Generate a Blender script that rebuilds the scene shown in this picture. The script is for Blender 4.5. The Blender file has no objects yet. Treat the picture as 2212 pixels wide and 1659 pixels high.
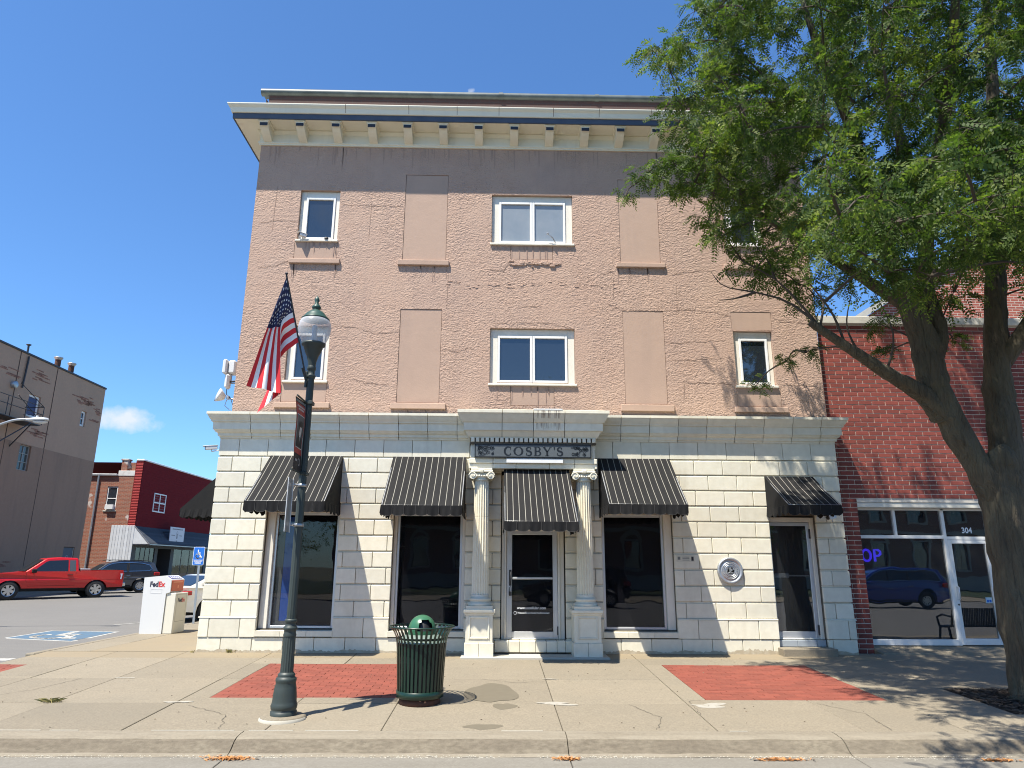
import bpy, bmesh, math, random
import numpy as np
from mathutils import Vector, Matrix
from mathutils.geometry import tessellate_polygon
random.seed(7); RNG = np.random.default_rng(7)
S = bpy.context.scene; C = S.collection
sin, cos, pi = math.sin, math.cos, math.pi

# ------------------------------------------------------------------ camera
CAMP = Vector((-0.67, -15.055, 1.693))
pt, yw, rl = 0.256, 0.019, 0.006
fw = Vector((sin(yw)*cos(pt), cos(yw)*cos(pt), sin(pt)))
rt = Vector((cos(yw), -sin(yw), 0)); up = rt.cross(fw)
r2 = cos(rl)*rt + sin(rl)*up; u2 = -sin(rl)*rt + cos(rl)*up
cam = bpy.data.objects.new('camera', bpy.data.cameras.new('camera')); C.objects.link(cam)
m = Matrix((r2, u2, -fw)).transposed().to_4x4(); m.translation = CAMP
cam.matrix_world = m
cam.data.sensor_fit = 'HORIZONTAL'; cam.data.sensor_width = 36
cam.data.lens = 1503.6/2212*36
cam.data.clip_start = 0.05; cam.data.clip_end = 3000
S.camera = cam

# ------------------------------------------------------------------ sky, sun, exposure
SUNV = Vector((0.95, 1.0, -2.93)).normalized()          # direction the light travels
w = bpy.data.worlds.new('World'); S.world = w; w.use_nodes = True
nt = w.node_tree; N = nt.nodes; N.clear()
def wn(t, **k):
    n = N.new(t)
    for a, b in k.items(): setattr(n, a, b)
    return n
out = wn('ShaderNodeOutputWorld'); bg = wn('ShaderNodeBackground')
sky = wn('ShaderNodeTexSky', sky_type='NISHITA', sun_disc=False)
sky.sun_elevation = math.asin(-SUNV.z); sky.sun_rotation = math.atan2(-SUNV.x, -SUNV.y)
sky.air_density = 1.0; sky.dust_density = 0.35; sky.ozone_density = 3.0; sky.altitude = 300
bg.inputs['Strength'].default_value = SKY_STRENGTH = 0.078
tc = wn('ShaderNodeTexCoord')
L = nt.links.new
# thin fair weather clouds: scattered puffs plus the one low puff seen at the left
def vm(op, a, b=None):
    n = wn('ShaderNodeVectorMath', operation=op); L(a, n.inputs[0])
    if b is not None:
        if isinstance(b, tuple): n.inputs[1].default_value = b
        else: L(b, n.inputs[1])
    return n
def ma(op, a, b, clamp=False):
    n = wn('ShaderNodeMath', operation=op, use_clamp=clamp)
    for i, q in enumerate((a, b)):
        if isinstance(q, (int, float)): n.inputs[i].default_value = q
        else: L(q, n.inputs[i])
    return n.outputs[0]
def puff(d, su, sv, th, soft, seed):
    d = Vector(d).normalized(); u = Vector((d.y, -d.x, 0)).normalized(); v = u.cross(d)
    nz = wn('ShaderNodeTexNoise'); nz.inputs['Scale'].default_value = seed; nz.inputs['Detail'].default_value = 7; nz.inputs['Roughness'].default_value = .62
    L(tc.outputs['Generated'], nz.inputs['Vector'])
    a = vm('DOT_PRODUCT', tc.outputs['Generated'], tuple(u)).outputs['Value']
    b = vm('DOT_PRODUCT', tc.outputs['Generated'], tuple(v)).outputs['Value']
    c = vm('DOT_PRODUCT', tc.outputs['Generated'], tuple(d)).outputs['Value']
    e = ma('ADD', ma('POWER', ma('DIVIDE', a, su), 2.0), ma('POWER', ma('DIVIDE', b, sv), 2.0))
    e = ma('SUBTRACT', 1.0, e)
    e = ma('ADD', e, ma('MULTIPLY', ma('SUBTRACT', nz.outputs['Fac'], 0.5), 2.4))
    e = ma('DIVIDE', ma('SUBTRACT', e, th), soft, True)
    return ma('MULTIPLY', e, ma('GREATER_THAN', c, 0.0))
cl = puff((-0.47, 0.865, 0.1745), 0.058, 0.018, 0.12, .9, 26.0)
cl = ma('MAXIMUM', cl, puff((-0.041, 0.793, 0.607), 0.006, 0.005, 0.3, 1.6, 70.0))
cl = ma('MAXIMUM', cl, puff((-0.56, 0.81, 0.075), 0.2, 0.03, 0.35, 1.6, 16.0))
cl = ma('MAXIMUM', cl, puff((-0.05, -0.86, 0.50), 0.20, 0.10, 0.0, 1.6, 8.0))
cl = ma('MAXIMUM', cl, puff((0.35, -0.9, 0.16), 0.25, 0.08, 0.2, 1.2, 8.0))
cl = ma('MAXIMUM', cl, puff((-0.75, -0.6, 0.3), 0.28, 0.12, 0.3, 1.2, 7.0))
mx = wn('ShaderNodeMix', data_type='RGBA')
L(ma('MULTIPLY', cl, 0.92), mx.inputs[0]); L(sky.outputs[0], mx.inputs[6]); mx.inputs[7].default_value = (5.6, 6.0, 6.6, 1)
tint = wn('ShaderNodeVectorMath', operation='MULTIPLY'); L(sky.outputs[0], tint.inputs[0]); tint.inputs[1].default_value = (0.80, 1.16, 1.48); L(tint.outputs[0], mx.inputs[6])
L(mx.outputs[2], bg.inputs['Color']); L(bg.outputs[0], out.inputs[0])

sl = bpy.data.lights.new('sun', 'SUN'); sl.energy = 5.0; sl.angle = math.radians(0.53); sl.color = (1, 0.94, 0.83)
so = bpy.data.objects.new('sun', sl); C.objects.link(so)
so.rotation_euler = SUNV.to_track_quat('-Z', 'Y').to_euler(); so.location = (-15, -15, 40)
S.view_settings.view_transform = 'Standard'; S.view_settings.look = 'None'
S.view_settings.gamma = 1; S.view_settings.use_curve_mapping = False
S.view_settings.exposure = 0.98
S.render.engine = 'CYCLES'
S.cycles.filter_width = 1.05; S.cycles.max_bounces = 8; S.cycles.transparent_max_bounces = 16

# ------------------------------------------------------------------ materials
MAT = {}
def mat(name, col, rough=.7, metal=0., var=(), bump=(), rand=0., spec=None, pos='pos', stretch=None, emit=None, island=0., hue=None, coat=0.):
    """var: (scale, amount, other colour[, detail, distortion]); bump: (scale, strength, distance[, stretch])"""
    mm = bpy.data.materials.new(name); mm.use_nodes = True; MAT[name] = mm
    t = mm.node_tree; nn = t.nodes; lk = t.links.new
    b = nn['Principled BSDF']; b.inputs['Roughness'].default_value = rough; b.inputs['Metallic'].default_value = metal
    if spec is not None: b.inputs['IOR'].default_value = spec
    if coat: b.inputs['Coat Weight'].default_value = coat; b.inputs['Coat Roughness'].default_value = .04
    if emit: b.inputs['Emission Color'].default_value = (*emit[:3], 1); b.inputs['Emission Strength'].default_value = emit[3]
    if pos == 'pos': src = nn.new('ShaderNodeNewGeometry').outputs['Position']
    else: src = nn.new('ShaderNodeTexCoord').outputs['Object']
    cur = None
    def rgb(c):
        n = nn.new('ShaderNodeRGB'); n.outputs[0].default_value = (*c[:3], 1); return n.outputs[0]
    cur = rgb(col)
    def sv(st):
        if not st: return src
        n = nn.new('ShaderNodeVectorMath'); n.operation = 'MULTIPLY'; lk(src, n.inputs[0]); n.inputs[1].default_value = st; return n.outputs[0]
    def mix(fac, a, bb, mode='MIX'):
        n = nn.new('ShaderNodeMix'); n.data_type = 'RGBA'; n.blend_type = mode
        if isinstance(fac, float): n.inputs[0].default_value = fac
        else: lk(fac, n.inputs[0])
        lk(a, n.inputs[6]); lk(bb, n.inputs[7]); return n.outputs[2]
    for v in var:
        sc, am, c2 = v[:3]; det = v[3] if len(v) > 3 else 5; dis = v[4] if len(v) > 4 else 0; st = v[5] if len(v) > 5 else None; th = v[6] if len(v) > 6 else .35
        n = nn.new('ShaderNodeTexNoise'); n.inputs['Scale'].default_value = sc; n.inputs['Detail'].default_value = det; n.inputs['Distortion'].default_value = dis; n.inputs['Roughness'].default_value = .6
        lk(sv(st), n.inputs['Vector'])
        r = nn.new('ShaderNodeMapRange'); r.inputs[1].default_value = th; r.inputs[2].default_value = th+.3; r.inputs[3].default_value = 0; r.inputs[4].default_value = am
        lk(n.outputs['Fac'], r.inputs[0]); cur = mix(r.outputs[0], cur, rgb(c2))
    def rnd(out_, amt):
        nonlocal cur
        r = nn.new('ShaderNodeMapRange'); r.inputs[3].default_value = 1-amt; r.inputs[4].default_value = 1+amt
        lk(out_, r.inputs[0]); n = nn.new('ShaderNodeVectorMath'); n.operation = 'SCALE'; lk(cur, n.inputs[0]); lk(r.outputs[0], n.inputs[3]); cur = n.outputs[0]
    if rand: rnd(nn.new('ShaderNodeObjectInfo').outputs['Random'], rand)
    if island:
        isl = nn.new('ShaderNodeNewGeometry').outputs['Random Per Island']
        if hue: cur = mix(isl, cur, rgb(hue))
        rnd(isl, island)
    lk(cur, b.inputs['Base Color'])
    prev = None
    for bp in bump:
        sc, stg, dist = bp[:3]; st = bp[3] if len(bp) > 3 else None; dis = bp[4] if len(bp) > 4 else 0
        n = nn.new('ShaderNodeTexNoise'); n.inputs['Scale'].default_value = sc; n.inputs['Detail'].default_value = 4; n.inputs['Distortion'].default_value = dis
        lk(sv(st), n.inputs['Vector'])
        k = nn.new('ShaderNodeBump'); k.inputs['Strength'].default_value = stg; k.inputs['Distance'].default_value = dist
        if len(bp) > 5:                                   # relief that comes and goes over the surface
            n3 = nn.new('ShaderNodeTexNoise'); n3.inputs['Scale'].default_value = bp[5]; n3.inputs['Detail'].default_value = 3; lk(src, n3.inputs['Vector'])
            r3 = nn.new('ShaderNodeMapRange'); r3.inputs[1].default_value = .36; r3.inputs[2].default_value = .62; r3.inputs[3].default_value = stg*.25; r3.inputs[4].default_value = stg; lk(n3.outputs['Fac'], r3.inputs[0]); lk(r3.outputs[0], k.inputs['Strength'])
        lk(n.outputs['Fac'], k.inputs['Height'])
        if prev: lk(prev, k.inputs['Normal'])
        prev = k.outputs['Normal']
    if prev: lk(prev, b.inputs['Normal'])
    return mm

def brick_mat(name, c1, c2, mortar, sx, sz, axis='x', wear=None):
    """far brickwork too small to pick apart: coursed colour with recessed joints"""
    mm = bpy.data.materials.new(name); mm.use_nodes = True; MAT[name] = mm
    t = mm.node_tree; nn = t.nodes; lk = t.links.new; b = nn['Principled BSDF']; b.inputs['Roughness'].default_value = .85
    g = nn.new('ShaderNodeNewGeometry'); s = nn.new('ShaderNodeSeparateXYZ'); lk(g.outputs['Position'], s.inputs[0])
    cb = nn.new('ShaderNodeCombineXYZ'); lk(s.outputs['X' if axis == 'x' else 'Y'], cb.inputs[0]); lk(s.outputs['Z'], cb.inputs[1])
    k = nn.new('ShaderNodeTexBrick'); lk(cb.outputs[0], k.inputs['Vector']); k.inputs['Scale'].default_value = 1
    k.inputs['Brick Width'].default_value = sx; k.inputs['Row Height'].default_value = sz; k.inputs['Mortar Size'].default_value = .006 if sz < .09 else .011
    k.inputs['Color1'].default_value = (*c1, 1); k.inputs['Color2'].default_value = (*c2, 1); k.inputs['Mortar'].default_value = (*mortar, 1)
    col = k.outputs['Color']
    if wear:
        for (sc, th, c, am) in wear:
            n = nn.new('ShaderNodeTexNoise'); n.inputs['Scale'].default_value = sc; n.inputs['Detail'].default_value = 7; lk(g.outputs['Position'], n.inputs['Vector'])
            r = nn.new('ShaderNodeMapRange'); r.inputs[1].default_value = th; r.inputs[2].default_value = th+.04; r.inputs[4].default_value = am; lk(n.outputs['Fac'], r.inputs[0])
            x = nn.new('ShaderNodeMix'); x.data_type = 'RGBA'; lk(r.outputs[0], x.inputs[0]); lk(col, x.inputs[6]); x.inputs[7].default_value = (*c, 1); col = x.outputs[2]
    lk(col, b.inputs['Base Color'])
    bu = nn.new('ShaderNodeBump'); bu.inputs['Strength'].default_value = .5; bu.inputs['Distance'].default_value = .01; bu.invert = True
    lk(k.outputs['Fac'], bu.inputs['Height']); lk(bu.outputs[0], b.inputs['Normal'])
    return mm

def glass_mat(name, tint, trans, refl=1.5):
    """thin window pane: Fresnel mirror over a partly see-through dark sheet"""
    mm = bpy.data.materials.new(name); mm.use_nodes = True; MAT[name] = mm
    t = mm.node_tree; nn = t.nodes; lk = t.links.new; nn.remove(nn['Principled BSDF']); o = nn['Material Output']
    f = nn.new('ShaderNodeFresnel'); f.inputs['IOR'].default_value = refl
    gl = nn.new('ShaderNodeBsdfGlossy'); gl.inputs['Roughness'].default_value = .0; gl.inputs['Color'].default_value = (.95, .97, 1, 1)
    tr = nn.new('ShaderNodeBsdfTransparent'); tr.inputs['Color'].default_value = (trans, trans*1.02, trans*1.03, 1)
    df = nn.new('ShaderNodeBsdfDiffuse'); df.inputs['Color'].default_value = (*tint, 1)
    a = nn.new('ShaderNodeAddShader'); lk(tr.outputs[0], a.inputs[0]); lk(df.outputs[0], a.inputs[1])
    g2 = nn.new('ShaderNodeNewGeometry'); inv = nn.new('ShaderNodeMath'); inv.operation = 'SUBTRACT'; inv.inputs[0].default_value = 1; lk(g2.outputs['Backfacing'], inv.inputs[1])
    fm = nn.new('ShaderNodeMath'); fm.operation = 'MULTIPLY'; lk(f.outputs[0], fm.inputs[0]); lk(inv.outputs[0], fm.inputs[1])     # the mirror is the outer face only
    x = nn.new('ShaderNodeMixShader'); lk(fm.outputs[0], x.inputs[0]); lk(a.outputs[0], x.inputs[1]); lk(gl.outputs[0], x.inputs[2]); lk(x.outputs[0], o.inputs[0])
    n = nn.new('ShaderNodeTexNoise'); n.inputs['Scale'].default_value = .9
    g = nn.new('ShaderNodeNewGeometry'); lk(g.outputs['Position'], n.inputs['Vector'])
    bu = nn.new('ShaderNodeBump'); bu.inputs['Strength'].default_value = .06; bu.inputs['Distance'].default_value = .05; lk(n.outputs['Fac'], bu.inputs['Height']); lk(bu.outputs[0], gl.inputs['Normal'])
    return mm

# stone, stucco, walls
STONE = mat('terra_cotta', (.755, .705, .565), .38, var=((1.3, .5, (.71, .685, .565)), (7, .45, (.60, .555, .43), 6), (1.6, .55, (.50, .455, .345), 7, .4, (1.6, 1, .22), .55), (3.5, .5, (.58, .58, .50), 7, 1, None, .58)), bump=((30, .15, .004), (4, .12, .012)), rand=.085)
STONEB = mat('mortar_grey', (.115, .10, .078), .9, bump=((60, .3, .004),))
STUCCO = mat('stucco', (.43, .287, .215), .92, var=((.5, .8, (.475, .325, .24), 5), (.8, .8, (.36, .255, .208), 6, .6, None, .45), (.33, .6, (.44, .32, .252), 8, 1.5, None, .5), (2.6, .45, (.49, .35, .265), 7), (1.5, .6, (.325, .235, .192), 7, .3, (2.2, 1, .16), .54), (16, .3, (.44, .29, .22), 5)), bump=((9.5, .95, .045, (1, 1, 1.9), 1.5, .7), (26, .5, .02)))
SMOOTH = mat('smooth_stucco', (.435, .302, .228), .9, var=((2.5, .6, (.40, .28, .212), 6), (9, .3, (.46, .325, .245), 5), (1.2, .6, (.35, .25, .2), 7, .3, (1.5, 1, .2), .52)), bump=((35, .3, .008), (5, .25, .015)), rand=.03)
CRACK = mat('crack_brown', (.26, .17, .125), .95)  # brown of the ribbons that draw the cracks
TRIM = mat('cornice_paint', (.78, .73, .585), .5, var=((2.0, .4, (.70, .65, .52), 5), (1.1, .45, (.52, .50, .44), 7, 0, (2.6, 1, .12), .55)), bump=((14, .1, .006),))
BAND = mat('fascia_blue', (.045, .056, .085), .5, var=((3, .6, (.075, .088, .115), 6),))
NAVY = mat('bracket_black', (.012, .013, .02), .5)  # near-black front face of each cornice bracket
GUTTER = mat('gutter_green_grey', (.045, .06, .062), .5, metal=.0, var=((3, .5, (.12, .15, .15)),))
DKBRICK = brick_mat('parapet_brick', (.085, .042, .032), (.07, .035, .028), (.07, .055, .05), .22, .075)
WHITE = mat('white_paint', (.80, .79, .76), .35, var=((5, .25, (.66, .65, .62), 5),), bump=((20, .05, .004),))
CREAMW = mat('window_wood', (.76, .72, .62), .5, var=((4, .5, (.62, .58, .48), 6, 0, (1, 1, .4)),), bump=((30, .2, .003),))
ALU = mat('aluminium_frame', (.62, .64, .66), .35, metal=.6, var=((3, .3, (.5, .5, .5)),))
SIGNM = mat('slate_sign', (.085, .10, .11), .6, var=((6, .4, (.105, .12, .128), 6, 0, (.3, 1, 3)),), bump=((40, .2, .003),))
SIGND = mat('sign_dark', (.006, .009, .012), .45)
PLAQ = mat('plaque_metal', (.50, .51, .52), .42, metal=.75, var=((9, .5, (.33, .34, .35)),), bump=((24, .4, .01),))
CONC = mat('pavement_concrete', (.228, .192, .136), .9, var=((.9, .5, (.195, .17, .126), 6), (4, .45, (.26, .222, .16), 6), (38, .6, (.135, .114, .083), 3), (.5, .6, (.165, .145, .107), 7, 0, None, .52), (11, .4, (.16, .135, .095), 7, 1.5, None, .55), (150, .5, (.32, .29, .225), 2, 0, None, .56)), bump=((90, .4, .005), (7, .2, .01)), rand=.10)
CONCT = mat('pavement_tan', (0.238, 0.189, 0.119), .9, var=((1.4, .5, (0.209, 0.174, 0.122), 6), (30, .4, (0.174, 0.145, 0.099), 3)), bump=((90, .3, .004),), rand=.04)
JOINT = mat('joint_dirt', (.10, .085, .065), .95, var=((12, .5, (.06, .055, .04)),))
GRIME = mat('kerb_grime', (.15, .125, .09), .95, var=((2.2, .9, (.21, .18, .13), 7, .5, (.6, 1, 1), .42), (24, .7, (.095, .078, .055), 5, 0, (.5, 1, 1)), (5, .6, (.10, .078, .055), 6, .5, (.35, 1, 1), .5)), bump=((60, .7, .012), (14, .5, .02)))
KERB = mat('kerb_concrete', (.225, .192, .14), .9, var=((2, .6, (.175, .15, .11), 7, .3, (.5, 1.5, 3)), (24, .5, (.13, .11, .08), 4), (5, .5, (.26, .23, .175), 6, 0, (.4, 2, 2))), bump=((70, .5, .008), (9, .4, .02)))
GUTC = mat('gutter_concrete', (0.191, 0.177, 0.148), .92, var=((1.6, .6, (0.145, 0.131, 0.104), 7, 0, (.35, 2.5, 1)), (16, .5, (0.139, 0.125, 0.101), 5), (70, .6, (0.255, 0.238, 0.203), 2, 0, (.5, 1, 1), .5)), bump=((60, .5, .008),))
SALT = mat('pale_residue', (0.403, 0.377, 0.312), .95)
ASPH = mat('asphalt', (0.161, 0.154, 0.143), .92, var=((.35, .5, (0.130, 0.126, 0.118), 6), (3, .35, (0.186, 0.178, 0.161), 6, 0, (.3, 1, 1)), (45, .6, (0.095, 0.091, 0.087), 3)), bump=((110, .6, .006),))
RED = mat('red_paver', (.20, .050, .029), .85, var=((3, .5, (.155, .034, .021), 5), (30, .35, (.225, .06, .038), 4), (9, .4, (.25, .085, .055), 6, 0, None, .58)), bump=((60, .4, .004),), rand=.13)
PAINTW = mat('road_white', (0.396, 0.390, 0.360), .8, var=((12, .8, (0.180, 0.174, 0.162), 6, 0, None, .45),))
PAINTB = mat('road_blue', (0.067, 0.126, 0.189), .8, var=((7, .8, (0.084, 0.092, 0.097), 6, 0, None, .45),))
BRK = mat('face_brick', (0.220, 0.046, 0.032), .75, var=((14, .5, (0.166, 0.036, 0.026), 4), (60, .4, (0.245, 0.061, 0.043), 3)), bump=((45, .4, .005),), rand=.20)
MORT = mat('mortar', (.72, .66, .57), .95, var=((20, .4, (.5, .45, .38)),), bump=((80, .4, .003),))
COPE = mat('coping_concrete', (.52, .50, .44), .85, var=((3, .6, (.36, .34, .29), 6),), bump=((30, .3, .006),))
# metals, fabrics
LAMP = mat('lamp_green_paint', (.030, .041, .036), .52, var=((5, .5, (.042, .052, .047)), (30, .4, (.06, .065, .06), 5, 0, None, .56)), bump=((40, .06, .003),))
CAPG = mat('lamp_cap_green', (.028, .068, .05), .4)
GLOBE = mat('frosted_globe', (.62, .64, .67), .3, bump=((32, .25, .01),), spec=1.45)
gn = GLOBE.node_tree; gx = gn.nodes.new('ShaderNodeMixShader'); gt = gn.nodes.new('ShaderNodeBsdfTransparent'); gl0 = gn.nodes.new('ShaderNodeLayerWeight'); gl0.inputs[0].default_value = .35
gm = gn.nodes.new('ShaderNodeMapRange'); gm.inputs[3].default_value = .30; gm.inputs[4].default_value = .85; gn.links.new(gl0.outputs['Facing'], gm.inputs[0]); gn.links.new(gm.outputs[0], gx.inputs[0])
gn.links.new(gt.outputs[0], gx.inputs[1]); gn.links.new(gn.nodes['Principled BSDF'].outputs[0], gx.inputs[2]); gn.links.new(gx.outputs[0], gn.nodes['Material Output'].inputs[0])
BINM = mat('bin_green_paint', (.0065, .026, .017), .32, var=((6, .4, (.009, .032, .021)),))
DOME = mat('bin_dome_green', (.035, .125, .065), .3)
RUST = mat('rusty_base', (.05, .022, .014), .8, var=((8, .8, (.12, .045, .02)),))
BLK = mat('black_plastic', (.010, .010, .011), .5)
FAB = mat('awning_black', (.016, .016, .0165), .8, spec=1.25, var=((2, .4, (.012, .012, .0125)), (5, .4, (.023, .022, .021), 6, 0, (1, 1, .3))), bump=((160, .25, .002), (3, .2, .03)))
FABW = mat('awning_stripe', (.27, .255, .215), .85)
FABE = mat('awning_piping', (.05, .047, .045), .8)
GALV = mat('galvanised', (.42, .43, .44), .4, metal=.7, var=((6, .4, (.32, .33, .34)),))
STEEL = mat('dark_steel', (.05, .05, .055), .5, metal=.4)
WPLA = mat('white_plastic', (.64, .64, .63), .35)
BLUE = mat('sign_blue', (.012, .14, .55), .45)
SWHT = mat('sign_white', (.80, .82, .84), .5)
GLD = glass_mat('shop_glass', (.003, .003, .004), .72, 1.52)
GLS = glass_mat('clear_glass', (.012, .013, .014), .62, 2.2)
GLU = mat('upper_glass', (.018, .024, .032), .02, spec=2.0)
GLW = mat('pale_glass', (.21, .245, .27), .05, var=((2.2, .5, (.30, .32, .33)),), spec=1.9)  # paler, mottled glass for the upper middle window
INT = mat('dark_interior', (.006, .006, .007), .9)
INTB = mat('blue_display', (.05, .16, .62), .6)
INTW = mat('interior_grey', (.20, .20, .19), .8)

# ------------------------------------------------------------------ object helpers
ORG = {}
def link(name, me, parent=None, label=None):
    o = bpy.data.objects.new(name, me); C.objects.link(o)
    if parent is not None:
        o.parent = parent; ORG[o.name] = ORG[parent.name]
    else: ORG[o.name] = Vector((0, 0, 0))
    if label: o['label'] = label
    return o
def thing(name, label, cat, loc=(0, 0, 0), group=None, local=False):
    o = bpy.data.objects.new(name, None); C.objects.link(o); o.location = loc
    o.empty_display_size = .2
    ORG[o.name] = Vector((0, 0, 0)) if local else Vector(loc)
    o['label'] = label; o['category'] = cat
    if group: o['group'] = group
    return o
def tag(o, label, cat, group=None, kind=None):
    if label: o['label'] = label
    if cat: o['category'] = cat
    if group: o['group'] = group
    if kind: o['kind'] = kind
    return o
class MB:
    def __init__(s): s.v = []; s.f = []; s.m = []; s.sm = []
    def add(s, v, f, m=0, smooth=False):
        o = len(s.v); s.v += [tuple(q) for q in v]
        for q in f: s.f.append(tuple(i+o for i in q)); s.m.append(m); s.sm.append(smooth)
        return s
    def box(s, x0, x1, y0, y1, z0, z1, c=0., m=0, shear=None):
        if x0 > x1: x0, x1 = x1, x0
        if y0 > y1: y0, y1 = y1, y0
        if z0 > z1: z0, z1 = z1, z0
        if c <= 0:
            v = [(x, y, z) for z in (z0, z1) for y in (y0, y1) for x in (x0, x1)]
            f = [(0, 2, 3, 1), (4, 5, 7, 6), (0, 1, 5, 4), (2, 6, 7, 3), (0, 4, 6, 2), (1, 3, 7, 5)]
        else:
            c = min(c, (x1-x0)*.45, (y1-y0)*.45, (z1-z0)*.45)
            v = []; idx = {}
            for i, (x, dx) in enumerate(((x0, 1), (x1, -1))):
                for j, (y, dy) in enumerate(((y0, 1), (y1, -1))):
                    for k, (z, dz) in enumerate(((z0, 1), (z1, -1))):
                        for a in range(3):
                            idx[i, j, k, a] = len(v)
                            v.append((x+dx*c*(a != 0), y+dy*c*(a != 1), z+dz*c*(a != 2)))
            g = lambda i, j, k, a: idx[i, j, k, a]
            f = []
            for i in (0, 1):
                q = [g(i, 0, 0, 0), g(i, 0, 1, 0), g(i, 1, 1, 0), g(i, 1, 0, 0)]; f.append(q if i == 0 else q[::-1])
                q = [g(0, i, 0, 1), g(1, i, 0, 1), g(1, i, 1, 1), g(0, i, 1, 1)]; f.append(q if i == 0 else q[::-1])
                q = [g(0, 0, i, 2), g(0, 1, i, 2), g(1, 1, i, 2), g(1, 0, i, 2)]; f.append(q if i == 0 else q[::-1])
            for j in (0, 1):
                for k in (0, 1):
                    q = [g(0, j, k, 1), g(0, j, k, 2), g(1, j, k, 2), g(1, j, k, 1)]; f.append(q if j == k else q[::-1])
                    q = [g(j, 0, k, 2), g(j, 0, k, 0), g(j, 1, k, 0), g(j, 1, k, 2)]; f.append(q if j == k else q[::-1])
                    q = [g(j, k, 0, 0), g(j, k, 0, 1), g(j, k, 1, 1), g(j, k, 1, 0)]; f.append(q if j == k else q[::-1])
            for i in (0, 1):
                for j in (0, 1):
                    for k in (0, 1):
                        q = [g(i, j, k, 0), g(i, j, k, 1), g(i, j, k, 2)]; f.append(q if (i+j+k) % 2 == 0 else q[::-1])
        if shear: v = [(x, y, z+shear(x, y)) for x, y, z in v]
        return s.add(v, f, m)
    def tube(s, path, rad, n=10, m=0, smooth=True, cap=True, up=None):
        P = [Vector(p) for p in path]; R = rad if isinstance(rad, (list, tuple)) else [rad]*len(P)
        v = []; t0 = (P[1]-P[0]).normalized(); u = t0.orthogonal().normalized()
        for i, p in enumerate(P):
            t = ((P[min(i+1, len(P)-1)]-P[max(i-1, 0)]).normalized())
            u = (u-t*u.dot(t)); u = u.normalized() if u.length > 1e-6 else t.orthogonal().normalized(); w_ = t.cross(u)
            for k in range(n):
                a = 2*pi*k/n; v.append(p+(u*cos(a)+w_*sin(a))*R[i])
        f = [(i*n+k, i*n+(k+1) % n, (i+1)*n+(k+1) % n, (i+1)*n+k) for i in range(len(P)-1) for k in range(n)]
        s.add(v, f, m, smooth)
        if cap: s.add(v[:n], [tuple(range(n))[::-1]], m); s.add(v[-n:], [tuple(range(n))], m)
        return s
    def lathe(s, cx, cy, prof, n=24, m=0, smooth=True, flute=None, ang=(0, 2*pi)):
        full = abs(ang[1]-ang[0]-2*pi) < 1e-6; v = []; k_ = n if full else n+1
        for r, z in prof:
            for k in range(k_):
                a = ang[0]+(ang[1]-ang[0])*k/n; q = r*(flute(a) if flute else 1); v.append((cx+q*cos(a), cy+q*sin(a), z))
        f = [(i*k_+k, i*k_+(k+1) % k_, (i+1)*k_+(k+1) % k_, (i+1)*k_+k) for i in range(len(prof)-1) for k in range(n if full else n)]
        return s.add(v, f, m, smooth)
    def poly(s, pts, m=0):
        return s.add(pts, [tuple(range(len(pts)))], m)
    def prism(s, pts2, fn, a, b, m=0):
        """extrude a 2-D outline between two offsets a..b; fn(u, v, t) -> point"""
        n = len(pts2); A = [fn(u, v_, a) for u, v_ in pts2]; B = [fn(u, v_, b) for u, v_ in pts2]
        tris = tessellate_polygon([[Vector((u, v_, 0)) for u, v_ in pts2]])
        s.add(A, [t[::-1] for t in tris], m); s.add(B, tris, m)
        return s.add(A+B, [(i, (i+1) % n, n+(i+1) % n, n+i) for i in range(n)], m)
    def mesh(s, name, mats, off=(0, 0, 0)):
        me = bpy.data.meshes.new(name); o = Vector(off)
        me.from_pydata([(x-o.x, y-o.y, z-o.z) for x, y, z in s.v], [], s.f)
        for q in (mats if isinstance(mats, (list, tuple)) else [mats]): me.materials.append(q)
        me.polygons.foreach_set('material_index', s.m); me.polygons.foreach_set('use_smooth', s.sm)
        me.update(); return me
    def build(s, name, mats, parent=None, label=None, norm=True):
        me = s.mesh(name, mats, ORG[parent.name] if parent is not None else (0, 0, 0))
        if norm:
            bm = bmesh.new(); bm.from_mesh(me); bmesh.ops.recalc_face_normals(bm, faces=bm.faces); bm.to_mesh(me); bm.free()
        return link(name, me, parent, label)
def instance(name, me, parent, loc, rot=None):
    o = link(name, me, parent); o.location = Vector(loc)-ORG[parent.name]
    if rot: o.rotation_euler = rot
    return o
def struct(o): o['kind'] = 'structure'; return o
def stuff(o): o['kind'] = 'stuff'; return o
def holes_wall(mb, u0, u1, v0, v1, holes, fn, depth, m=0, mr=None):
    """sheet with rectangular openings and their reveals; fn(u, v, d) -> point, d = depth into the wall"""
    us = sorted({u0, u1, *[h[i] for h in holes for i in (0, 1)]}); vs = sorted({v0, v1, *[h[i] for h in holes for i in (2, 3)]})
    us = [q for q in us if u0 <= q <= u1]; vs = [q for q in vs if v0 <= q <= v1]
    for a, b in zip(us, us[1:]):
        for c, d in zip(vs, vs[1:]):
            mu, mv = (a+b)/2, (c+d)/2
            if any(h[0] < mu < h[1] and h[2] < mv < h[3] for h in holes): continue
            mb.add([fn(a, c, 0), fn(b, c, 0), fn(b, d, 0), fn(a, d, 0)], [(0, 1, 2, 3)], m)
    for h in holes:
        a, b, c, d = h[:4]; dp = h[4] if len(h) > 4 else depth
        for (p, q) in (((a, c), (b, c)), ((b, c), (b, d)), ((b, d), (a, d)), ((a, d), (a, c))):
            mb.add([fn(*p, 0), fn(*q, 0), fn(*q, dp), fn(*p, dp)], [(0, 1, 2, 3)], m if mr is None else mr)
    return mb
FY = lambda y: (lambda u, v, d: (u, y+d, v))
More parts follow.
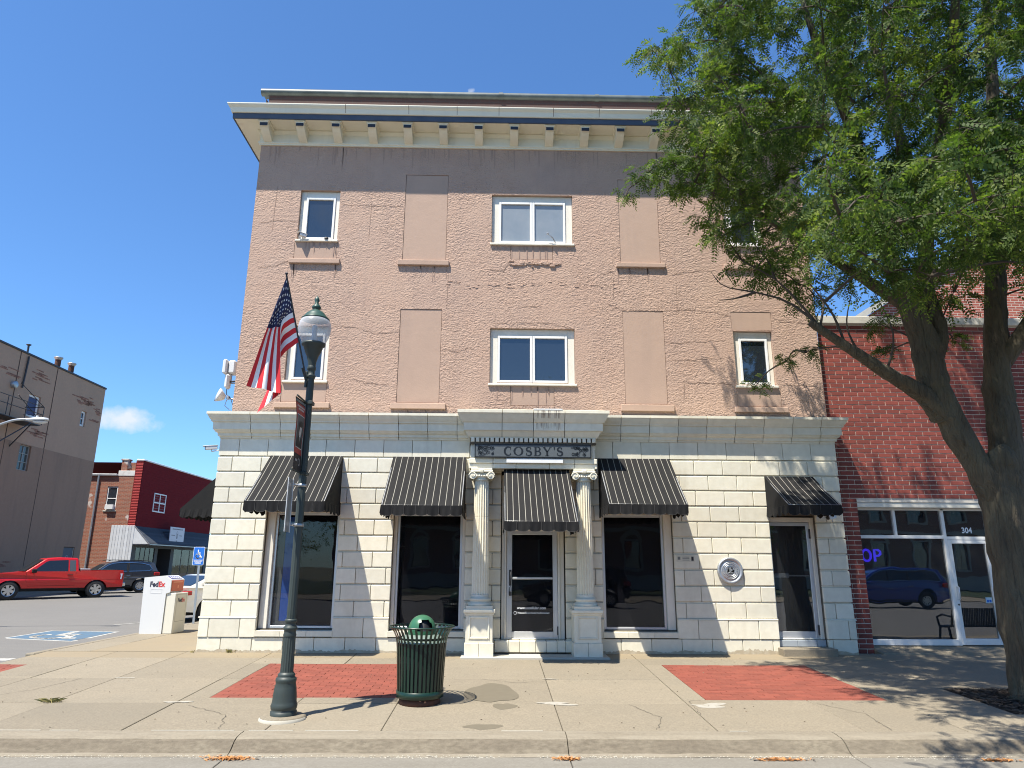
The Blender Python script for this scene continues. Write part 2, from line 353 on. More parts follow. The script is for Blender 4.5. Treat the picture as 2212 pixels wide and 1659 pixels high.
def frame_rect(mb, x0, x1, z0, z1, t, y0, y1, c=.004, m=0):
    tl, tr_, tb, tt = t if isinstance(t, tuple) else (t,)*4
    mb.box(x0, x0+tl, y0, y1, z0, z1, c, m); mb.box(x1-tr_, x1, y0, y1, z0, z1, c, m)
    mb.box(x0+tl, x1-tr_, y0, y1, z0, z0+tb, c, m); mb.box(x0+tl, x1-tr_, y0, y1, z1-tt, z1, c, m); return mb
def sweep(path, prof, closed=False):
    """profile (out, z) swept along a ground path with mitred corners; outward = right of travel"""
    P = [Vector((x, y, 0)) for x, y in path]; rows = []
    for i, p in enumerate(P):
        def nrm(a, b): d = (b-a).normalized(); return Vector((d.y, -d.x, 0))
        if i == 0: n = nrm(P[0], P[1])
        elif i == len(P)-1: n = nrm(P[-2], P[-1])
        else:
            a, b = nrm(P[i-1], P[i]), nrm(P[i], P[i+1]); n = (a+b); n = n/(n.dot(a))
        rows.append([(p.x+n.x*o, p.y+n.y*o, z) for o, z in prof])
    v = [q for r in rows for q in r]; k = len(prof)
    f = [(i*k+j, i*k+j+1, (i+1)*k+j+1, (i+1)*k+j) for i in range(len(rows)-1) for j in range(k-1)]
    f += [tuple(range(k)), tuple(range((len(rows)-1)*k, len(rows)*k))[::-1]]
    return v, f
def text_mesh(body, size, bold=0., width=None, align='CENTER'):
    cu = bpy.data.curves.new('lettering', 'FONT'); cu.body = body; cu.size = size; cu.offset = bold; cu.align_x = align; cu.resolution_u = 3
    o = bpy.data.objects.new('lettering', cu); C.objects.link(o); dg = bpy.context.evaluated_depsgraph_get()
    me = bpy.data.meshes.new_from_object(o.evaluated_get(dg)); bpy.data.objects.remove(o); bpy.data.curves.remove(cu)
    co = np.array([q.co[:] for q in me.vertices]) if len(me.vertices) else np.zeros((0, 3))
    fs = [tuple(p.vertices) for p in me.polygons]; bpy.data.meshes.remove(me)
    if width and len(co): co[:, 0] *= width/(co[:, 0].max()-co[:, 0].min())
    return co, fs
def letter(name, body, size, matl, parent, fn, bold=0., width=None, thick=.003, align='CENTER'):
    co, fs = text_mesh(body, size, bold, width, align); mb = MB()
    n = len(co); mb.add([fn(x, y, thick) for x, y, _ in co], fs)
    return mb.build(name, matl, parent, norm=False)
# ================================================================== THE SETTING
def slab_z(x, y): return 0.04*min(y, 0.0)
def grid_sheet(name, xs, ys, zf, matl, label=None):
    mb = MB(); v = [(x, y, zf(x, y)) for y in ys for x in xs]; n = len(xs)
    mb.add(v, [(j*n+i, j*n+i+1, (j+1)*n+i+1, (j+1)*n+i) for j in range(len(ys)-1) for i in range(n-1)], 0, True)
    o = mb.build(name, matl, None, norm=False); struct(o)
    if label: o['label'] = label
    return o
lin = lambda a, b, n: [a+(b-a)*i/n for i in range(n+1)]
grid_sheet('ground', lin(-1500, 1500, 6), lin(-1500, 1500, 6), lambda x, y: -1.2, mat('far_ground', (.12, .12, .07), .95), 'dull green ground reaching away beyond the streets')
def interp(y, tb):
    for (a, za), (b, zb) in zip(tb, tb[1:]):
        if y <= b: return za+(zb-za)*max(0, (y-a))/(b-a)
    return tb[-1][1]
MAINZ = [(-60, -.35), (-29, -.35), (-16.5, -.02), (-14, -.05), (-6.84, -.405), (-6.8, -.405)]
SIDEZ = [(-6.84, -.405), (-1.0, -.052), (3, -.11), (8, -.085), (22, .085), (120, .6)]
grid_sheet('main_road', [-80, -40, -25, -9.7, 0, 10, 25, 80], lin(-29, -16, 4)+lin(-15, -7, 6)+[-6.84], lambda x, y: interp(y, MAINZ), ASPH, 'worn grey asphalt street in front of the corner building')
grid_sheet('side_road', [-24.6, -20, -15, -9.66], lin(-6.84, -1, 3)+lin(0, 26, 10)+[40, 60, 90, 120], lambda x, y: interp(y, SIDEZ), ASPH, 'pale cracked asphalt side street with angled parking stalls')
# kerb and gutter along the front: short lengths with open joints, as cast
prof = [(-5.86, -.2344), (-5.98, -.239), (-6.05, -.243), (-6.10, -.25), (-6.145, -.262), (-6.185, -.281), (-6.225, -.309), (-6.27, -.344), (-6.32, -.371), (-6.40, -.390)]
kerb = thing('kerb', 'worn concrete kerb between the pavement and the gutter', 'kerb', (0, -6.1, -.3)); struct(kerb)
gut = thing('gutter', 'stained concrete gutter pan with pale residue along the kerb', 'gutter', (0, -6.6, -.4)); struct(gut)
kx = [-9.66, -6.9, -3.68, .17, 3.42, 6.9, 10.4, 14, 20]
for a, b in zip(kx, kx[1:]):
    mb = MB(); n = 14; xs = lin(a+.006, b-.006, n); k = len(prof)
    v = [(x, y, z+RNG.normal(0, .003)*(j > 1)) for x in xs for j, (y, z) in enumerate(prof+[(-6.40, -.6), (-5.86, -.6)])]; k += 2
    mb.add(v, [(i*k+j, (i+1)*k+j, (i+1)*k+(j+1) % k, i*k+(j+1) % k) for i in range(n) for j in range(k)], 0, False)
    mb.m = [1 if 3 < (q % k) < 8 else 0 for q in range(len(mb.f))]
    mb.add(v[:k], [tuple(range(k))]); mb.add(v[-k:], [tuple(range(k))])
    mb.build('kerb_stone', [KERB, GRIME], kerb)
    mb = MB(); mb.box(a+.006, b-.006, -6.82, -6.402, -.7, 0, .006, shear=lambda x, y: -.392-(.013 if y < -6.5 else 0)); mb.build('gutter_slab', GUTC, gut)
mb = MB(); mb.box(-9.66, 20, -6.84, -5.85, -.8, -.44); mb.build('joint_bed', JOINT, gut)
# pale grit collected along the kerb foot
mb = MB()
for i in range(2600):
    x = random.uniform(-9, 9); y = -6.37-abs(random.gauss(0, .04)); s_ = random.uniform(.004, .014)
    z = -.386 if y > -6.4 else -.393
    if (sin(x*3.1)+sin(x*7.7+1)) < random.uniform(-2.2, .9): continue
    a = random.uniform(0, 6.28)
    mb.add([(x+s_*cos(a+q), y+s_*sin(a+q)*.7, z+.001) for q in (0, 2.1, 4.2)]+[(x, y, z+s_*.6)], [(0, 1, 3), (1, 2, 3), (2, 0, 3)])
stuff(mb.build('grit', SALT, gut))
# pavement slabs
pave = thing('pavement', 'sunlit concrete pavement of large slabs in front of the buildings', 'pavement', (0, -3, 0)); struct(pave)
mb = MB(); mb.box(-9.66, 24, -5.86, -.0, -.6, -.05, shear=slab_z); mb.box(-9.66, -6.7, .0, 45, -.6, -.05); mb.build('slab_bed', JOINT, pave)
XJ = [-9.66, -8.25, -6.86, -5.15, -3.45, -2.05, .15, 2.04, 3.85, 5.12, 6.92, 8.7, 10.5, 12.4, 14.4, 16.5, 20, 24]
YJ = [(-5.855, -4.45), (-4.45, -2.73), (-2.73, -.75), (-.75, -.05)]
P1 = (-4.80, -2.10, -4.10, -1.37); P2 = (2.38, 5.04, -4.18, -1.38); P3 = (-9.66, -9.07, -2.6, -1.53)
def cut(rects, p):
    o = []
    for (a, b, c, d) in rects:
        x0, x1, y0, y1 = p
        if x1 <= a or x0 >= b or y1 <= c or y0 >= d: o.append((a, b, c, d)); continue
        if c < y0: o.append((a, b, c, y0))
        if y1 < d: o.append((a, b, y1, d))
        if a < x0: o.append((a, x0, max(c, y0), min(d, y1)))
        if x1 < b: o.append((x1, b, max(c, y0), min(d, y1)))
    return o
rects = [(a, b, c, d) for a, b in zip(XJ, XJ[1:]) for c, d in YJ]
for p in (P1, P2, P3): rects = cut(rects, p)
BED = (6.35, 9.6, -5.0, -3.35)
rects = cut(rects, BED)
for (a, b, c, d) in rects:
    if b-a < .02 or d-c < .02: continue
    mb = MB(); dz = random.uniform(-.003, .003)
    mb.box(a+.005, b-.005, c+.005, d-.005, -.12, dz, .006, shear=slab_z)
    mb.build('slab', CONCT if c > -.8 and a < 6.8 else CONC, pave)
for y0, y1 in ((.0, 1.6), (1.6, 3.4), (3.4, 5.2), (5.2, 7), (7, 8.8), (8.8, 11), (11, 14), (14, 20), (20, 30)):
    for a, b in ((-9.62, -8.82), (-8.82, -6.72)):
        mb = MB(); mb.box(a+.004, b-.004, y0+.004, y1-.004, -.12, random.uniform(-.002, .002), .005); mb.build('slab', CONC if a < -9 else CONCT, pave)
for y0, y1 in ((-.5, 1.5), (1.5, 3.68), (3.68, 6), (6, 9), (9, 14), (14, 24)):
    mb = MB(); mb.box(-9.80, -9.625, y0+.006, y1-.006, -.3, .004, .02); mb.build('kerb_edge', KERB, pave)
mb = MB(); x = -9.0
while x < 9:
    l_ = random.uniform(.15, 1.3)
    if random.random() < .62: mb.box(x, x+l_, -5.866, -5.851, -.25, -.2295)
    x += l_+random.uniform(.02, .25)
mb.build('joint_filler', SALT, pave)
def pcrack(pts, wd=.004):
    q = [Vector(pts[0])]
    for a, b in zip(pts, pts[1:]):
        n = max(2, int((Vector(b)-Vector(a)).length/.07))
        for i in range(1, n+1): q.append(Vector(a).lerp(Vector(b), i/n)+Vector((random.gauss(0, .014), random.gauss(0, .014)))*(i < n))
    v = []
    for i, p in enumerate(q):
        t_ = (q[min(i+1, len(q)-1)]-q[max(i-1, 0)]).normalized(); n = Vector((-t_.y, t_.x))*wd*random.uniform(.5, 1.3)
        for s_ in (1, -1): x, y = p.x+n.x*s_, p.y+n.y*s_; v.append((x, y, slab_z(x, y)+.0042))
    mb = MB(); mb.add(v, [(2*i, 2*i+1, 2*i+3, 2*i+2) for i in range(len(q)-1)]); mb.build('crack', JOINT, pave)
for p in ([(-8.2, -4.4), (-7.6, -3.6), (-7.4, -2.75)], [(2.05, -5.05), (2.1, -4.3), (2.3, -4.22)], [(-.9, -2.72), (-.4, -3.0), (.14, -2.95)], [(3.9, -4.4), (4.3, -5.0), (4.2, -5.8)], [(-4.0, -5.8), (-4.2, -5.1), (-4.9, -4.6)], [(5.2, -2.6), (5.9, -2.2), (6.8, -2.3)], [(1.2, -4.5), (1.5, -5.2), (1.3, -5.8)]): pcrack(p)
# damp stains and chalky patches on the slabs
STAIN = mat('oil_stain', (.135, .115, .08), .85, var=((9, .4, (.11, .095, .065), 5),))
def patch(name, matl, cx, cy, rx, ry, lift, seed, jag=.18, n=40, par=None):
    r = random.Random(seed); ph = [r.uniform(0, 6.28) for _ in range(6)]
    q = []
    for i in range(n):
        a = 2*pi*i/n; k = 1+sum(jag/(j+1)*sin((j+2)*a+ph[j]) for j in range(5))
        x, y = cx+rx*k*cos(a), cy+ry*k*sin(a); q.append((x, y, slab_z(x, y)+lift))
    mb = MB(); mb.poly(q); return mb.build(name, matl, par or pave)
patch('stain', STAIN, -.74, -3.75, .34, .72, .0045, 3, .15); patch('stain', STAIN, -.55, -4.62, .14, .2, .0044, 4); patch('stain', STAIN, -.82, -5.68, .2, .14, .0045, 8)
CHALK = mat('chalky_patch', (.32, .30, .255), .95, var=((14, .9, (.225, .195, .145), 5, 0, None, .48),))
patch('chalk_patch', CHALK, .18, -4.45, .26, .08, .005, 5, .4); patch('chalk_patch', CHALK, 2.32, -4.55, .30, .09, .005, 6, .5); patch('chalk_patch', CHALK, .22, -2.72, .1, .03, .005, 12, .4)
patch('chalk_patch', CHALK, -6.7, -2.72, .12, .03, .005, 13, .4); patch('chalk_patch', CHALK, -5.1, -4.4, .16, .05, .005, 14, .4)
# pavers: three red panels
def pavers(name, label, p, bw, bh, bond=.5):
    t = thing(name, label, 'paving', (p[0], p[2], slab_z(0, p[2]))); struct(t)
    mb = MB(); mb.box(p[0]+.004, p[1]-.004, p[2]+.004, p[3]-.004, -.1, -.008, shear=slab_z); mb.build('sand_bed', mat('red_sand', (.20, .07, .045), .95), t)
    nx, ny = round((p[1]-p[0])/bw), round((p[3]-p[2])/bh); bw, bh = (p[1]-p[0])/nx, (p[3]-p[2])/ny
    me = {}
    def get(w_):
        k = round(w_, 4)
        if k not in me:
            q = MB(); q.box(.0025, w_-.0025, .0025, bh-.0025, -.05, 0, .004, shear=lambda x, y: .04*y); me[k] = q.mesh('paver', RED)
        return me[k]
    for j in range(ny):
        x = p[0]; y = p[2]+j*bh; ws = [bw]*nx if j % 2 == 0 else [bw/2]+[bw]*(nx-1)+[bw/2]
        for w_ in ws:
            instance('paver', get(w_), t, (x, y, slab_z(0, y)+random.uniform(-.0035, .0035))); x += w_
    return t
pavers('paver_panel', 'square panel of red pavers beside the lamp post and litter bin', P1, .24, .125)
pavers('paver_panel', 'square panel of red pavers in front of the round plaque', P2, .24, .125)
pavers('paver_panel', 'small corner of red pavers at the left edge of the pavement', P3, .24, .125)
# white lines and the blue accessible stall
def line(name, a, b, wd, zf, matl, label):
    d = (Vector(b)-Vector(a)).normalized(); n = Vector((-d.y, d.x))*wd/2; q = []
    for p, s_ in ((a, 1), (b, 1), (b, -1), (a, -1)):
        x, y = p[0]+n.x*s_, p[1]+n.y*s_; q.append((x, y, zf(x, y)+.005))
    mb = MB(); mb.poly(q); o = mb.build(name, matl, None); o['label'] = label; struct(o); return o
MZ = lambda x, y: interp(y, MAINZ); SZ = lambda x, y: interp(y, SIDEZ)
line('stall_line', (-4.25, -6.86), (-2.2, -11.5), .11, MZ, PAINTW, 'worn white parking line starting at the gutter by the lamp post')
line('stall_line', (.25, -6.86), (2.3, -11.5), .11, MZ, PAINTW, 'worn white parking line starting at the gutter below the door')
line('crossing_line', (-13.6, -.95), (-9.75, -.95), .3, SZ, PAINTW, 'white crossing line at the mouth of the side street')
line('stall_line', (-12.2, 7.3), (-10.0, 10.6), .1, SZ, PAINTW, 'short white parking line beside the white car')
Q = [Vector(q) for q in ((-12.8, 3.48), (-12.8, 5.3), (-11.0, 5.1), (-10.86, 2.85))]
bay = thing('accessible_stall_marking', 'faded blue painted square with white wheelchair symbol on the side street', 'road marking', (-11.9, 4.1, -.11)); struct(bay)
def bil(u, v_): return (Q[0]*(1-u)+Q[3]*u)*(1-v_)+(Q[1]*(1-u)+Q[2]*u)*v_
def flat(name, uv, matl, lift):
    mb = MB(); tr_ = tessellate_polygon([[Vector((u, v_, 0)) for u, v_ in uv]])
    mb.add([(bil(u, v_).x, bil(u, v_).y, SZ(0, bil(u, v_).y)+lift) for u, v_ in uv], tr_); return mb.build(name, matl, bay)
sub = lambda q, n=6: [(q[i][0]+(q[(i+1) % len(q)][0]-q[i][0])*k/n, q[i][1]+(q[(i+1) % len(q)][1]-q[i][1])*k/n) for i in range(len(q)) for k in range(n)]
flat('white_border', sub([(-.05, -.05), (1.05, -.05), (1.05, 1.05), (-.05, 1.05)]), PAINTW, .005)
flat('blue_field', sub([(0, 0), (1, 0), (1, 1), (0, 1)]), PAINTB, .009)
def isa(fn, mb, th=.075, lift=0):
    """wheelchair symbol as flat strokes in a unit square"""
    def stroke(pts, w_):
        for (a, b) in zip(pts, pts[1:]):
            a, b = Vector(a), Vector(b); d = (b-a).normalized()*w_*.3; n = Vector((-(b-a).normalized().y, (b-a).normalized().x))*w_/2
            mb.add([fn(*(a-d+n)), fn(*(b+d+n)), fn(*(b+d-n)), fn(*(a-d-n))], [(0, 1, 2, 3)])
    arc = [(.44+.23*cos(t), .33+.23*sin(t)) for t in [2.25+i*(5.9-2.25)/14 for i in range(15)]]
    stroke(arc, th); stroke([(.44, .78), (.47, .48), (.66, .48), (.76, .2), (.86, .24)], th*1.15); stroke([(.46, .63), (.66, .63)], th)
    mb.add([fn(.43+.07*cos(t*pi/5), .89+.07*sin(t*pi/5)) for t in range(10)], [tuple(range(10))])
mb = MB(); isa(lambda u, v_: (bil(u, v_).x, bil(u, v_).y, SZ(0, bil(u, v_).y)+.013), mb, .09); mb.build('wheelchair_symbol', PAINTW, bay, norm=False)
# far side of the side street
mb = MB(); mb.box(-28.2, -24.6, -5, 60, -.5, 0, shear=lambda x, y: interp(y, SIDEZ)+.13); o = struct(mb.build('far_pavement', CONC)); o['label'] = 'concrete pavement along the far side of the side street'
mb = MB(); mb.box(-80, 80, -36, -29, -.9, -.30); o = struct(mb.build('opposite_pavement', CONC)); o['label'] = 'concrete pavement along the opposite side of the street'
mb = MB(); mb.box(-60, -28.2, 10, 80, -.9, .2); o = struct(mb.build('back_lot', ASPH)); o['label'] = 'asphalt yard between the tan building and the red building'

# ================================================================== CORNER BUILDING
bld = thing('corner_building', 'three storey tan stucco corner building with cream stone ground floor', 'building', (0, 0, 0))
UW = [(-5.46, -4.52, 9.08, 10.38), (-.89, 1.04, 9.06, 10.34), (4.68, 5.58, 9.1, 10.4), (-5.46, -4.52, 5.66, 6.95), (-.89, 1.04, 5.64, 6.95), (4.68, 5.58, 5.65, 6.95)]
BP = [(-2.97, -1.95, 8.61, 10.84), (2.15, 3.1, 8.61, 10.8), (-2.95, -2.0, 5.18, 7.39), (2.15, 3.1, 5.2, 7.41), (-.44, .56, 8.66, 9.02), (-.42, .56, 5.14, 5.6), (-5.50, -4.5, 8.60, 9.04), (-5.5, -4.5, 5.17, 5.62), (4.66, 5.66, 5.17, 5.61), (4.66, 5.66, 8.6, 9.05),
      (4.66, 5.6, 6.97, 7.42)]
mb = MB(); holes_wall(mb, -6.53, 6.63, 4.7, 11.6, [h+(.16,) for h in UW]+[h+(.02,) for h in BP], FY(0), .1)
mb.add([(-6.53, 0, 0), (-6.53, 14, 0), (-6.53, 14, 12.9), (-6.53, 0, 12.9)], [(0, 1, 2, 3)])
mb.add([(6.63, 0, 4.7), (6.63, 14, 4.7), (6.63, 14, 12.9), (6.63, 0, 12.9)], [(0, 1, 2, 3)])
mb.add([(-6.53, 14, 0), (6.63, 14, 0), (6.63, 14, 12.9), (-6.53, 14, 12.9)], [(0, 1, 2, 3)])
mb.build('wall', STUCCO, bld)
mb = MB(); mb.box(-6.6, 6.7, .02, 13.9, 12.6, 12.7); mb.build('roof', GUTTER, bld)
mb = MB(); mb.box(-6.5, 6.6, 1.2, 1.25, .01, 12.5); mb.build('core_wall', INT, bld)
for (a, b, c, d) in BP:
    mb = MB(); mb.box(a+.006, b-.006, .004+.008*random.random(), .06, c+.006, d-.006, .004); mb.build('blank_panel', SMOOTH, bld)
for (a, b, c, d) in [(-5.59, -4.41, 8.47, 8.585), (-3.07, -1.87, 8.46, 8.59), (2.04, 3.2, 8.48, 8.59), (-3.07, -1.85, 5.03, 5.165), (2.04, 3.23, 5.03, 5.18), (-5.62, -4.4, 5.03, 5.155), (4.58, 5.78, 5.03, 5.155), (4.58, 5.75, 8.47, 8.585)]:
    mb = MB(); mb.box(a, b, -.062, .01, c, d, .012); mb.build('sill', SMOOTH, bld)
mb = MB()   # broken sill and torn ledge under the upper middle window
for i in range(46):
    x = random.uniform(-.42, .68); z = 8.54+random.gauss(0, .025); r = random.uniform(.015, .05)
    mb.box(x-r*1.6, x+r*1.6, -.015-random.random()*.02, .005, z-r*.6, z+r*.6, .006)
for i in range(46):
    x = random.uniform(-2.0, 2.0); z = 8.02+.05*sin(x*2)+random.gauss(0, .04); r = random.uniform(.008, .03)
    mb.box(x-r*2, x+r*2, -.004-random.random()*.006, .005, z-r*.5, z+r*.5, .004)
stuff(mb.build('broken_ledge', STUCCO, bld))
# cracks in the render
def crack(pts, wd=.0065, j=.02):
    q = [Vector((pts[0][0], pts[0][1]))]
    for a, b in zip(pts, pts[1:]):
        n = max(2, int((Vector(b)-Vector(a)).length/.06))
        for i in range(1, n+1): q.append(Vector(a).lerp(Vector(b), i/n)+Vector((random.gauss(0, j*.4), random.gauss(0, j*.55)))*(i < n))
    v = []; f = []
    for i, p in enumerate(q):
        wv = wd*random.uniform(.35, 1.2)*(.3 if i in (0, len(q)-1) else 1); t = (q[min(i+1, len(q)-1)]-q[max(i-1, 0)]).normalized(); n = Vector((-t.y, t.x))
        v += [(p.x+n.x*wv, -.004, p.y+n.y*wv), (p.x-n.x*wv, -.004, p.y-n.y*wv)]
    f = [(2*i, 2*i+1, 2*i+3, 2*i+2) for i in range(len(q)-1)]
    mb = MB(); mb.add(v, f); mb.build('crack', CRACK, bld)
for p in ([(-4.45, 6.95), (-4.0, 6.93), (-3.5, 6.78), (-2.95, 6.83)], [(-3.95, 5.72), (-3.6, 5.62), (-3.1, 5.58)], [(-2.0, 6.4), (-1.6, 6.38), (-1.3, 6.5)], [(-4.5, 10.02), (-3.8, 9.98), (-3.0, 10.0)], [(3.1, 7.42), (3.7, 7.45), (4.3, 7.4), (4.66, 7.3)], [(1.8, 7.6), (2.15, 7.42), (3.1, 7.42)], [(3.15, 6.62), (3.6, 6.66), (4.5, 6.72)], [(3.15, 6.22), (3.8, 6.25), (4.45, 6.3)], [(3.4, 5.72), (4.1, 5.7), (4.6, 5.68)], [(3.3, 8.3), (3.7, 8.4), (4.4, 8.45)], [(-1.0, 8.4), (-.6, 8.35), (-.45, 8.6)], [(1.05, 6.95), (.3, 7.1), (-.9, 7.05)], [(-6.4, 9.5), (-6.0, 9.56), (-5.5, 9.55)], [(-6.3, 8.35), (-5.9, 8.4), (-5.5, 8.6)], [(-.3, 7.45), (.3, 7.5)], [(5.7, 5.68), (6.5, 5.66)], [(5.7, 7.2), (6.5, 7.15)], [(3.45, 5.3), (3.5, 5.7)], [(1.7, 8.3), (2.0, 8.4)]): crack(p)
for a in ((-3.78, 9.1, 10.3), (-6.05, 9.3, 10.5), (1.95, 7.7, 8.2), (-1.9, 7.4, 8.3), (3.42, 7.4, 8.1)): crack([(a[0], a[1]), (a[0]+.02, a[2])], .004, .008)
RAIN = mat('rain_streak', (.345, .238, .188), .95, var=((6, .6, (.40, .275, .212), 5),))
mb = MB()
for (xa, xb, zt_) in ((-5.6, -4.4, 8.46), (-3.06, -1.87, 8.45), (2.04, 3.2, 8.47), (-.9, 1.05, 9.0), (-.9, 1.05, 5.58), (-3.06, -1.85, 5.02), (-5.5, -4.5, 9.02), (4.6, 5.7, 8.46), (-6.4, 6.4, 11.55), (-6.4, 6.4, 11.55)):
    for i in range(9 if xb-xa < 3 else 34):
        x = random.uniform(xa, xb); l_ = random.uniform(.08, .5)*(1 if xb-xa < 3 else 1.3); w_ = random.uniform(.006, .02); l_ = min(l_, zt_-4.95)
        mb.add([(x-w_, -.005, zt_), (x+w_, -.005, zt_), (x+w_*.6+.01, -.005, zt_-l_*.6), (x+.004, -.005, zt_-l_), (x-w_*.5, -.005, zt_-l_*.55)], [(0, 1, 2, 3, 4)])
stuff(mb.build('rain_streaks', RAIN, bld))
# upper windows
def upper_window(a, b, c, d, leaves, is_pale, k):
    mb = MB(); frame_rect(mb, a+.004, b-.004, c+.004, d-.004, (.13 if leaves == 1 else .17, .1 if leaves == 1 else .16, .035, .16), .075, .155, .006)
    mb.box(a-.03, b+.03, -.05, .02, c-.05, c, .008)
    wn_ = mb.build('window', CREAMW, bld)
    x0, x1, z0, z1 = a+(.134 if leaves == 1 else .174), b-(.104 if leaves == 1 else .164), c+.04, d-.165
    ws = (x1-x0)/leaves
    for i in range(leaves):
        p, q = x0+i*ws, x0+(i+1)*ws
        mb = MB(); frame_rect(mb, p+.002, q-.002, z0, z1, .055, .05, .105, .008); s_ = mb.build('sash', WHITE, wn_)
        mb = MB(); mb.box(p+.06, q-.06, .09, .094, z0+.058, z1-.058); mb.build('pane', GLW if is_pale else GLU, wn_)
for i, h in enumerate(UW): upper_window(*h, 2 if i in (1, 4) else 1, i == 1, i)
mb = MB(); mb.tube([(.62, -.02, 9.09), (.55, -.12, 9.16), (.44, -.10, 9.28)], .012, 6); mb.box(.40, .46, -.13, -.08, 9.26, 9.30, .01); mb.build('hook', GALV, bld)
# main cornice
pth = [(6.63, 8), (6.63, 0), (-6.53, 0), (-6.53, 8)]
def sw(name, prof, matl, par=bld): 
    mb = MB(); v, f = sweep(pth, prof); mb.add(v, f); return mb.build(name, matl, par)
pth = pth[::-1]
sw('frieze', [(.0, 11.57), (.035, 11.57), (.035, 11.60), (.055, 11.61), (.055, 11.655), (.03, 11.67), (.03, 11.86), (.05, 11.88), (.09, 11.93), (.09, 11.955), (0, 11.955)], TRIM)
sw('soffit', [(0, 11.957), (.50, 11.957), (.50, 11.985), (0, 11.985)], TRIM)
sw('fascia_band', [(.502, 11.95), (.535, 11.95), (.54, 12.085), (.502, 12.085)], BAND)
sw('crown', [(0, 11.99), (.50, 11.99), (.50, 12.087), (.565, 12.09), (.575, 12.11), (.60, 12.20), (.645, 12.25), (.655, 12.275), (.655, 12.295), (.3, 12.40), (0, 12.43)], TRIM)
me = None
for i in range(16):
    x = -6.345+.853*i
    mb = MB(); pr = [(-.03, 11.95), (-.47, 11.95), (-.47, 11.885), (-.44, 11.84), (-.40, 11.80), (-.33, 11.75), (-.24, 11.70), (-.16, 11.665), (-.10, 11.64), (-.03, 11.625)]
    mb.prism(pr, lambda u, v_, t: (t, u, v_), -.098, .098); mb.box(-.135, .135, -.492, -.03, 11.922, 11.9555, .006)
    if me is None: me = mb.mesh('bracket', TRIM); bm = bmesh.new(); bm.from_mesh(me); bmesh.ops.recalc_face_normals(bm, faces=bm.faces); bm.to_mesh(me); bm.free(); q = MB(); q.box(-.09, .09, -.4735, -.462, 11.815, 11.895, .003); me2 = q.mesh('bracket_face', NAVY)
    o = instance('bracket', me, bld, (x, 0, 0)); o2 = link('bracket_face', me2, o)
# cornice sheet seams, parapet and gutter above
mb = MB()
for x in (-4.4, -2.9, -1.75, -.75, .55, 1.65, 2.9, 4.2, 5.5):
    pr = [(.577, 12.11), (.602, 12.20), (.647, 12.25), (.657, 12.275), (.657, 12.294)]
    for (o0, z0), (o1, z1) in zip(pr, pr[1:]): mb.add([(x, -o0, z0), (x+.012, -o0, z0), (x+.012, -o1, z1), (x, -o1, z1)], [(0, 1, 2, 3)])
mb.build('crown_seams', mat('seam_rust', (.22, .15, .10), .8), bld)
mb = MB(); mb.box(-6.46, 6.56, .0, .3, 12.40, 13.02); mb.box(-6.46, -6.2, .3, 10, 12.4, 13.02); mb.build('parapet', DKBRICK, bld)
mb = MB(); mb.tube([(-6.66, .02, 13.08), (6.7, .02, 13.08)], .095, 12); mb.box(-6.68, 6.72, -.02, .34, 13.12, 13.15, .01)
for x in (-.75, 1.65, 4.2): mb.tube([(x, .02, 13.08), (x+.1, .02, 13.08)], .108, 12)
mb.build('roof_gutter', GUTTER, bld)

# ---- ground floor stone
OPEN = [(-5.53, -3.99, .43, 2.78), (-2.86, -1.34, .43, 2.78), (1.52, 3.03, .43, 2.78), (5.10, 6.10, 0, 2.77), (-.60, .75, 0, 3.70)]
mb = MB(); holes_wall(mb, -6.62, 6.66, -.05, 4.85, [(a, b, c, d, .22) for a, b, c, d in OPEN], FY(-.07), .2); mb.build('backing_wall', STONEB, bld)
mb = MB(); mb.box(-6.66, -6.535, -.07, 14, -.05, 4.85); mb.build('side_wall', STONE, bld)
def span_cut(x0, x1, z0, z1):
    s_ = [(x0, x1)]
    for (a, b, c, d) in OPEN:
        if d <= z0+.05 or c >= z1-.05: continue
        n = []
        for p, q in s_:
            if b <= p or a >= q: n.append((p, q)); continue
            if p < a: n.append((p, a))
            if q > b: n.append((b, q))
        s_ = n
    return s_
def course(z0, z1, yf, ln, off, gap, name='block', c=.008, x0=-6.67, x1=6.7, mt=STONE):
    for p, q in span_cut(x0, x1, z0, z1):
        cuts = [p]; x = x0-off
        while x < q:
            x += ln
            if p+.1 < x < q-.1: cuts.append(x)
        cuts.append(q)
        for a, b in zip(cuts, cuts[1:]):
            mb = MB(); j = random.uniform(-.002, .002)
            mb.box(a+(.0048 if a > p else 0), b-(.0048 if b < q else 0), yf+j, -.06, z0+gap[0], z1-gap[1], c)
            mb.build(name, mt, bld)
course(-.04, .28, -.135, .62, .15, (0, .004)); course(.28, .67, -.15, .62, .42, (.004, .02)); 
for p, q in span_cut(-6.69, 6.72, .64, .67):
    mb = MB(); mb.prism([(-.06, .651), (-.157, .651), (-.157, .660), (-.125, .678), (-.06, .678)], lambda u, v_, t: (t, u, v_), p, q); mb.build('water_table', STONE, bld)
for k in range(10):
    z0 = .68+.327*k
    course(z0, z0+.327, -.12, .62, .31 if k % 2 else .02, (.0, .030), c=.010)
    for p, q in span_cut(-6.65, 6.68, z0, z0+.3):      # narrow recessed course between blocks
        mb = MB(); mb.box(p, q, -.088, -.06, z0+.3005, z0+.3235, .002); mb.build('joint_strip', STONE, bld)
course(3.955, 4.33, -.105, .62, .2, (.004, .003), c=.004)
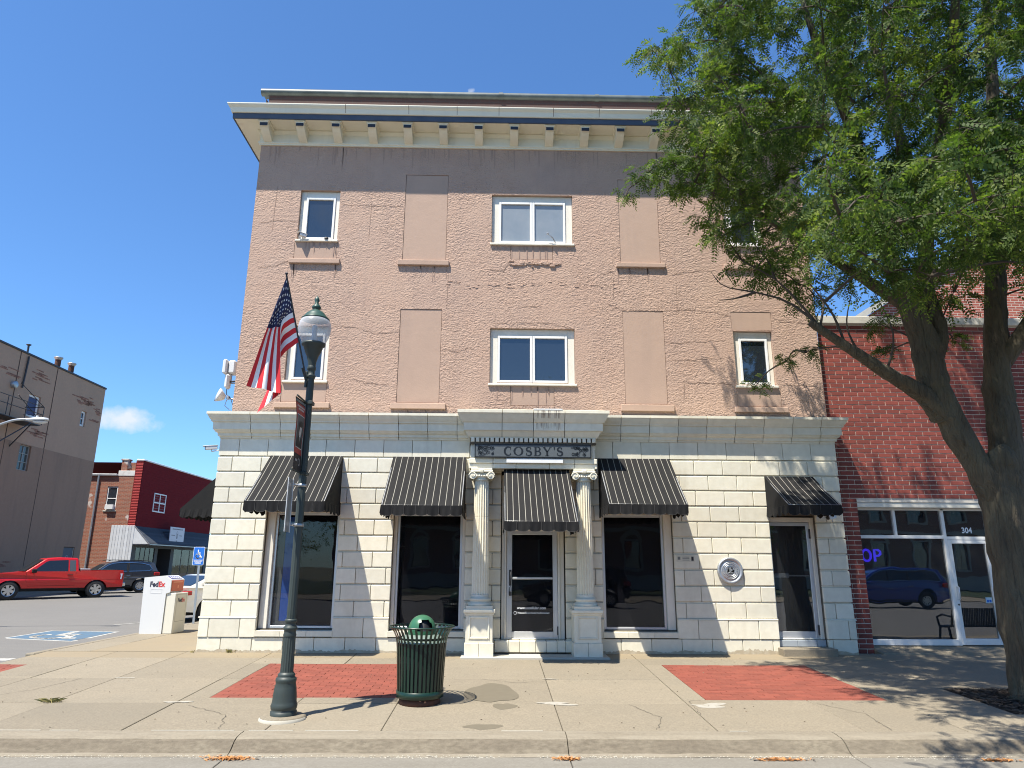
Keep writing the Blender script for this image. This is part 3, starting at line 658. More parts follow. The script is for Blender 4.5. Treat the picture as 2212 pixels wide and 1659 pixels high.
# sills of the shop windows: three stones each
for a, b in ((-5.55, -3.98), (-2.88, -1.33), (1.50, 3.04)):
    n = 3
    for i in range(n):
        p, q = a+(b-a)*i/n, a+(b-a)*(i+1)/n
        mb = MB(); mb.prism([(-.165, .30), (-.165, .405), (.14, .435), (.14, .30)], lambda u, v_, t: (t, u, v_), p+.003, q-.003); mb.build('window_sill', STONE, bld)
# stone cornice, cast in lengths
cp = [(-.02, 4.325), (.02, 4.325), (.025, 4.36), (.055, 4.375), (.06, 4.43), (.10, 4.455), (.12, 4.49), (.14, 4.50), (.145, 4.655), (.175, 4.665), (.18, 4.69), (.215, 4.74), (.245, 4.80), (.262, 4.815), (.262, 4.868), (-.02, 4.93)]
def cpiece(x0, x1, left=False, right=False, yb=-.105, prof=cp, name='cornice_block', ret=.5, mt=STONE):
    pts = [(x0, yb), (x1, yb)]
    if left: pts = [(x0, yb+ret)]+pts
    if right: pts = pts+[(x1, yb+ret)]
    v, f = sweep(pts, prof); mb = MB(); mb.add(v, f); return mb.build(name, mt, bld)
xs = [-6.66]+[-6.0+.633*i for i in range(8)]+[-1.25]
for i, (a, b) in enumerate(zip(xs, xs[1:])): cpiece(a+(.006 if i else 0), b-.006, left=(i == 0), ret=.045)
xs = [1.36]+[1.98+.625*i for i in range(8)]+[6.67]
for i, (a, b) in enumerate(zip(xs, xs[1:])): cpiece(a+.006, b-(.006 if b < 6.6 else 0), right=(b > 6.6), ret=.1)
DIRT = mat('base_dirt', (.40, .335, .235), .95, var=((8, .8, (.55, .50, .39), 6, 0, None, .45),))
for p, q in span_cut(-6.66, 6.69, .0, .28):
    if p > -.7 and q < .9: continue
    n = int((q-p)/.035); v = []
    for i in range(n+1):
        x = p+(q-p)*i/n; h_ = .012+.035*abs(sin(x*2.3)*sin(x*5.1+1))+random.uniform(0, .03)+(.06 if 4.0 < x < 4.9 else 0)*random.random(); v += [(x, -.1395, -.02), (x, -.1395, h_)]
    mb = MB(); mb.add(v, [(2*i, 2*i+2, 2*i+3, 2*i+1) for i in range(n)]); mb.build('splash_dirt', DIRT, bld)
# ---- portico
PY = -.62
pp = [(-.02, 4.30), (.02, 4.30), (.05, 4.34), (.08, 4.40), (.10, 4.43), (.13, 4.44), (.135, 4.60), (.16, 4.61), (.20, 4.68), (.24, 4.76), (.262, 4.79), (.262, 4.85), (-.02, 4.92)]
xs = [-1.27, -.62, .0, .1, .72, 1.38]; xs = [-1.27, -.60, .055, .71, 1.38]
for i, (a, b) in enumerate(zip(xs, xs[1:])): cpiece(a+.006*(i > 0), b-.006*(i < 3), i == 0, i == 3, PY, pp, ret=.56)
mb = MB(); mb.box(-1.26, 1.37, PY+.01, -.06, 4.17, 4.91, .004); mb.box(-1.27, 1.38, PY-.02, -.06, 4.17, 4.20, .004); mb.build('portico_core', STONEB, bld)
q = MB(); q.box(-.036, .036, PY-.055, PY+.02, 4.205, 4.296, .004); dm = q.mesh('dentil', STONE)
for i in range(26): instance('dentil', dm, bld, (-1.22+i*.1015+.01, 0, 0))
mb = MB(); mb.box(-1.27, 1.38, PY-.035, -.1, 4.296, 4.303); mb.build('dentil_fillet', STONE, bld)
mb = MB(); mb.box(-1.25, 1.36, PY+.05, -.06, 3.875, 4.17, .01); mb.build('portico_frieze', STONE, bld)
for i, (a, b) in enumerate(zip((-1.28, -.78, -.30, .40, .92), (-.78, -.30, .40, .92, 1.40))):
    mb = MB(); mb.box(a+.003, b-.003, PY+.03+random.uniform(0, .01), -.1, 3.77, 3.872, .008); mb.box(a+.003, b-.003, PY+.06, -.1, 3.665, 3.767, .008); mb.build('architrave_block', STONE, bld)
mb = MB(); mb.box(-.50, .68, PY-.02, PY+.1, 3.775, 3.865, .004); mb.build('white_board', WHITE, bld)
STK = mat('rust_streak', (.36, .30, .24), .9)
mb = MB()
for i in range(26):
    x = random.uniform(.10, .62); z0_ = random.uniform(4.45, 4.53); mb.add([(x, PY-.1378, 4.60), (x+random.uniform(.004, .012), PY-.1378, 4.60), (x+.006, PY-.1372, z0_), (x+.003, PY-.1372, z0_)], [(0, 1, 2, 3)])
mb.build('streak', STK, bld); mb = MB()
for i in range(22):
    x = random.uniform(.08, .64); mb.add([(x, PY-.2645, 4.842), (x+random.uniform(.005, .016), PY-.2645, 4.842), (x+.008, PY-.2645, 4.80), (x+.002, PY-.2645, 4.80)], [(0, 1, 2, 3)]); mb.add([(x, PY-.262, 4.79), (x+.009, PY-.262, 4.79), (x+.006, PY-.205, 4.685), (x+.002, PY-.205, 4.685)], [(0, 1, 2, 3)])
mb.build('streak', STK, bld)
mb = MB(); mb.box(.05, .66, PY-.268, PY-.2, 4.852, 4.878, .004); mb.build('white_flashing', WHITE, bld)
# columns
for cx in (-1.01, 1.115):
    cy = -.46
    fl = lambda a: 1-.17*abs(sin(a*10))**.8
    mb = MB(); H = [(.178, 1.14), (.170, 1.17), (.168, 1.885), (.163, 1.89), (.163, 1.90), (.167, 1.905), (.160, 2.66), (.155, 2.665), (.155, 2.675), (.159, 2.68), (.148, 3.36), (.150, 3.41)]
    mb.lathe(cx, cy, H, 120, smooth=False, flute=fl); col = mb.build('column', STONE, bld)
    mb = MB(); mb.lathe(cx, cy, [(.0, .93), (.245, .93), (.25, .955), (.245, .985), (.20, 1.0), (.20, 1.02), (.222, 1.035), (.225, 1.055), (.215, 1.075), (.185, 1.085), (.18, 1.14)], 32); mb.box(cx-.26, cx+.26, cy-.26, cy+.26, .85, .935, .006); mb.build('base', STONE, col)
    mb = MB(); mb.box(cx-.265, cx+.265, cy-.245, cy+.3, .25, .80, .006)
    mb.box(cx-.31, cx+.31, cy-.29, cy+.3, .80, .87, .012); mb.box(cx-.285, cx+.285, cy-.265, cy+.3, .765, .802, .008)
    mb.build('pedestal', STONE, col)
    for s_ in (-1, 1):
        mb = MB(); mb.box(cx+(0 if s_ > 0 else -.285)+.002, cx+(.285 if s_ > 0 else 0)-.002, cy-.275, cy+.3, -.06, .25, .008); mb.build('plinth_block', STONE, col)
    mb = MB(); frame_rect(mb, cx-.205, cx+.205, .32, .74, .035, cy-.262, cy-.24, .008); mb.build('pedestal_panel', STONE, col)
    cap = MB(); cap.lathe(cx, cy, [(.150, 3.40), (.165, 3.42), (.165, 3.44), (.15, 3.445), (.185, 3.48), (.195, 3.52)], 32); cap.box(cx-.235, cx+.235, cy-.2, cy+.2, 3.575, 3.61, .008); cap.box(cx-.22, cx+.22, cy-.185, cy+.185, 3.612, 3.66, .008); cap.box(cx-.19, cx+.19, cy-.15, cy+.15, 3.5, 3.575, .01)
    for sx in (-1, 1):
        vx = cx+sx*.185
        cap.tube([(vx, cy-.19, 3.51), (vx, cy-.10, 3.51), (vx, cy, 3.51), (vx, cy+.1, 3.51), (vx, cy+.19, 3.51)], [.078, .062, .05, .062, .078], 18)
        sp = [(vx+sx*(.078-.0058*i)*cos(i*.62), cy-.192, 3.512+(.078-.0058*i)*sin(i*.62)) for i in range(12)]
        cap.tube(sp, .012, 5)
        cap.tube([(vx, cy-.205, 3.51), (vx, cy-.18, 3.51)], .018, 8)
    cap.box(cx-.05, cx+.05, cy-.215, cy-.15, 3.56, 3.64, .02)
    for i in range(5): cap.tube([(cx-.1+.05*i, cy-.19, 3.485), (cx-.1+.05*i, cy-.16, 3.525)], .018, 6)
    cap.build('capital', STONE, col)
mb = MB(); mb.box(-1.36, 1.52, -.84, -.08, -.2, .0, .006); mb.build('door_slab', mat('pale_slab', (.42, .40, .34), .8, var=((5, .5, (.45, .42, .35), 5),)), bld)
for a, b in zip((-.71, -.42, -.2, .12, .33, .55, .72), (-.42, -.2, .12, .33, .55, .72, .86)):
    mb = MB(); mb.box(a+.003, b-.003, -.27+random.uniform(0, .01), .3, .03, .245+random.uniform(-.004, .004), .01); mb.build('step_block', STONE, bld)
mb = MB(); mb.box(-.72, .87, -.25, .3, .02, .235); mb.build('step_bed', STONEB, bld)
# entrance door
mb = MB(); frame_rect(mb, -.58, .73, .25, 3.6, (.10, .13, .02, .1), .0, .12, .006); mb.box(-.48, .60, .0, .12, 2.42, 2.55, .006); mb.box(-.52, -.485, -.03, .02, .25, 3.6, .006); mb.box(.602, .64, -.03, .02, .25, 3.6, .006); dsur = mb.build('door_surround', CREAMW, bld)
mb = MB(); frame_rect(mb, -.475, .595, .27, 2.42, (.115, .10, .125, .08), .035, .085, .006); door = mb.build('door', ALU, bld)
mb = MB(); mb.box(-.36, .495, .055, .061, .395, 2.34); mb.build('pane', GLD, door)
mb = MB(); mb.box(-.36, .495, .025, .054, 1.43, 1.475, .008); mb.build('push_bar', ALU, door)
mb = MB(); mb.tube([(-.385, .03, 1.58), (-.385, -.03, 1.57), (-.385, -.035, 1.36), (-.385, .03, 1.34)], .012, 6); mb.box(-.42, -.37, .02, .036, 1.3, 1.62, .004); mb.build('handle', STEEL, door)
mb = MB(); mb.box(-.425, -.365, -.05, -.012, 1.10, 1.19, .008); mb.tube([(-.415, -.03, 1.19), (-.413, -.03, 1.26), (-.395, -.03, 1.29), (-.377, -.03, 1.26), (-.375, -.03, 1.19)], .006, 6); mb.build('padlock', BLK, door)
mb = MB(); mb.box(.575, .60, .015, .04, .33, .5, .004); mb.build('hinge', STEEL, door)
fl = lambda cx, z, y: (lambda x, v_, t: (cx+x, y, z+v_))
letter('lettering', 'www.uscellular.com', .075, SWHT, door, fl(.05, .835, .051), .001, .60)
letter('lettering', 'Welcome To Our Smoke Free Environment', .05, SWHT, door, fl(.09, .745, .051), .0008, .66)
mb = MB(); mb.lathe(0, 0, [(.026, 0), (.033, 0)], 14); mb.v = [(-.29+x, .051, .76+y) for x, y, z in mb.v]; mb.build('no_smoking_mark', SWHT, door, norm=False)
# shop windows
for i, (a, b) in enumerate(((-5.53, -3.99), (-2.86, -1.34), (1.52, 3.03))):
    mb = MB(); z0, z1 = .437, 2.80
    l, r_ = ((.17, .03), (.07, .07), (.03, .17))[i]
    mb.box(a+.001, a+l, .0, .12, z0, z1, .006); mb.box(b-r_, b-.001, .0, .12, z0, z1, .006); mb.box(a+l-.01, b-r_+.01, .02, .11, z1-.03, z1-.002)
    wn_ = mb.build('window', CREAMW, bld)
    mb = MB(); frame_rect(mb, a+l+.002, b-r_-.002, z0+.003, z1-.03, .05, .06, .13, .006); mb.build('frame', ALU, wn_)
    mb = MB(); mb.box(a+l+.054, b-r_-.054, .10, .106, z0+.057, z1-.084); mb.build('pane', GLD, wn_)
# dark rooms behind the glass
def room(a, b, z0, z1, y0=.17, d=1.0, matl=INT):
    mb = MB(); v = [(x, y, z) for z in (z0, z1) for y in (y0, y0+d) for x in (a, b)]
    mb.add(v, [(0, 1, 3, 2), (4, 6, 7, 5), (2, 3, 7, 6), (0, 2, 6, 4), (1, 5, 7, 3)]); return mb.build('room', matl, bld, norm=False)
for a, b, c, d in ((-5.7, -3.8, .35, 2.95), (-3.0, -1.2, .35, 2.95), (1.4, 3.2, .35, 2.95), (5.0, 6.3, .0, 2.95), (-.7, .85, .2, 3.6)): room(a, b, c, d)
mb = MB(); mb.box(-5.16, -4.99, .135, .15, .58, 2.68); mb.build('blue_display', INTB, bld)
mb = MB(); mb.box(-5.29, -5.17, .14, .2, .5, 2.7); mb.box(-5.16, -4.99, .125, .134, .50, .58); mb.build('window_post', INTW, bld)
# side door at the right
mb = MB(); frame_rect(mb, 5.105, 6.095, .27, 2.74, (.03, .08, .02, .09), .0, .13, .006); mb.build('side_door_surround', CREAMW, bld)
mb = MB(); frame_rect(mb, 5.138, 6.012, .29, 2.64, (.028, .075, .13, .075), .04, .09, .006); d2 = mb.build('side_door', ALU, bld)
mb = MB(); mb.box(5.168, 5.935, .06, .066, .425, 2.56); mb.build('pane', GLS, d2)
mb = MB(); mb.box(5.168, 5.935, .10, .13, 1.52, 1.55, .004); mb.box(5.2, 5.5, .085, .13, 1.49, 1.58, .008); mb.build('push_bar', ALU, d2)
mb = MB(); mb.box(5.985, 6.02, .015, .04, .35, .55, .004); mb.box(5.985, 6.02, .015, .04, 2.3, 2.5, .004); mb.build('hinge', STEEL, d2)
for a, b in ((5.11, 5.5), (5.5, 5.9), (5.9, 6.09)):
    mb = MB(); mb.box(a+.003, b-.003, -.06, .14, .135, .262, .006); mb.build('door_tile', mat('blue_grey_tile', (.33, .36, .38), .4) if 'blue_grey_tile' not in MAT else MAT['blue_grey_tile'], bld)
mb = MB(); mb.box(5.05, 6.15, -.42, .14, -.1, .13, .012); mb.build('door_step', CONC, bld)
# ================================================================== THINGS FIXED TO THE CORNER BUILDING
# name board
t = thing('name_board', "slate grey shop name board reading COSBY'S between carved scrolls", 'sign', (.05, PY, 3.88))
mb = MB(); mb.box(-1.17, 1.27, PY-.03, PY+.048, 3.882, 4.168, .004); mb.build('board', SIGNM, t)
mb = MB(); frame_rect(mb, -1.165, 1.265, 3.887, 4.163, .018, PY-.036, PY-.029, .003); mb.build('border', SIGND, t)
def ribbon(mb, pts, wd, fn, closed=False):
    P = [Vector(p) for p in pts]; n = len(P); v = []
    for i, p in enumerate(P):
        a, b = P[max(i-1, 0)], P[min(i+1, n-1)]
        if closed: a, b = P[i-1], P[(i+1) % n]
        tt = (b-a).normalized(); nn_ = Vector((-tt.y, tt.x)); w_ = wd(i/(n-1)) if callable(wd) else wd
        v += [fn(*(p+nn_*w_/2)), fn(*(p-nn_*w_/2))]
    m_ = n if closed else n-1
    mb.add(v, [(2*i, 2*i+1, 2*((i+1) % n)+1, 2*((i+1) % n)) for i in range(m_)])
arc = lambda cx, cy, rx, ry, a, b, n=20: [(cx+rx*cos(math.radians(a+(b-a)*i/n)), cy+ry*sin(math.radians(a+(b-a)*i/n))) for i in range(n+1)]
thk = lambda lo, hi: (lambda s_: lo+(hi-lo)*sin(pi*s_)**1.3)
def serif(mb, ch, x, z, h, fn):
    """roman capitals with thick and thin strokes and bracketed feet; returns advance"""
    F = lambda u, v_: fn(x+u*h, z+v_*h)
    R = lambda a, b, c, d: mb.add([F(a, c), F(b, c), F(b, d), F(a, d)], [(0, 1, 2, 3)])
    if ch == 'C':
        ribbon(mb, arc(.46, .5, .36, .47, 50, 310, 26), thk(.05, .19), F); R(.66, .72, .66, .96); R(.66, .72, .08, .30); return .84
    if ch == 'O':
        ribbon(mb, arc(.5, .5, .40, .46, 0, 360, 40), lambda s_: .05+.14*abs(cos(2*pi*s_))**1.5, F); return 1.04
    if ch == 'S':
        ribbon(mb, arc(.34, .735, .22, .21, 35, 250, 14)+arc(.34, .265, .25, .24, 70, -145, 16), thk(.05, .19), F); R(.50, .56, .68, .95); R(.08, .14, .05, .32); return .70
    if ch == 'B':
        R(.12, .30, 0, 1); R(.02, .12, 0, .04); R(.02, .12, .96, 1)
        ribbon(mb, [(.28, .975), (.42, .975)]+arc(.44, .755, .20, .22, 90, -90, 14)+[(.28, .53)], lambda s_: .05+.11*sin(pi*s_)**3, F)
        ribbon(mb, [(.28, .50)]+[(.44, .50)]+arc(.46, .265, .24, .235, 90, -90, 14)+[(.28, .025)], lambda s_: .05+.11*sin(pi*s_)**3, F); return .80
    if ch == 'Y':
        ribbon(mb, [(.12, .98), (.46, .45)], .17, F); ribbon(mb, [(.78, .98), (.48, .45)], .06, F); R(.37, .55, 0, .5); R(.25, .67, 0, .04); R(0, .30, .96, 1); R(.64, .92, .96, 1); return .90
    if ch == "'":
        mb.add([F(.06, 1), F(.22, 1), F(.17, .68), F(.11, .68)], [(0, 1, 2, 3)]); return .30
x = -.575; lets = []
for ch in "COSBY'S": mb = MB(); x += serif(mb, ch, x, 3.925, .185, lambda u, v_: (u, PY-.034, v_))*.185*1.16; lets.append(mb)
xs_ = [q[0] for mb in lets for q in mb.v]; k = 1.24/(max(xs_)-min(xs_))
for mb in lets: mb.v = [(-.56+(q[0]-min(xs_))*k, q[1], q[2]) for q in mb.v]; mb.build('letter', SIGND, t, norm=False)
for s_ in (-1, 1):
    mb = MB(); cxx = .05+s_*.98
    for i in range(44):
        u0 = random.uniform(-.17, .17); v0 = random.uniform(-.09, .09)
        if (u0*s_ < -.02 and abs(v0) < .04): continue
        r0 = random.uniform(.022, .045); a0 = random.uniform(0, 360)
        ribbon(mb, [(cxx+u0+r0*(1-.06*j)*cos(math.radians(a0+j*28*s_)), 4.025+v0*.95+r0*(1-.06*j)*sin(math.radians(a0+j*28*s_))) for j in range(14)], .009, lambda a, b: (a, PY-.034, b))
    mb.build('carved_scroll', SIGND, t, norm=False)
# awnings
def awning(label, x0, x1, zt, zf, yw, yf, vz, stripes=True, group='black striped awnings on the corner building', ns=12):
    t = thing('awning', label, 'awning', ((x0+x1)/2, yw, zt), group)
    mb = MB(); ny = 8; W = x1-x0
    edges = [x0]
    if stripes:
        sp = W/ns
        for i in range(ns):
            c = x0+sp*(i+.5); edges += [c-.0052, c+.0052]
    edges.append(x1)
    def pt_(x, s_):
        sag = .028*sin(pi*s_)*(.45+.55*sin(pi*(x-x0)/W))+.006*sin(9*s_+x*11)*sin(pi*s_)
        return (x, yw+(yf-yw)*s_, zt+(zf-zt)*s_-sag)
    v = [pt_(x, j/ny) for j in range(ny+1) for x in edges]; n = len(edges)
    for j in range(ny):
        for i in range(n-1): mb.f.append((j*n+i, j*n+i+1, (j+1)*n+i+1, (j+1)*n+i)); mb.m.append(1 if i % 2 else 0); mb.sm.append(True)
    mb.v = v; canopy = mb.build('canopy', [FAB, FABW], t, norm=False)
    for nm, x in (('side_panel', x0), ('side_panel', x1)):
        mb = MB(); s_ = 1 if x == x1 else -1
        mb.add([(x, yw, zt), (x, yw+.0, zf), (x, yf, zf)]+[pt_(x, q/4) for q in (3, 2, 1)], [(0, 1, 2, 3, 4, 5)])
        fv = []; nn_ = 16
        for i in range(nn_+1):
            q = i/nn_; y = yw+(yf-yw)*q; wv = .012*sin(i*2.1+x); fv += [(x+wv*.3, y, zf), (x+s_*.01+wv, y, zf-vz*(.72+.28*abs(sin(q*pi*4))))]
        mb.add(fv, [(2*i, 2*i+2, 2*i+3, 2*i+1) for i in range(nn_)]); mb.build(nm, FAB, t)
    mb = MB(); ns_ = max(4, round(W/.235)); k = 8; vv = []
    for i in range(ns_*k+1):
        x = x0+W*i/(ns_*k); q = (i % k)/k; sc = abs(sin(pi*i/k)); wv = .010*sin(i*1.3+zt*9)+.012*sin(i*.37)
        for j in range(4):
            f_ = j/3; vv.append((x, yf-.004+wv*f_, zf-vz*f_*(.80+.20*sc**.5)))
    mb.add(vv, [(4*i+j, 4*i+4+j, 4*i+5+j, 4*i+1+j) for i in range(ns_*k) for j in range(3)], 0, True)
    mb.build('valance', FAB, t, norm=False)
    mb = MB()
    for i in range(1, ns_):
        x = x0+W*i/ns_; mb.box(x-.003, x+.003, yf-.012, yf-.006, zf-vz*.8, zf-.002)
    pp_ = [vv[4*i+3] for i in range(ns_*k+1)]; mb.tube([(a, b-.003, c) for a, b, c in pp_], .004, 4, cap=False); mb.build('valance_piping', FABE, t)
    mb = MB(); r = .012; e = .016
    mb.tube([(x0+e, yw, zf), (x0+e, yf+e, zf), (x1-e, yf+e, zf), (x1-e, yw, zf)], r, 6); mb.tube([(x0+e, yw+.01, zt-.03), (x1-e, yw+.01, zt-.03)], r, 6)
    for x in (x0+e, x1-e): mb.tube([(x, yw, zt-.03), (x, yf+e, zf)], r, 6)
    mb.build('frame', GALV, t); return t
AG = 'black striped awnings on the corner building'
awning('black pinstriped awning over the shop window behind the lamp post', -5.55, -4.0, 3.96, 2.88, -.125, -1.45, .21)
awning('black pinstriped awning over the shop window left of the entrance columns', -2.93, -1.36, 3.96, 2.82, -.125, -1.42, .20)
awning('black pinstriped awning hanging lowest, over the central door between the columns', -.55, .82, 3.76, 2.49, -.30, -2.05, .18)
awning('pinstriped awning with a shadow across its top, over the window right of the columns', 1.48, 3.03, 3.96, 2.87, -.125, -1.45, .20)
awning('small black pinstriped awning over the side door at the right end of the stone front', 5.07, 6.13, 3.60, 2.90, -.125, -1.25, .2, ns=8)
def side_awning():
    t = thing('side_awning', 'plain black awning on the side wall, left of the stone corner', 'awning', (-6.68, 2.4, 4.1))
    y0, y1 = 1.4, 3.6; xw_, xf = -6.665, -8.02; zt, zf = 4.25, 2.93
    mb = MB(); mb.add([(xw_, y0, zt), (xw_, y1, zt), (xf, y1, zf), (xf, y0, zf)], [(0, 1, 2, 3)]); mb.build('canopy', FAB, t, norm=False)
    for y in (y0, y1):
        mb = MB(); mb.add([(xw_, y, zt), (xw_, y, zf), (xf, y, zf)], [(0, 1, 2)])
        n = 30; vv = []
        for i in range(n+1):
            x = xw_+(xf-xw_)*i/n; vv += [(x, y, zf), (x, y+.012*sin(i*1.7), zf-.2*(.78+.22*abs(sin(pi*i/5))))]
        mb.add(vv, [(2*i, 2*i+2, 2*i+3, 2*i+1) for i in range(n)]); mb.build('side_panel', FAB, t)
    n = 40; vv = []; mb = MB()
    for i in range(n+1):
        y = y0+(y1-y0)*i/n; vv += [(xf, y, zf), (xf+.012*sin(i*1.7), y, zf-.2*(.78+.22*abs(sin(pi*i/5))))]
    mb.add(vv, [(2*i, 2*i+2, 2*i+3, 2*i+1) for i in range(n)]); mb.build('valance', FAB, t)
side_awning()
# round plaque
t = thing('round_plaque', 'round silver metal plaque with raised rings on the stone wall', 'plaque', (4.18, -.12, 1.63))
mb = MB(); Pm = lambda r, y: (r, y)
def disc(mb, prof, cx, cz, n=48):
    v = [(cx+r*cos(2*pi*k/n), y, cz+r*sin(2*pi*k/n)) for r, y in prof for k in range(n)]
    mb.add(v, [(i*n+k, i*n+(k+1) % n, (i+1)*n+(k+1) % n, (i+1)*n+k) for i in range(len(prof)-1) for k in range(n)], 0, True)
disc(mb, [(.272, -.115), (.272, -.15), (.26, -.175), (.235, -.18), (.215, -.165), (.20, -.155), (.195, -.16), (0.001, -.158)], 4.18, 1.63); mb.build('disc', PLAQ, t)
mb = MB()
for r in (.17, .14, .11):
    disc(mb, [(r+.009, -.158), (r+.004, -.168), (r-.004, -.168), (r-.009, -.158)], 4.18, 1.63)
for i in range(26):
    a = 2*pi*i/26; mb.box(4.18+.155*cos(a)-.008, 4.18+.155*cos(a)+.008, -.166, -.157, 1.63+.155*sin(a)-.01, 1.63+.155*sin(a)+.01, .003)
mb.box(4.16, 4.20, -.172, -.157, 1.59, 1.69, .01); mb.box(4.13, 4.235, -.17, -.157, 1.575, 1.60, .006); mb.box(4.195, 4.225, -.172, -.157, 1.62, 1.665, .008)
for i in range(14): mb.box(4.09+random.random()*.17, 4.11+random.random()*.17, -.166, -.157, 1.55+random.random()*.15, 1.56+random.random()*.15)
mb.build('raised_relief', PLAQ, t)
# small sign plate
t = thing('notice_plate', 'small cream notice plate on the stone wall right of the shop window', 'sign', (3.26, -.12, 1.87))
mb = MB(); mb.box(3.075, 3.45, -.128, -.118, 1.80, 1.94, .003); mb.build('plate', mat('cream_plate', (.60, .57, .46), .5), t)
mb = MB(); mb.box(3.10, 3.155, -.1305, -.128, 1.845, 1.905); mb.box(3.385, 3.435, -.1305, -.128, 1.82, 1.91)
for i in range(3): mb.box(3.20, 3.345, -.1305, -.128, 1.832+i*.03, 1.843+i*.03)
mb.build('print', mat('plate_print', (.16, .17, .15), .6), t)
mb = MB(); mb.box(3.39, 3.432, -.131, -.1306, 1.83, 1.90); mb.build('dark_square', BLK, t)
# cameras, antennas
def camera_body(name, label, p, d, ln=.26, col=WPLA, arm=None):
    t = thing(name, label, 'camera', p); d = Vector(d).normalized(); p = Vector(p); u = Vector((0, 0, 1)); s_ = d.cross(u).normalized(); u = s_.cross(d)
    def ob(mb, a0, a1, w_, h0, h1, c=.01):
        q = MB(); q.box(a0, a1, -w_, w_, h0, h1, c); mb.add([p+d*x+s_*y+u*z for x, y, z in q.v], q.f)
    mb = MB(); ob(mb, -ln/2, ln/2, .045, -.04, .035, .012); mb.build('housing', col, t)
    mb = MB(); ob(mb, -ln/2-.01, ln/2+.05, .052, .036, .048, .004); mb.build('sunshade', col, t)
    mb = MB(); q = MB(); mb.tube([p+d*(ln/2-.01), p+d*(ln/2+.012)], .036, 14); mb.build('lens', BLK, t)
    mb = MB(); a = Vector(arm); mb.tube([p-u*.04, p-u*.08, a], .014, 6); mb.build('bracket', col, t); return t
camera_body('security_camera', 'white security camera jutting from the left corner of the stone front', (-6.84, -.1, 4.12), (-.9, -.35, -.12), .24, arm=(-6.67, -.08, 4.07))
camera_body('security_camera', 'white security camera on the sill of the topmost left window', (-5.30, -.09, 9.15), (-.8, -.5, .1), .16, arm=(-5.25, -.01, 9.09))
camera_body('security_camera', 'white security camera under the small awning by the side door', (6.30, -.42, 2.72), (-.75, -.6, -.15), .30, arm=(6.45, -.13, 2.70))
mb = MB(); mb.lathe(-4.76, -.03, [(.0, 9.14), (.04, 9.13), (.05, 9.10), (.05, 9.085)], 12); tag(mb.build('dome_camera', BLK), 'tiny black dome camera on the right end of the topmost left sill', 'camera')
def antenna(label, cz, kind):
    t = thing('antenna', label, 'antenna', (-6.55, .35, cz)); x = -6.8
    if kind == 0:
        mb = MB(); mb.box(-6.97, -6.87, .28, .62, cz-.17, cz+.17, .03); mb.box(-6.86, -6.70, .34, .60, cz-.15, cz+.16, .03); mb.build('panel', WPLA, t)
        mb = MB(); mb.tube([(-6.8, .45, cz-.1), (-6.8, .45, cz-.36), (-6.54, .45, cz-.36)], .02, 6); mb.build('mast', GALV, t)
    elif kind == 1:
        mb = MB(); mb.box(-6.90, -6.80, .30, .5, cz-.17, cz+.17, .04); mb.build('panel', WPLA, t)
        mb = MB(); mb.tube([(-6.82, .4, cz), (-6.54, .4, cz+.03)], .02, 6); mb.tube([(-6.86, .4, cz-.15), (-6.85, .4, cz-.3), (-6.75, .4, cz-.38), (-6.66, .4, cz-.6)], .008, 5); mb.build('cable', STEEL, t)
    else:
        mb = MB(); q = MB(); q.lathe(0, 0, [(.02, -.08), (.06, -.07), (.15, .06), (.16, .10), (.0, .07)], 20); d = Vector((-.75, -.5, .28)).normalized(); M3 = d.to_track_quat('Z', 'Y').to_matrix()
        mb.add([M3 @ Vector(p)+Vector((-6.93, .35, cz)) for p in q.v], q.f, 0, True); mb.build('horn', WPLA, t)
        mb = MB(); mb.box(-6.84, -6.78, .38, .46, cz-.05, cz+.03, .01); mb.tube([(-6.80, .42, cz-.02), (-6.54, .42, cz-.08)], .018, 6); mb.tube([(-6.83, .4, cz-.06), (-6.86, .4, cz-.2), (-6.7, .4, cz-.33)], .008, 5); mb.build('mount', GALV, t)
antenna('white box antenna, topmost on the left edge of the stucco wall', 6.06, 0)
antenna('slim white antenna panel, the middle one on the left edge of the stucco wall', 5.72, 1)
antenna('white horn antenna, lowest on the left edge of the stucco wall', 5.36, 2)

# ================================================================== LAMP POST
LX, LY = -3.395, -5.28
t = thing('street_lamp', 'dark green fluted lamp post with frosted acorn globe', 'street lamp', (LX, LY, -.21))
mb = MB(); mb.lathe(LX, LY, [(.0, -.165), (.25, -.17), (.285, -.185), (.29, -.30)], 40); mb.build('concrete_pad', CONC, t)
mb = MB(); mb.lathe(LX, LY, [(.286, -.187), (.300, -.205), (.302, -.23)], 40, ang=(math.radians(185), math.radians(355))); mb.build('white_edge', SALT, t, norm=False)
mb = MB(); mb.lathe(LX, LY, [(.165, -.17), (.165, -.12), (.15, -.115), (.162, -.09), (.168, -.055), (.158, -.03), (.152, .0), (.147, .08), (.137, .16), (.125, .21), (.128, .225), (.133, .25), (.128, .275), (.112, .285), (.108, .30), (.112, .315), (.10, .33), (.085, .345)], 40)
mb.build('base', LAMP, t)
fl2 = lambda a: 1-.06*abs(sin(a*8))**.7
mb = MB(); mb.lathe(LX, LY, [(.084, .345), (.078, .78)], 96, smooth=False, flute=fl2); mb.build('lower_shaft', LAMP, t)
mb = MB(); mb.lathe(LX, LY, [(.08, .78), (.085, .80), (.075, .83), (.078, .86), (.092, .88), (.088, .90), (.070, .915), (.068, .95), (.078, .965), (.08, .985), (.074, 1.0), (.06, 1.002)], 28); mb.build('collar', LAMP, t)
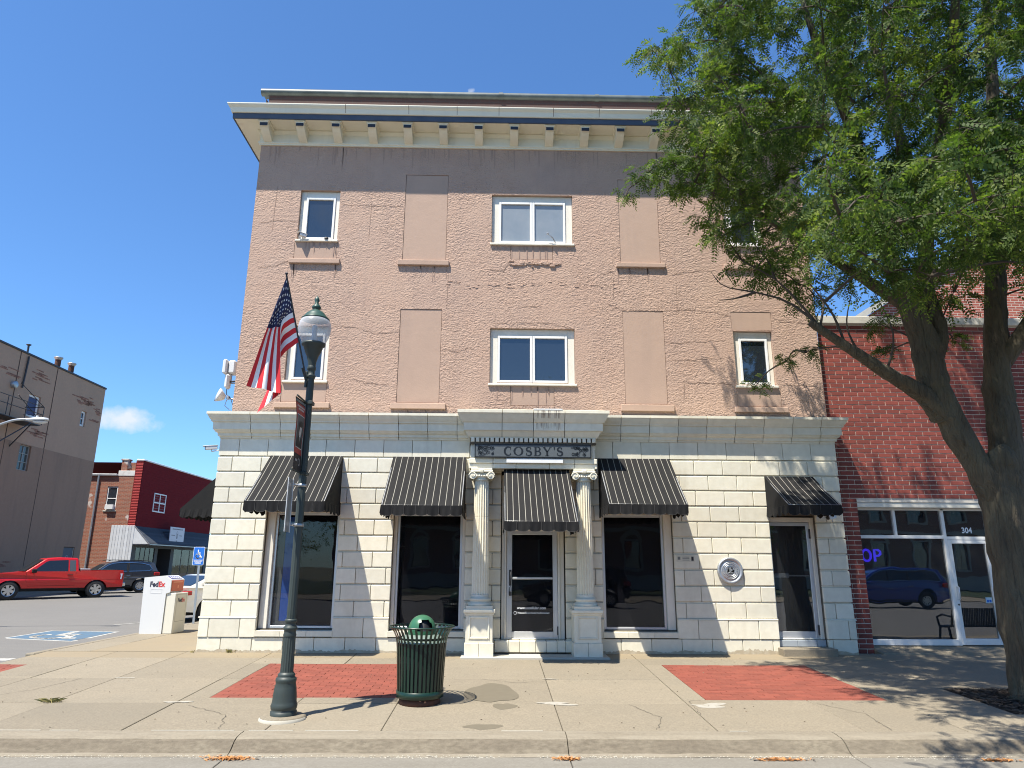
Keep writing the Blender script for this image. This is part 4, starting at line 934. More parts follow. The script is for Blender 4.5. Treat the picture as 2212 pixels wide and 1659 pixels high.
mb = MB(); mb.lathe(LX, LY, [(.062, 1.0), (.052, 4.3)], 64, smooth=False, flute=lambda a: 1-.06*abs(sin(a*6))**.7); mb.lathe(LX, LY, [(.052, 4.3), (.064, 4.31), (.066, 4.34), (.05, 4.36), (.05, 4.42), (.06, 4.43), (.063, 4.46), (.054, 4.49)], 24); mb.build('pole', LAMP, t)
mb = MB(); mb.lathe(LX, LY, [(.054, 4.49), (.062, 4.56), (.085, 4.64), (.115, 4.70), (.128, 4.75), (.135, 4.755), (.135, 4.775), (.168, 4.80), (.172, 4.83), (.15, 4.835)], 32); mb.build('globe_holder', LAMP, t)
mb = MB(); mb.lathe(LX, LY, [(.148, 4.82), (.175, 4.86), (.21, 4.94), (.232, 5.03), (.235, 5.08), (.225, 5.14), (.205, 5.185), (.175, 5.215)], 40); gl_ = mb.build('globe', GLOBE, t); mb = MB(); mb.lathe(LX, LY, [(.06, 4.83), (.05, 4.9), (.035, 4.95), (.04, 5.1), (.0, 5.13)], 16); mb.build('lamp_bulb', WPLA, t)
mb = MB(); mb.lathe(LX, LY, [(.196, 5.195), (.205, 5.20), (.20, 5.215), (.182, 5.22), (.178, 5.235), (.162, 5.245), (.15, 5.27), (.125, 5.30), (.095, 5.325), (.06, 5.345), (.045, 5.36), (.062, 5.375), (.068, 5.395), (.05, 5.425), (.028, 5.44), (.034, 5.455), (.022, 5.465), (.038, 5.50), (.03, 5.535), (.006, 5.575), (.0, 5.58)], 32); mb.build('cap', CAPG, t)
mb = MB()
for z in (2.22, 2.76): mb.lathe(LX, LY, [(.063, z-.02), (.067, z-.018), (.067, z+.018), (.063, z+.02)], 20); mb.box(LX-.085, LX-.05, LY-.14, LY+.02, z-.012, z+.012, .003)
mb.build('sign_clamp', GALV, t)
mb = MB(); mb.box(LX-.075, LX-.045, LY-.05, LY-.02, 4.16, 4.40, .006); mb.tube([(LX-.06, LY-.05, 4.28), (LX-.105, LY-.10, 4.43)], .017, 8); mb.build('flag_bracket', LAMP, t)
# sign on the post, seen almost edge on
t = thing('parking_sign', 'metal sign seen almost edge on, strapped to the lamp post', 'sign', (-3.475, -5.5, 2.2))
mb = MB(); mb.box(-3.482, -3.478, -5.66, -5.43, 2.12, 2.83, .001); mb.build('plate', GALV, t)
mb = MB(); mb.box(-3.478, -3.470, -5.665, -5.645, 2.115, 2.835, .002); mb.box(-3.478, -3.470, -5.44, -5.42, 2.115, 2.835, .002); mb.build('edge', WPLA, t)
# banner
t = thing('lamp_banner', 'narrow red and black banner with a portrait, hung from the lamp post', 'banner', (-3.42, -5.3, 2.85))
bx = lambda y, z: -3.425+.022*sin((z-2.9)*4.2)*(-(y+5.32))*2+.01*sin(z*9)
def bsheet(name, y0, y1, z0, z1, matl, lift):
    mb = MB(); ny, nz = 5, 18; v = [(bx(y, z)+lift, y, z) for z in lin(z0, z1, nz) for y in lin(y0, y1, ny)]; k = ny+1
    mb.add(v, [(j*k+i, j*k+i+1, (j+1)*k+i+1, (j+1)*k+i) for j in range(nz) for i in range(ny)], 0, True); return mb.build(name, matl, t, norm=False)
BRED = mat('banner_red', (.36, .045, .035), .6); BBK = mat('banner_black', (.018, .017, .018), .6); BW = mat('banner_white', (.62, .61, .58), .6); BGR = mat('portrait_grey', (.11, .11, .11), .6, var=((6, .7, (.05, .05, .05)),)); SKIN = mat('portrait_face', (.46, .45, .43), .6)
bsheet('banner_cloth', -5.75, -5.33, 2.93, 3.93, BBK, 0); bsheet('red_field', -5.745, -5.335, 3.16, 3.86, BRED, .003)
bsheet('white_keyline', -5.71, -5.37, 3.24, 3.70, BW, .006); bsheet('portrait_ground', -5.70, -5.38, 3.25, 3.69, BGR, .009)
def bflat(name, pts, matl, lift):
    mb = MB(); tr_ = tessellate_polygon([[Vector((y, z, 0)) for y, z in pts]]); mb.add([(bx(y, z)+lift, y, z) for y, z in pts], tr_); return mb.build(name, matl, t, norm=False)
ell = lambda cy_, cz_, a, b, n=20: [(cy_+a*cos(2*pi*i/n), cz_+b*sin(2*pi*i/n)) for i in range(n)]
bflat('portrait_coat', [(-5.68, 3.255), (-5.66, 3.36), (-5.60, 3.40), (-5.54, 3.415), (-5.48, 3.40), (-5.42, 3.36), (-5.40, 3.255)], BBK, .012)
bflat('portrait_shirt', [(-5.575, 3.41), (-5.505, 3.41), (-5.54, 3.29)], BW, .015); bflat('portrait_tie', [(-5.55, 3.40), (-5.53, 3.40), (-5.535, 3.30), (-5.545, 3.30)], BBK, .017)
bflat('portrait_face', ell(-5.54, 3.475, .055, .08), SKIN, .015); bflat('portrait_cap', [(-5.63, 3.555), (-5.61, 3.60), (-5.54, 3.615), (-5.47, 3.60), (-5.45, 3.555), (-5.48, 3.53), (-5.60, 3.53)], BBK, .018)
mb = MB()
for z, a, b in ((3.815, -5.70, -5.38), (3.775, -5.66, -5.42)):
    y = a
    while y < b: w_ = random.uniform(.012, .03); mb.add([(bx(y, z)+.008, y, z-.012), (bx(y, z)+.008, y+w_, z-.012), (bx(y, z)+.008, y+w_, z+.012), (bx(y, z)+.008, y, z+.012)], [(0, 1, 2, 3)]); y += w_+.01
for k in range(14): y = -5.72+k*.028; mb.add([(bx(y, 3.90)+.004, y, 3.875), (bx(y, 3.9)+.004, y+.012, 3.875), (bx(y, 3.9)+.004, y+.012, 3.905), (bx(y, 3.9)+.004, y, 3.905)], [(0, 1, 2, 3)])
mb.build('banner_print', BW, t, norm=False)
mb = MB(); ribbon(mb, ell(-5.48, 3.06, .045, .045, 24), .014, lambda y, z: (bx(y, z)+.004, y, z), True); ribbon(mb, [(-5.69, 3.07), (-5.57, 3.07)], .03, lambda y, z: (bx(y, z)+.004, y, z)); mb.build('banner_emblem', mat('emblem_grey', (.30, .30, .29), .6), t, norm=False)
mb = MB()
for z in (2.925, 3.935): mb = MB(); mb.tube([(-3.42, -5.24, z), (-3.42, -5.77, z)], .013, 8); mb.box(-3.45, -3.33, -5.345, -5.20, z-.025, z+.025, .006); mb.build('banner_arm', LAMP, t)
# flag
t = thing('flag', 'stars and stripes flag hanging from a slanted staff on the lamp post', 'flag', (-3.49, -5.38, 4.36))
KP = lambda x, z, y: Vector((-.67+(x+.67)*(y+15.055)/9.775, y, 1.693+(z-1.693)*(y+15.055)/9.775))
sb, st = KP(-3.475, 4.34, -5.36), KP(-3.885, 5.91, -5.80)
mb = MB(); mb.tube([sb, st], .0125, 8); mb.lathe(st.x, st.y, [(.001, st.z), (.02, st.z+.01), (.02, st.z+.03), (.001, st.z+.045)], 10); mb.build('staff', STEEL, t)
FR = mat('flag_red', (.62, .02, .03), .7); FW_ = mat('flag_white', (.86, .85, .83), .7); FB = mat('flag_blue', (.018, .022, .075), .7)
for q in (FR, FW_, FB): pass
h0, h1 = st.lerp(sb, .015), st.lerp(sb, .66)
def bez(P, u):
    n = len(P)-1; s_ = u*n; i = min(int(s_), n-1); f_ = s_-i
    p0, p1, p2, p3 = P[max(i-1, 0)], P[i], P[i+1], P[min(i+2, n)]
    return .5*((2*p1)+(-p0+p2)*f_+(2*p0-5*p1+4*p2-p3)*f_*f_+(-p0+3*p1-3*p2+p3)*f_**3)
Vv = lambda *a: Vector(a)
A_ = [h0, KP(-4.07, 5.17, -5.78), KP(-4.19, 4.70, -5.72), KP(-4.31, 4.18, -5.68)]
M_ = [h0.lerp(h1, .54), KP(-3.89, 5.16, -5.66), KP(-3.87, 4.70, -5.63), KP(-3.80, 4.08, -5.60)]
B_ = [h1, KP(-3.85, 4.62, -5.50), KP(-3.97, 4.22, -5.46), KP(-4.12, 3.78, -5.48)]
F_ = [h0.lerp(h1, .77), KP(-3.87, 4.90, -5.55), KP(-3.86, 4.45, -5.50), KP(-3.84, 4.05, -5.50)]
def flagpt(u, v_):
    pts = []
    if v_ <= .54: f_ = v_/.54; a = bez(A_, u); b = bez(M_, u); p = a.lerp(b, f_)
    elif v_ < .77: f_ = (v_-.54)/.23; p = bez(M_, u).lerp(bez(F_, u), f_)
    else: f_ = (v_-.77)/.23; p = bez(F_, u).lerp(bez(B_, u), f_)
    rp = sin(v_*21+u*2.5)*.022*min(1, u*3)+sin(v_*9-u*7)*.02*u
    return p+Vector((rp*.5, -rp, 0))+Vector((0, 0, .008*sin(u*40+v_*5)*.4))
nu, nv = 40, 52; mb = MB(); mb.v = [tuple(flagpt(i/nu, j/nv)) for j in range(nv+1) for i in range(nu+1)]
for j in range(nv):
    for i in range(nu):
        mb.f.append((j*(nu+1)+i, j*(nu+1)+i+1, (j+1)*(nu+1)+i+1, (j+1)*(nu+1)+i)); sidx = j//4
        mb.m.append(2 if (i < 16 and sidx < 7) else (sidx % 2)); mb.sm.append(True)
fo = mb.build('cloth', [FR, FW_, FB], t, norm=False)
mb = MB()
for r in range(9):
    for c in range(6 if r % 2 == 0 else 5):
        v0 = (r+.9)/9.8*.54; u0 = (c+(.5 if r % 2 == 0 else 1))/6.2*.4
        n_ = (flagpt(u0+.01, v0)-flagpt(u0, v0)).cross(flagpt(u0, v0+.01)-flagpt(u0, v0)).normalized()
        if n_.y > 0: n_ = -n_
        pv = []
        for k in range(10):
            a = pi/2+k*pi/5; rr = (.019 if k % 2 == 0 else .008); pv.append(flagpt(max(.002, u0+rr*cos(a)*.75), max(.004, v0+rr*sin(a)*1.3))+n_*.004)
        mb.add(pv+[flagpt(u0, v0)+n_*.004], [(k, (k+1) % 10, 10) for k in range(10)])
stuff(mb.build('stars', FW_, t, norm=False))

# ================================================================== LITTER BIN
BX, BY = -1.745, -4.40; bz = slab_z(0, BY)-.002
t = thing('litter_bin', 'dark green slatted litter bin with flared rim and domed lid', 'litter bin', (BX, BY, bz))
mb = MB(); mb.lathe(BX, BY, [(.0, bz+.08), (.285, bz+.08), (.295, bz-.02), (.0, bz-.02)], 32); mb.build('foot', RUST, t)
mb = MB(); mb.lathe(BX, BY, [(.30, -.06), (.29, .55), (.325, .68), (.34, .70)], 32); mb.lathe(BX, BY, [(.0, -.05), (.3, -.05)], 32); mb.build('liner', BLK, t)
for pr in ([(.322, -.095), (.334, -.09), (.334, -.005), (.322, 0)],):
    mb = MB(); mb.lathe(BX, BY, pr+[(.318, -.05)], 48); mb.build('hoop', BINM, t)
sp = [(.320, -.09), (.324, .0), (.338, .30), (.352, .55), (.36, .64), (.375, .71), (.405, .775), (.445, .825), (.462, .845)]
mb = MB(); wd = .0165
for s_, tt in ((1, 0),):
    v = []
    for r, z in sp:
        for dy, dr in ((-wd, 0), (wd, 0), (wd, -.006), (-wd, -.006)): v.append((r+dr, dy, z-(.004 if dr else 0)))
    k = 4; mb.add(v, [(i*k+j, i*k+(j+1) % k, (i+1)*k+(j+1) % k, (i+1)*k+j) for i in range(len(sp)-1) for j in range(4)])
slm = mb.mesh('slat', BINM)
bm = bmesh.new(); bm.from_mesh(slm); bmesh.ops.recalc_face_normals(bm, faces=bm.faces); bm.to_mesh(slm); bm.free()
for i in range(36): instance('slat', slm, t, (BX, BY, 0), (0, 0, 2*pi*(i+.5)/36))
mb = MB(); mb.tube([(BX+.462*cos(a), BY+.462*sin(a), .845) for a in [2*pi*i/48 for i in range(49)]], .011, 8, cap=False); mb.build('rim', BINM, t)
mb = MB(); mb.lathe(BX, BY, [(.36, .635), (.352, .66), (.33, .67), (.30, .675), (.265, .72), (.2, .74), (.0, .745)], 40); mb.build('lid_ring', mat('bin_lid_grey', (.15, .20, .17), .4), t)
dv = MB(); nph, nth = 14, 40; R_ = .2
dome_pts = []
for j in range(nph+1):
    ph = pi/2*j/nph
    for i in range(nth): a = 2*pi*i/nth; dome_pts.append((BX+R_*cos(ph)*cos(a), BY+R_*cos(ph)*sin(a), .745+.045+(R_+.015)*sin(ph)))
dv.v = dome_pts
for j in range(nph):
    for i in range(nth):
        a = 2*pi*(i+.5)/nth; da = (a-math.radians(292)+pi) % (2*pi)-pi
        if j < 7 and abs(da) < .62*math.sqrt(max(0, 1-((j-0)/7.5)**2)): continue
        dv.f.append((j*nth+i, j*nth+(i+1) % nth, (j+1)*nth+(i+1) % nth, (j+1)*nth+i)); dv.m.append(0); dv.sm.append(True)
lidd = dv.build('dome_lid', DOME, t, norm=False)
mb = MB(); mb.lathe(BX, BY, [(R_+.004, .74), (R_+.004, .79)], 40); mb.build('dome_skirt', DOME, t)
mb = MB(); mb.lathe(BX, BY, [(.16, .746), (.12, .93), (.0, .96)], 24); mb.build('dome_inside', BLK, t)

# ================================================================== GUTTER LITTER, WEEDS
LEAFO = mat('dry_leaf_orange', (.50, .20, .05), .8, island=.35, hue=(.36, .18, .07))
def litter(label, cx, cy, rx, ry, n, z0):
    mb = MB()
    for i in range(n):
        x, y = cx+random.gauss(0, rx), cy+random.gauss(0, ry); a = random.uniform(0, 6.28); l = random.uniform(.012, .035); wv = l*random.uniform(.2, .45); z = z0+random.uniform(.002, .022)
        d = Vector((cos(a), sin(a), random.uniform(-.3, .4))); n_ = Vector((-sin(a), cos(a), random.uniform(-.4, .4)))
        p = Vector((x, y, z)); mb.add([p-d*l, p+n_*wv, p+d*l, p-n_*wv], [(0, 1, 2, 3)])
    tag(mb.build('leaf_litter', LEAFO, None, norm=False), label, 'leaf litter', 'dry leaf litter in the gutter', 'stuff')
litter('small orange drift of dry leaves in the gutter below the lamp post', -3.62, -6.47, .12, .035, 300, -.394)
litter('orange drift of dry leaves in the gutter below the central door', .14, -6.47, .07, .03, 190, -.394)
litter('orange drift of dry leaves in the gutter right of the door, in front of the plaque', 2.52, -6.50, .14, .022, 200, -.394)
litter('orange drift of dry leaves in the gutter furthest right, in front of the tree', 5.0, -6.52, .10, .02, 170, -.394)
GRASS = mat('grass_blade', (.13, .15, .035), .8, island=.4, hue=(.30, .24, .09))
def tuft(name, label, cx, cy, n, h, sp_, flatk):
    mb = MB(); z0 = slab_z(cx, cy)
    for i in range(n):
        a = random.uniform(0, 6.28); l = random.uniform(.5, 1)*h; b = Vector((cx+random.gauss(0, sp_), cy+random.gauss(0, sp_*.4), z0)); o = Vector((cos(a), sin(a)*.5, 0))*l*flatk; s_ = Vector((-sin(a), cos(a), 0))*.0035
        mb.add([b-s_, b+s_, b+o*.5+s_*.7+Vector((0, 0, l*.55)), b+o+Vector((0, 0, l*.6)), b+o*.5-s_*.7+Vector((0, 0, l*.55))], [(0, 1, 2, 3, 4)])
    tag(mb.build(name, GRASS, None, norm=False), label, 'weed', None, 'stuff')
tuft('grass_tuft', 'tuft of dry grass in the pavement joint at the left', -6.86, -4.43, 70, .09, .06, 1.9)
tuft('weed', 'small green weed at the foot of the stone corner', -6.0, -.17, 40, .12, .04, .6)
tuft('weed', 'tiny weed at the outer edge of the stone corner', -6.72, -.2, 16, .08, .02, .6)
mb = MB()
for i in range(170):
    x = random.uniform(-8, 6.5); y = random.uniform(-5.8, -.3); z = slab_z(x, y)+.006; a = random.uniform(0, 6.28); l = random.uniform(.006, .02)
    mb.add([(x+l*cos(a), y+l*sin(a), z), (x-l*sin(a)*.4, y+l*cos(a)*.4, z+.008), (x-l*cos(a), y-l*sin(a), z), (x+l*sin(a)*.4, y-l*cos(a)*.4, z)], [(0, 1, 2, 3)])
tag(mb.build('pavement_debris', mat('debris', (.12, .09, .055), .9, island=.6), None, norm=False), 'scattered leaf crumbs and specks on the concrete pavement', 'debris', None, 'stuff')
# ================================================================== BRICK SHOP ON THE RIGHT
shop = thing('brick_shop', 'red brick shop with pale mortar, white framed shopfront and door numbered 304', 'shop', (9.5, .2, 0))
ZT = 7.21
mb = MB(); holes_wall(mb, 6.735, 17, -.1, ZT, [(7.19, 16, -.1, 3.10, .3)], FY(.206), .3); mb.add([(17, .206, 0), (17, 12, 0), (17, 12, ZT), (17, .206, ZT)], [(0, 1, 2, 3)]); mb.build('mortar_wall', MORT, shop)
BW_, BH_ = .305, .1003
def bmesh_brick(w_):
    q = MB(); q.box(.008, w_-.008, -.008, .03, .0085, BH_-.0085, .003); return q.mesh('brick', BRK)
bfull, bhalf = bmesh_brick(BW_), bmesh_brick(BW_/2)
pl = []
nr = int((ZT+.03)/BH_)
for r in range(nr):
    z = -.03+r*BH_; x0, x1 = 6.74, (7.19 if z < 3.08 else 17.0)
    if z < 3.08:
        for q in range(3): pl.append((16.02+q*BW_, z, 0))
    x = x0
    if r % 2: pl.append((x, z, 1)); x += BW_/2
    while x < x1-.05:
        if x+BW_ > x1+.02: pl.append((x, z, 1)); x += BW_/2
        else: pl.append((x, z, 0)); x += BW_
pl.sort(key=lambda q: (q[0]-CAMP.x)**2+(q[1]-CAMP.z)**2)
vis = [q for q in pl]
rest = MB()
for i, (x, z, hf) in enumerate(vis):
    dy = .2+random.uniform(-.0025, .0025)
    if i < 300: instance('brick', bhalf if hf else bfull, shop, (x, dy, z))
    else: w_ = BW_/2 if hf else BW_; rest.box(x+.008, x+w_-.008, dy-.008, dy+.03, z+.0085, z+BH_-.0085, .003)
BRI = mat('face_brick_field', (.22, .046, .032), .75, var=((14, .5, (.166, .036, .026), 4), (60, .4, (.245, .061, .043), 3)), bump=((45, .4, .005),), island=.20)
stuff(rest.build('brickwork', BRI, shop, norm=False))
for a, b in zip(lin(6.70, 17, 8), lin(6.70, 17, 8)[1:]):
    mb = MB(); mb.box(a+.003, b-.003, .12, .55, ZT, ZT+.19, .015); mb.build('coping_stone', COPE, shop)
# shopfront
SY = .45
mb = MB(); mb.box(7.19, 16, .22, .5, 2.985, 3.098, .01); mb.build('lintel_board', CREAMW, shop)
def sf_frame(nm, rects, par=shop, y0=SY-.05, y1=SY+.05):
    mb = MB()
    for a, b, c, d in rects: mb.box(a, b, y0, y1, c, d, .005)
    return mb.build(nm, WHITE, par)
shopfront = sf_frame('shopfront', [(7.19, 7.25, .12, 2.985), (8.06, 8.12, 2.40, 2.94), (9.135, 9.205, .12, 2.985), (10.13, 10.21, .12, 2.985), (7.25, 9.135, 2.33, 2.40), (9.205, 10.13, 2.31, 2.38), (7.25, 9.135, .12, .24), (7.25, 16, 2.94, 2.985), (10.21, 16, 2.33, 2.40), (10.21, 16, .12, .24), (11.3, 11.36, .24, 2.94), (13.4, 13.46, .24, 2.94), (15.9, 16, .12, 2.985)])
for a, b, c, d in ((7.25, 8.06, 2.40, 2.94), (8.12, 9.135, 2.40, 2.94), (9.205, 10.13, 2.38, 2.94), (7.25, 9.135, .24, 2.33), (10.21, 11.3, .24, 2.33), (11.36, 13.4, .24, 2.33), (13.46, 15.9, .24, 2.33), (10.21, 11.3, 2.4, 2.94), (11.36, 13.4, 2.4, 2.94), (13.46, 15.9, 2.4, 2.94)):
    mb = MB(); mb.box(a+.002, b-.002, SY, SY+.006, c+.002, d-.002); mb.build('pane', GLS, shopfront)
mb = MB(); frame_rect(mb, 9.21, 10.125, .13, 2.305, (.085, .085, .13, .075), SY-.045, SY+.03, .006); sd = mb.build('glass_door', WHITE, shop)
mb = MB(); mb.box(9.297, 10.038, SY, SY+.006, .262, 2.228); mb.build('pane', GLS, sd)
mb = MB(); mb.tube([(9.27, SY-.04, 1.32), (9.27, SY-.10, 1.31), (9.27, SY-.10, 1.07), (9.27, SY-.04, 1.06)], .013, 8); mb.box(9.235, 9.30, SY-.052, SY-.045, 1.04, 1.34, .003); mb.build('handle', ALU, sd)
mb = MB(); mb.tube([(9.25, SY-.06, .95), (9.25, SY-.04, .95)], .018, 10); mb.build('lock', STEEL, sd)
mb = MB(); mb.box(9.88, 10.02, SY-.006, SY-.002, .98, 1.10); mb.build('sticker', mat('sticker_pale_blue', (.45, .60, .68), .5), sd)
mb = MB(); mb.box(9.90, 9.945, SY-.008, SY-.0065, 1.0, 1.05); mb.box(9.955, 10.0, SY-.008, SY-.0065, 1.0, 1.05); mb.build('sticker_mark', BLUE, sd)
letter('house_number', '304', .17, SWHT, shopfront, lambda x, v_, t_: (9.70+x, SY-.004, 2.46+v_), .004, .23)
mb = MB(); v = [(x, y, z) for z in (.05, 3.05) for y in (SY+.06, SY+2.4) for x in (7.15, 16)]
mb.add(v, [(0, 1, 3, 2), (4, 6, 7, 5), (2, 3, 7, 6), (0, 2, 6, 4), (1, 5, 7, 3)]); mb.build('room', mat('shop_interior', (.018, .017, .016), .9), shop, norm=False)
mb = MB(); mb.box(7.19, 16, -.15, .5, -.1, .115, .02, shear=lambda x, y: .0 if y > .1 else -.09); mb.build('threshold', CONC, shop)
NEON = mat('neon_blue', (.03, .02, .3), .5, emit=(.06, .03, 1.0, .8))
t = thing('neon_sign', 'blue lit neon letters hanging inside the shop window', 'sign', (7.62, SY+.12, 1.95))
mb = MB(); ring = [(7.46+.095*cos(a), SY+.12, 1.97+.12*sin(a)) for a in [2*pi*i/20 for i in range(21)]]; mb.tube(ring, .026, 6, cap=False); mb.build('letter_o', NEON, t)
mb = MB(); mb.tube([(7.64, SY+.12, 1.84), (7.64, SY+.12, 2.09), (7.72, SY+.12, 2.09), (7.77, SY+.12, 2.05), (7.77, SY+.12, 2.0), (7.72, SY+.12, 1.96), (7.64, SY+.12, 1.96)], .026, 6); mb.build('letter_p', NEON, t)
mb = MB(); mb.box(7.33, 7.95, SY+.15, SY+.16, 1.78, 2.16); mb.build('backing', BLK, t)
# taller brick block behind
t = thing('brick_gable_building', 'taller red brick building with a pale gable edge behind the brick shop', 'building', (17, 9, 0))
BKR = brick_mat('rear_brick', (.36, .09, .055), (.29, .07, .045), (.5, .42, .34), .3, .1, 'x')
gp = [(12.5, 3), (23.5, 3), (23.5, 10.6), (18, 14.0), (12.5, 10.45)]
mb = MB(); mb.prism([(x, z) for x, z in gp], lambda u, v_, q: (u, q, v_), 9, 20); mb.build('wall', BKR, t)
def bar_between(mb, a, b, wd, y0, y1):
    a, b = Vector(a), Vector(b); d = (b-a).normalized(); n = Vector((-d.y, d.x))*wd
    mb.prism([tuple(a), tuple(b), tuple(b+n), tuple(a+n)], lambda u, v_, q: (u, q, v_), y0, y1)
mb = MB(); bar_between(mb, (12.2, 10.28), (18.02, 14.0), .22, 8.8, 9.15); mb.build('gable_edge', COPE, t)
mb = MB(); bar_between(mb, (17.98, 14.02), (23.8, 10.44), .22, 8.8, 9.15); mb.build('gable_edge', COPE, t)

# ================================================================== STREET TREE
BARK = mat('bark', (.088, .070, .045), .95, var=((9, .8, (.04, .032, .022), 6, .6, (1, 1, .18), .42), (2, .5, (.125, .112, .07), 5)), bump=((12, 1.0, .12, (1, 1, .15), .8), (40, .6, .012, (1, 1, .3))))
TW = mat('twig_bark', (.07, .055, .04), .9)
t = thing('street_tree', 'large locust tree leaning over the pavement in front of the brick shop', 'tree', (7.35, -4.1, slab_z(0, -4.1)))
def limb(name, pts, rad, n=14, j=.02, par=None, seg=6):
    P = [Vector(p) for p in pts]; q = []; r = []
    for i in range((len(P)-1)*seg+1):
        u = i/((len(P)-1)*seg); p = bez(P, u); k = u*(len(P)-1); a = min(int(k), len(P)-2); rr = rad[a]+(rad[a+1]-rad[a])*(k-a)
        q.append(p+Vector((random.gauss(0, j), random.gauss(0, j), 0))*rr*2); r.append(rr*random.uniform(.95, 1.06))
    mb = MB(); mb.tube(q, r, n)
    # ribbed bark
    v = [];
    for k_, p in enumerate(mb.v):
        i = k_//n
        if i < len(q): c = q[i]; d = Vector(p)-c; a = (k_ % n)/n*2*pi; v.append(c+d*(1+.05*sin(a*5+i*.4)+.035*sin(a*9-i*.7)))
        else: v.append(Vector(p))
    mb.v = [tuple(p) for p in v]; return mb.build(name, BARK, par or t)
TX, TY = 7.36, -4.1
limb('trunk', [(TX+.02, TY, -.25), (TX, TY, .15), (TX-.05, TY, 1.2), (TX-.06, TY, 2.3), (TX-.03, TY+.02, 3.0), (TX-.02, TY+.02, 3.45)], [.44, .345, .30, .285, .315, .28], 28)
limb('limb', [(TX-.12, TY, 2.75), (6.88, TY, 3.55), (6.58, TY-.02, 4.28), (6.46, TY-.02, 4.75), (6.44, TY, 5.35), (6.2, TY-.05, 6.2)], [.22, .20, .215, .23, .22, .15], 20)
limb('limb', [(TX+.10, TY, 2.75), (7.55, TY+.05, 3.75), (7.64, TY+.1, 4.6), (7.75, TY+.1, 5.5), (7.86, TY+.1, 6.2), (8.1, TY+.1, 7.6), (8.3, TY, 9.3), (8.4, TY-.2, 11.2), (8.5, TY-.3, 13)], [.24, .235, .21, .185, .16, .14, .12, .08, .04], 18)
limb('limb', [(6.52, TY, 4.1), (6.2, TY-.1, 4.45), (5.6, TY-.25, 4.74), (5.05, TY-.4, 5.03), (4.45, TY-.5, 5.4), (4.30, TY-.52, 5.5)], [.17, .14, .105, .085, .062, .055], 14)
limb('limb', [(6.5, TY, 5.0), (6.75, TY+.1, 5.6), (6.66, TY+.1, 6.4), (6.9, TY+.2, 7.6), (6.8, TY+.3, 9.2), (6.5, TY+.2, 11), (6.3, TY, 12.8)], [.17, .16, .14, .12, .10, .07, .03], 14)
limb('limb', [(6.22, TY-.05, 6.1), (5.7, TY-.4, 7.2), (5.2, TY-.9, 8.6), (4.6, TY-1.2, 10.2), (4.3, TY-1.3, 11.6)], [.15, .115, .09, .06, .02], 12)
limb('limb', [(6.28, TY-.05, 5.9), (5.5, TY+.2, 6.7), (4.6, TY+.4, 7.5), (3.6, TY+.5, 8.3), (2.7, TY+.4, 9.0)], [.11, .085, .065, .04, .015], 10)
limb('limb', [(7.7, TY+.1, 5.0), (8.3, TY-.3, 5.9), (8.9, TY-.8, 7.4), (9.6, TY-1.2, 9.2), (10.2, TY-1.5, 11.2)], [.16, .14, .11, .08, .03], 12)
limb('limb', [(7.86, TY+.1, 6.2), (8.6, TY+.9, 7.5), (9.4, TY+1.5, 9), (10.4, TY+1.8, 10.5)], [.12, .10, .07, .03], 10)
limb('limb', [(6.66, TY+.1, 6.5), (6.3, TY-1.0, 7.6), (6.0, TY-2.2, 8.8), (5.7, TY-3.2, 10.2), (5.5, TY-3.8, 11.5)], [.11, .09, .07, .05, .02], 10)
limb('limb', [(8.0, TY, 7.0), (7.9, TY-1.2, 8.2), (8.0, TY-2.6, 9.6), (8.1, TY-3.6, 11)], [.10, .08, .06, .02], 10)
LN = [((6.46, TY, 4.75)), (6.44, TY, 5.35), (6.2, TY, 6.2), (5.7, TY-.4, 7.2), (5.2, TY-.9, 8.6), (4.6, TY-1.2, 10.2), (6.75, TY+.1, 5.6), (6.66, TY+.1, 6.4), (6.9, TY+.2, 7.6), (6.8, TY+.3, 9.2), (6.5, TY+.2, 11), (5.5, TY+.2, 6.7), (4.6, TY+.4, 7.5), (3.6, TY+.5, 8.3), (7.86, TY+.1, 6.2), (8.1, TY+.1, 7.6), (8.3, TY, 9.3), (8.4, TY-.2, 11.2), (8.9, TY-.8, 7.4), (9.6, TY-1.2, 9.2), (8.6, TY+.9, 7.5), (9.4, TY+1.5, 9), (6.3, TY-1, 7.6), (6, TY-2.2, 8.8), (5.7, TY-3.2, 10.2), (7.9, TY-1.2, 8.2), (8.0, TY-2.6, 9.6), (5.05, TY-.4, 5.03), (5.6, TY-.25, 4.74), (4.45, TY-.5, 5.4)]
LN = [Vector(q) for q in LN]
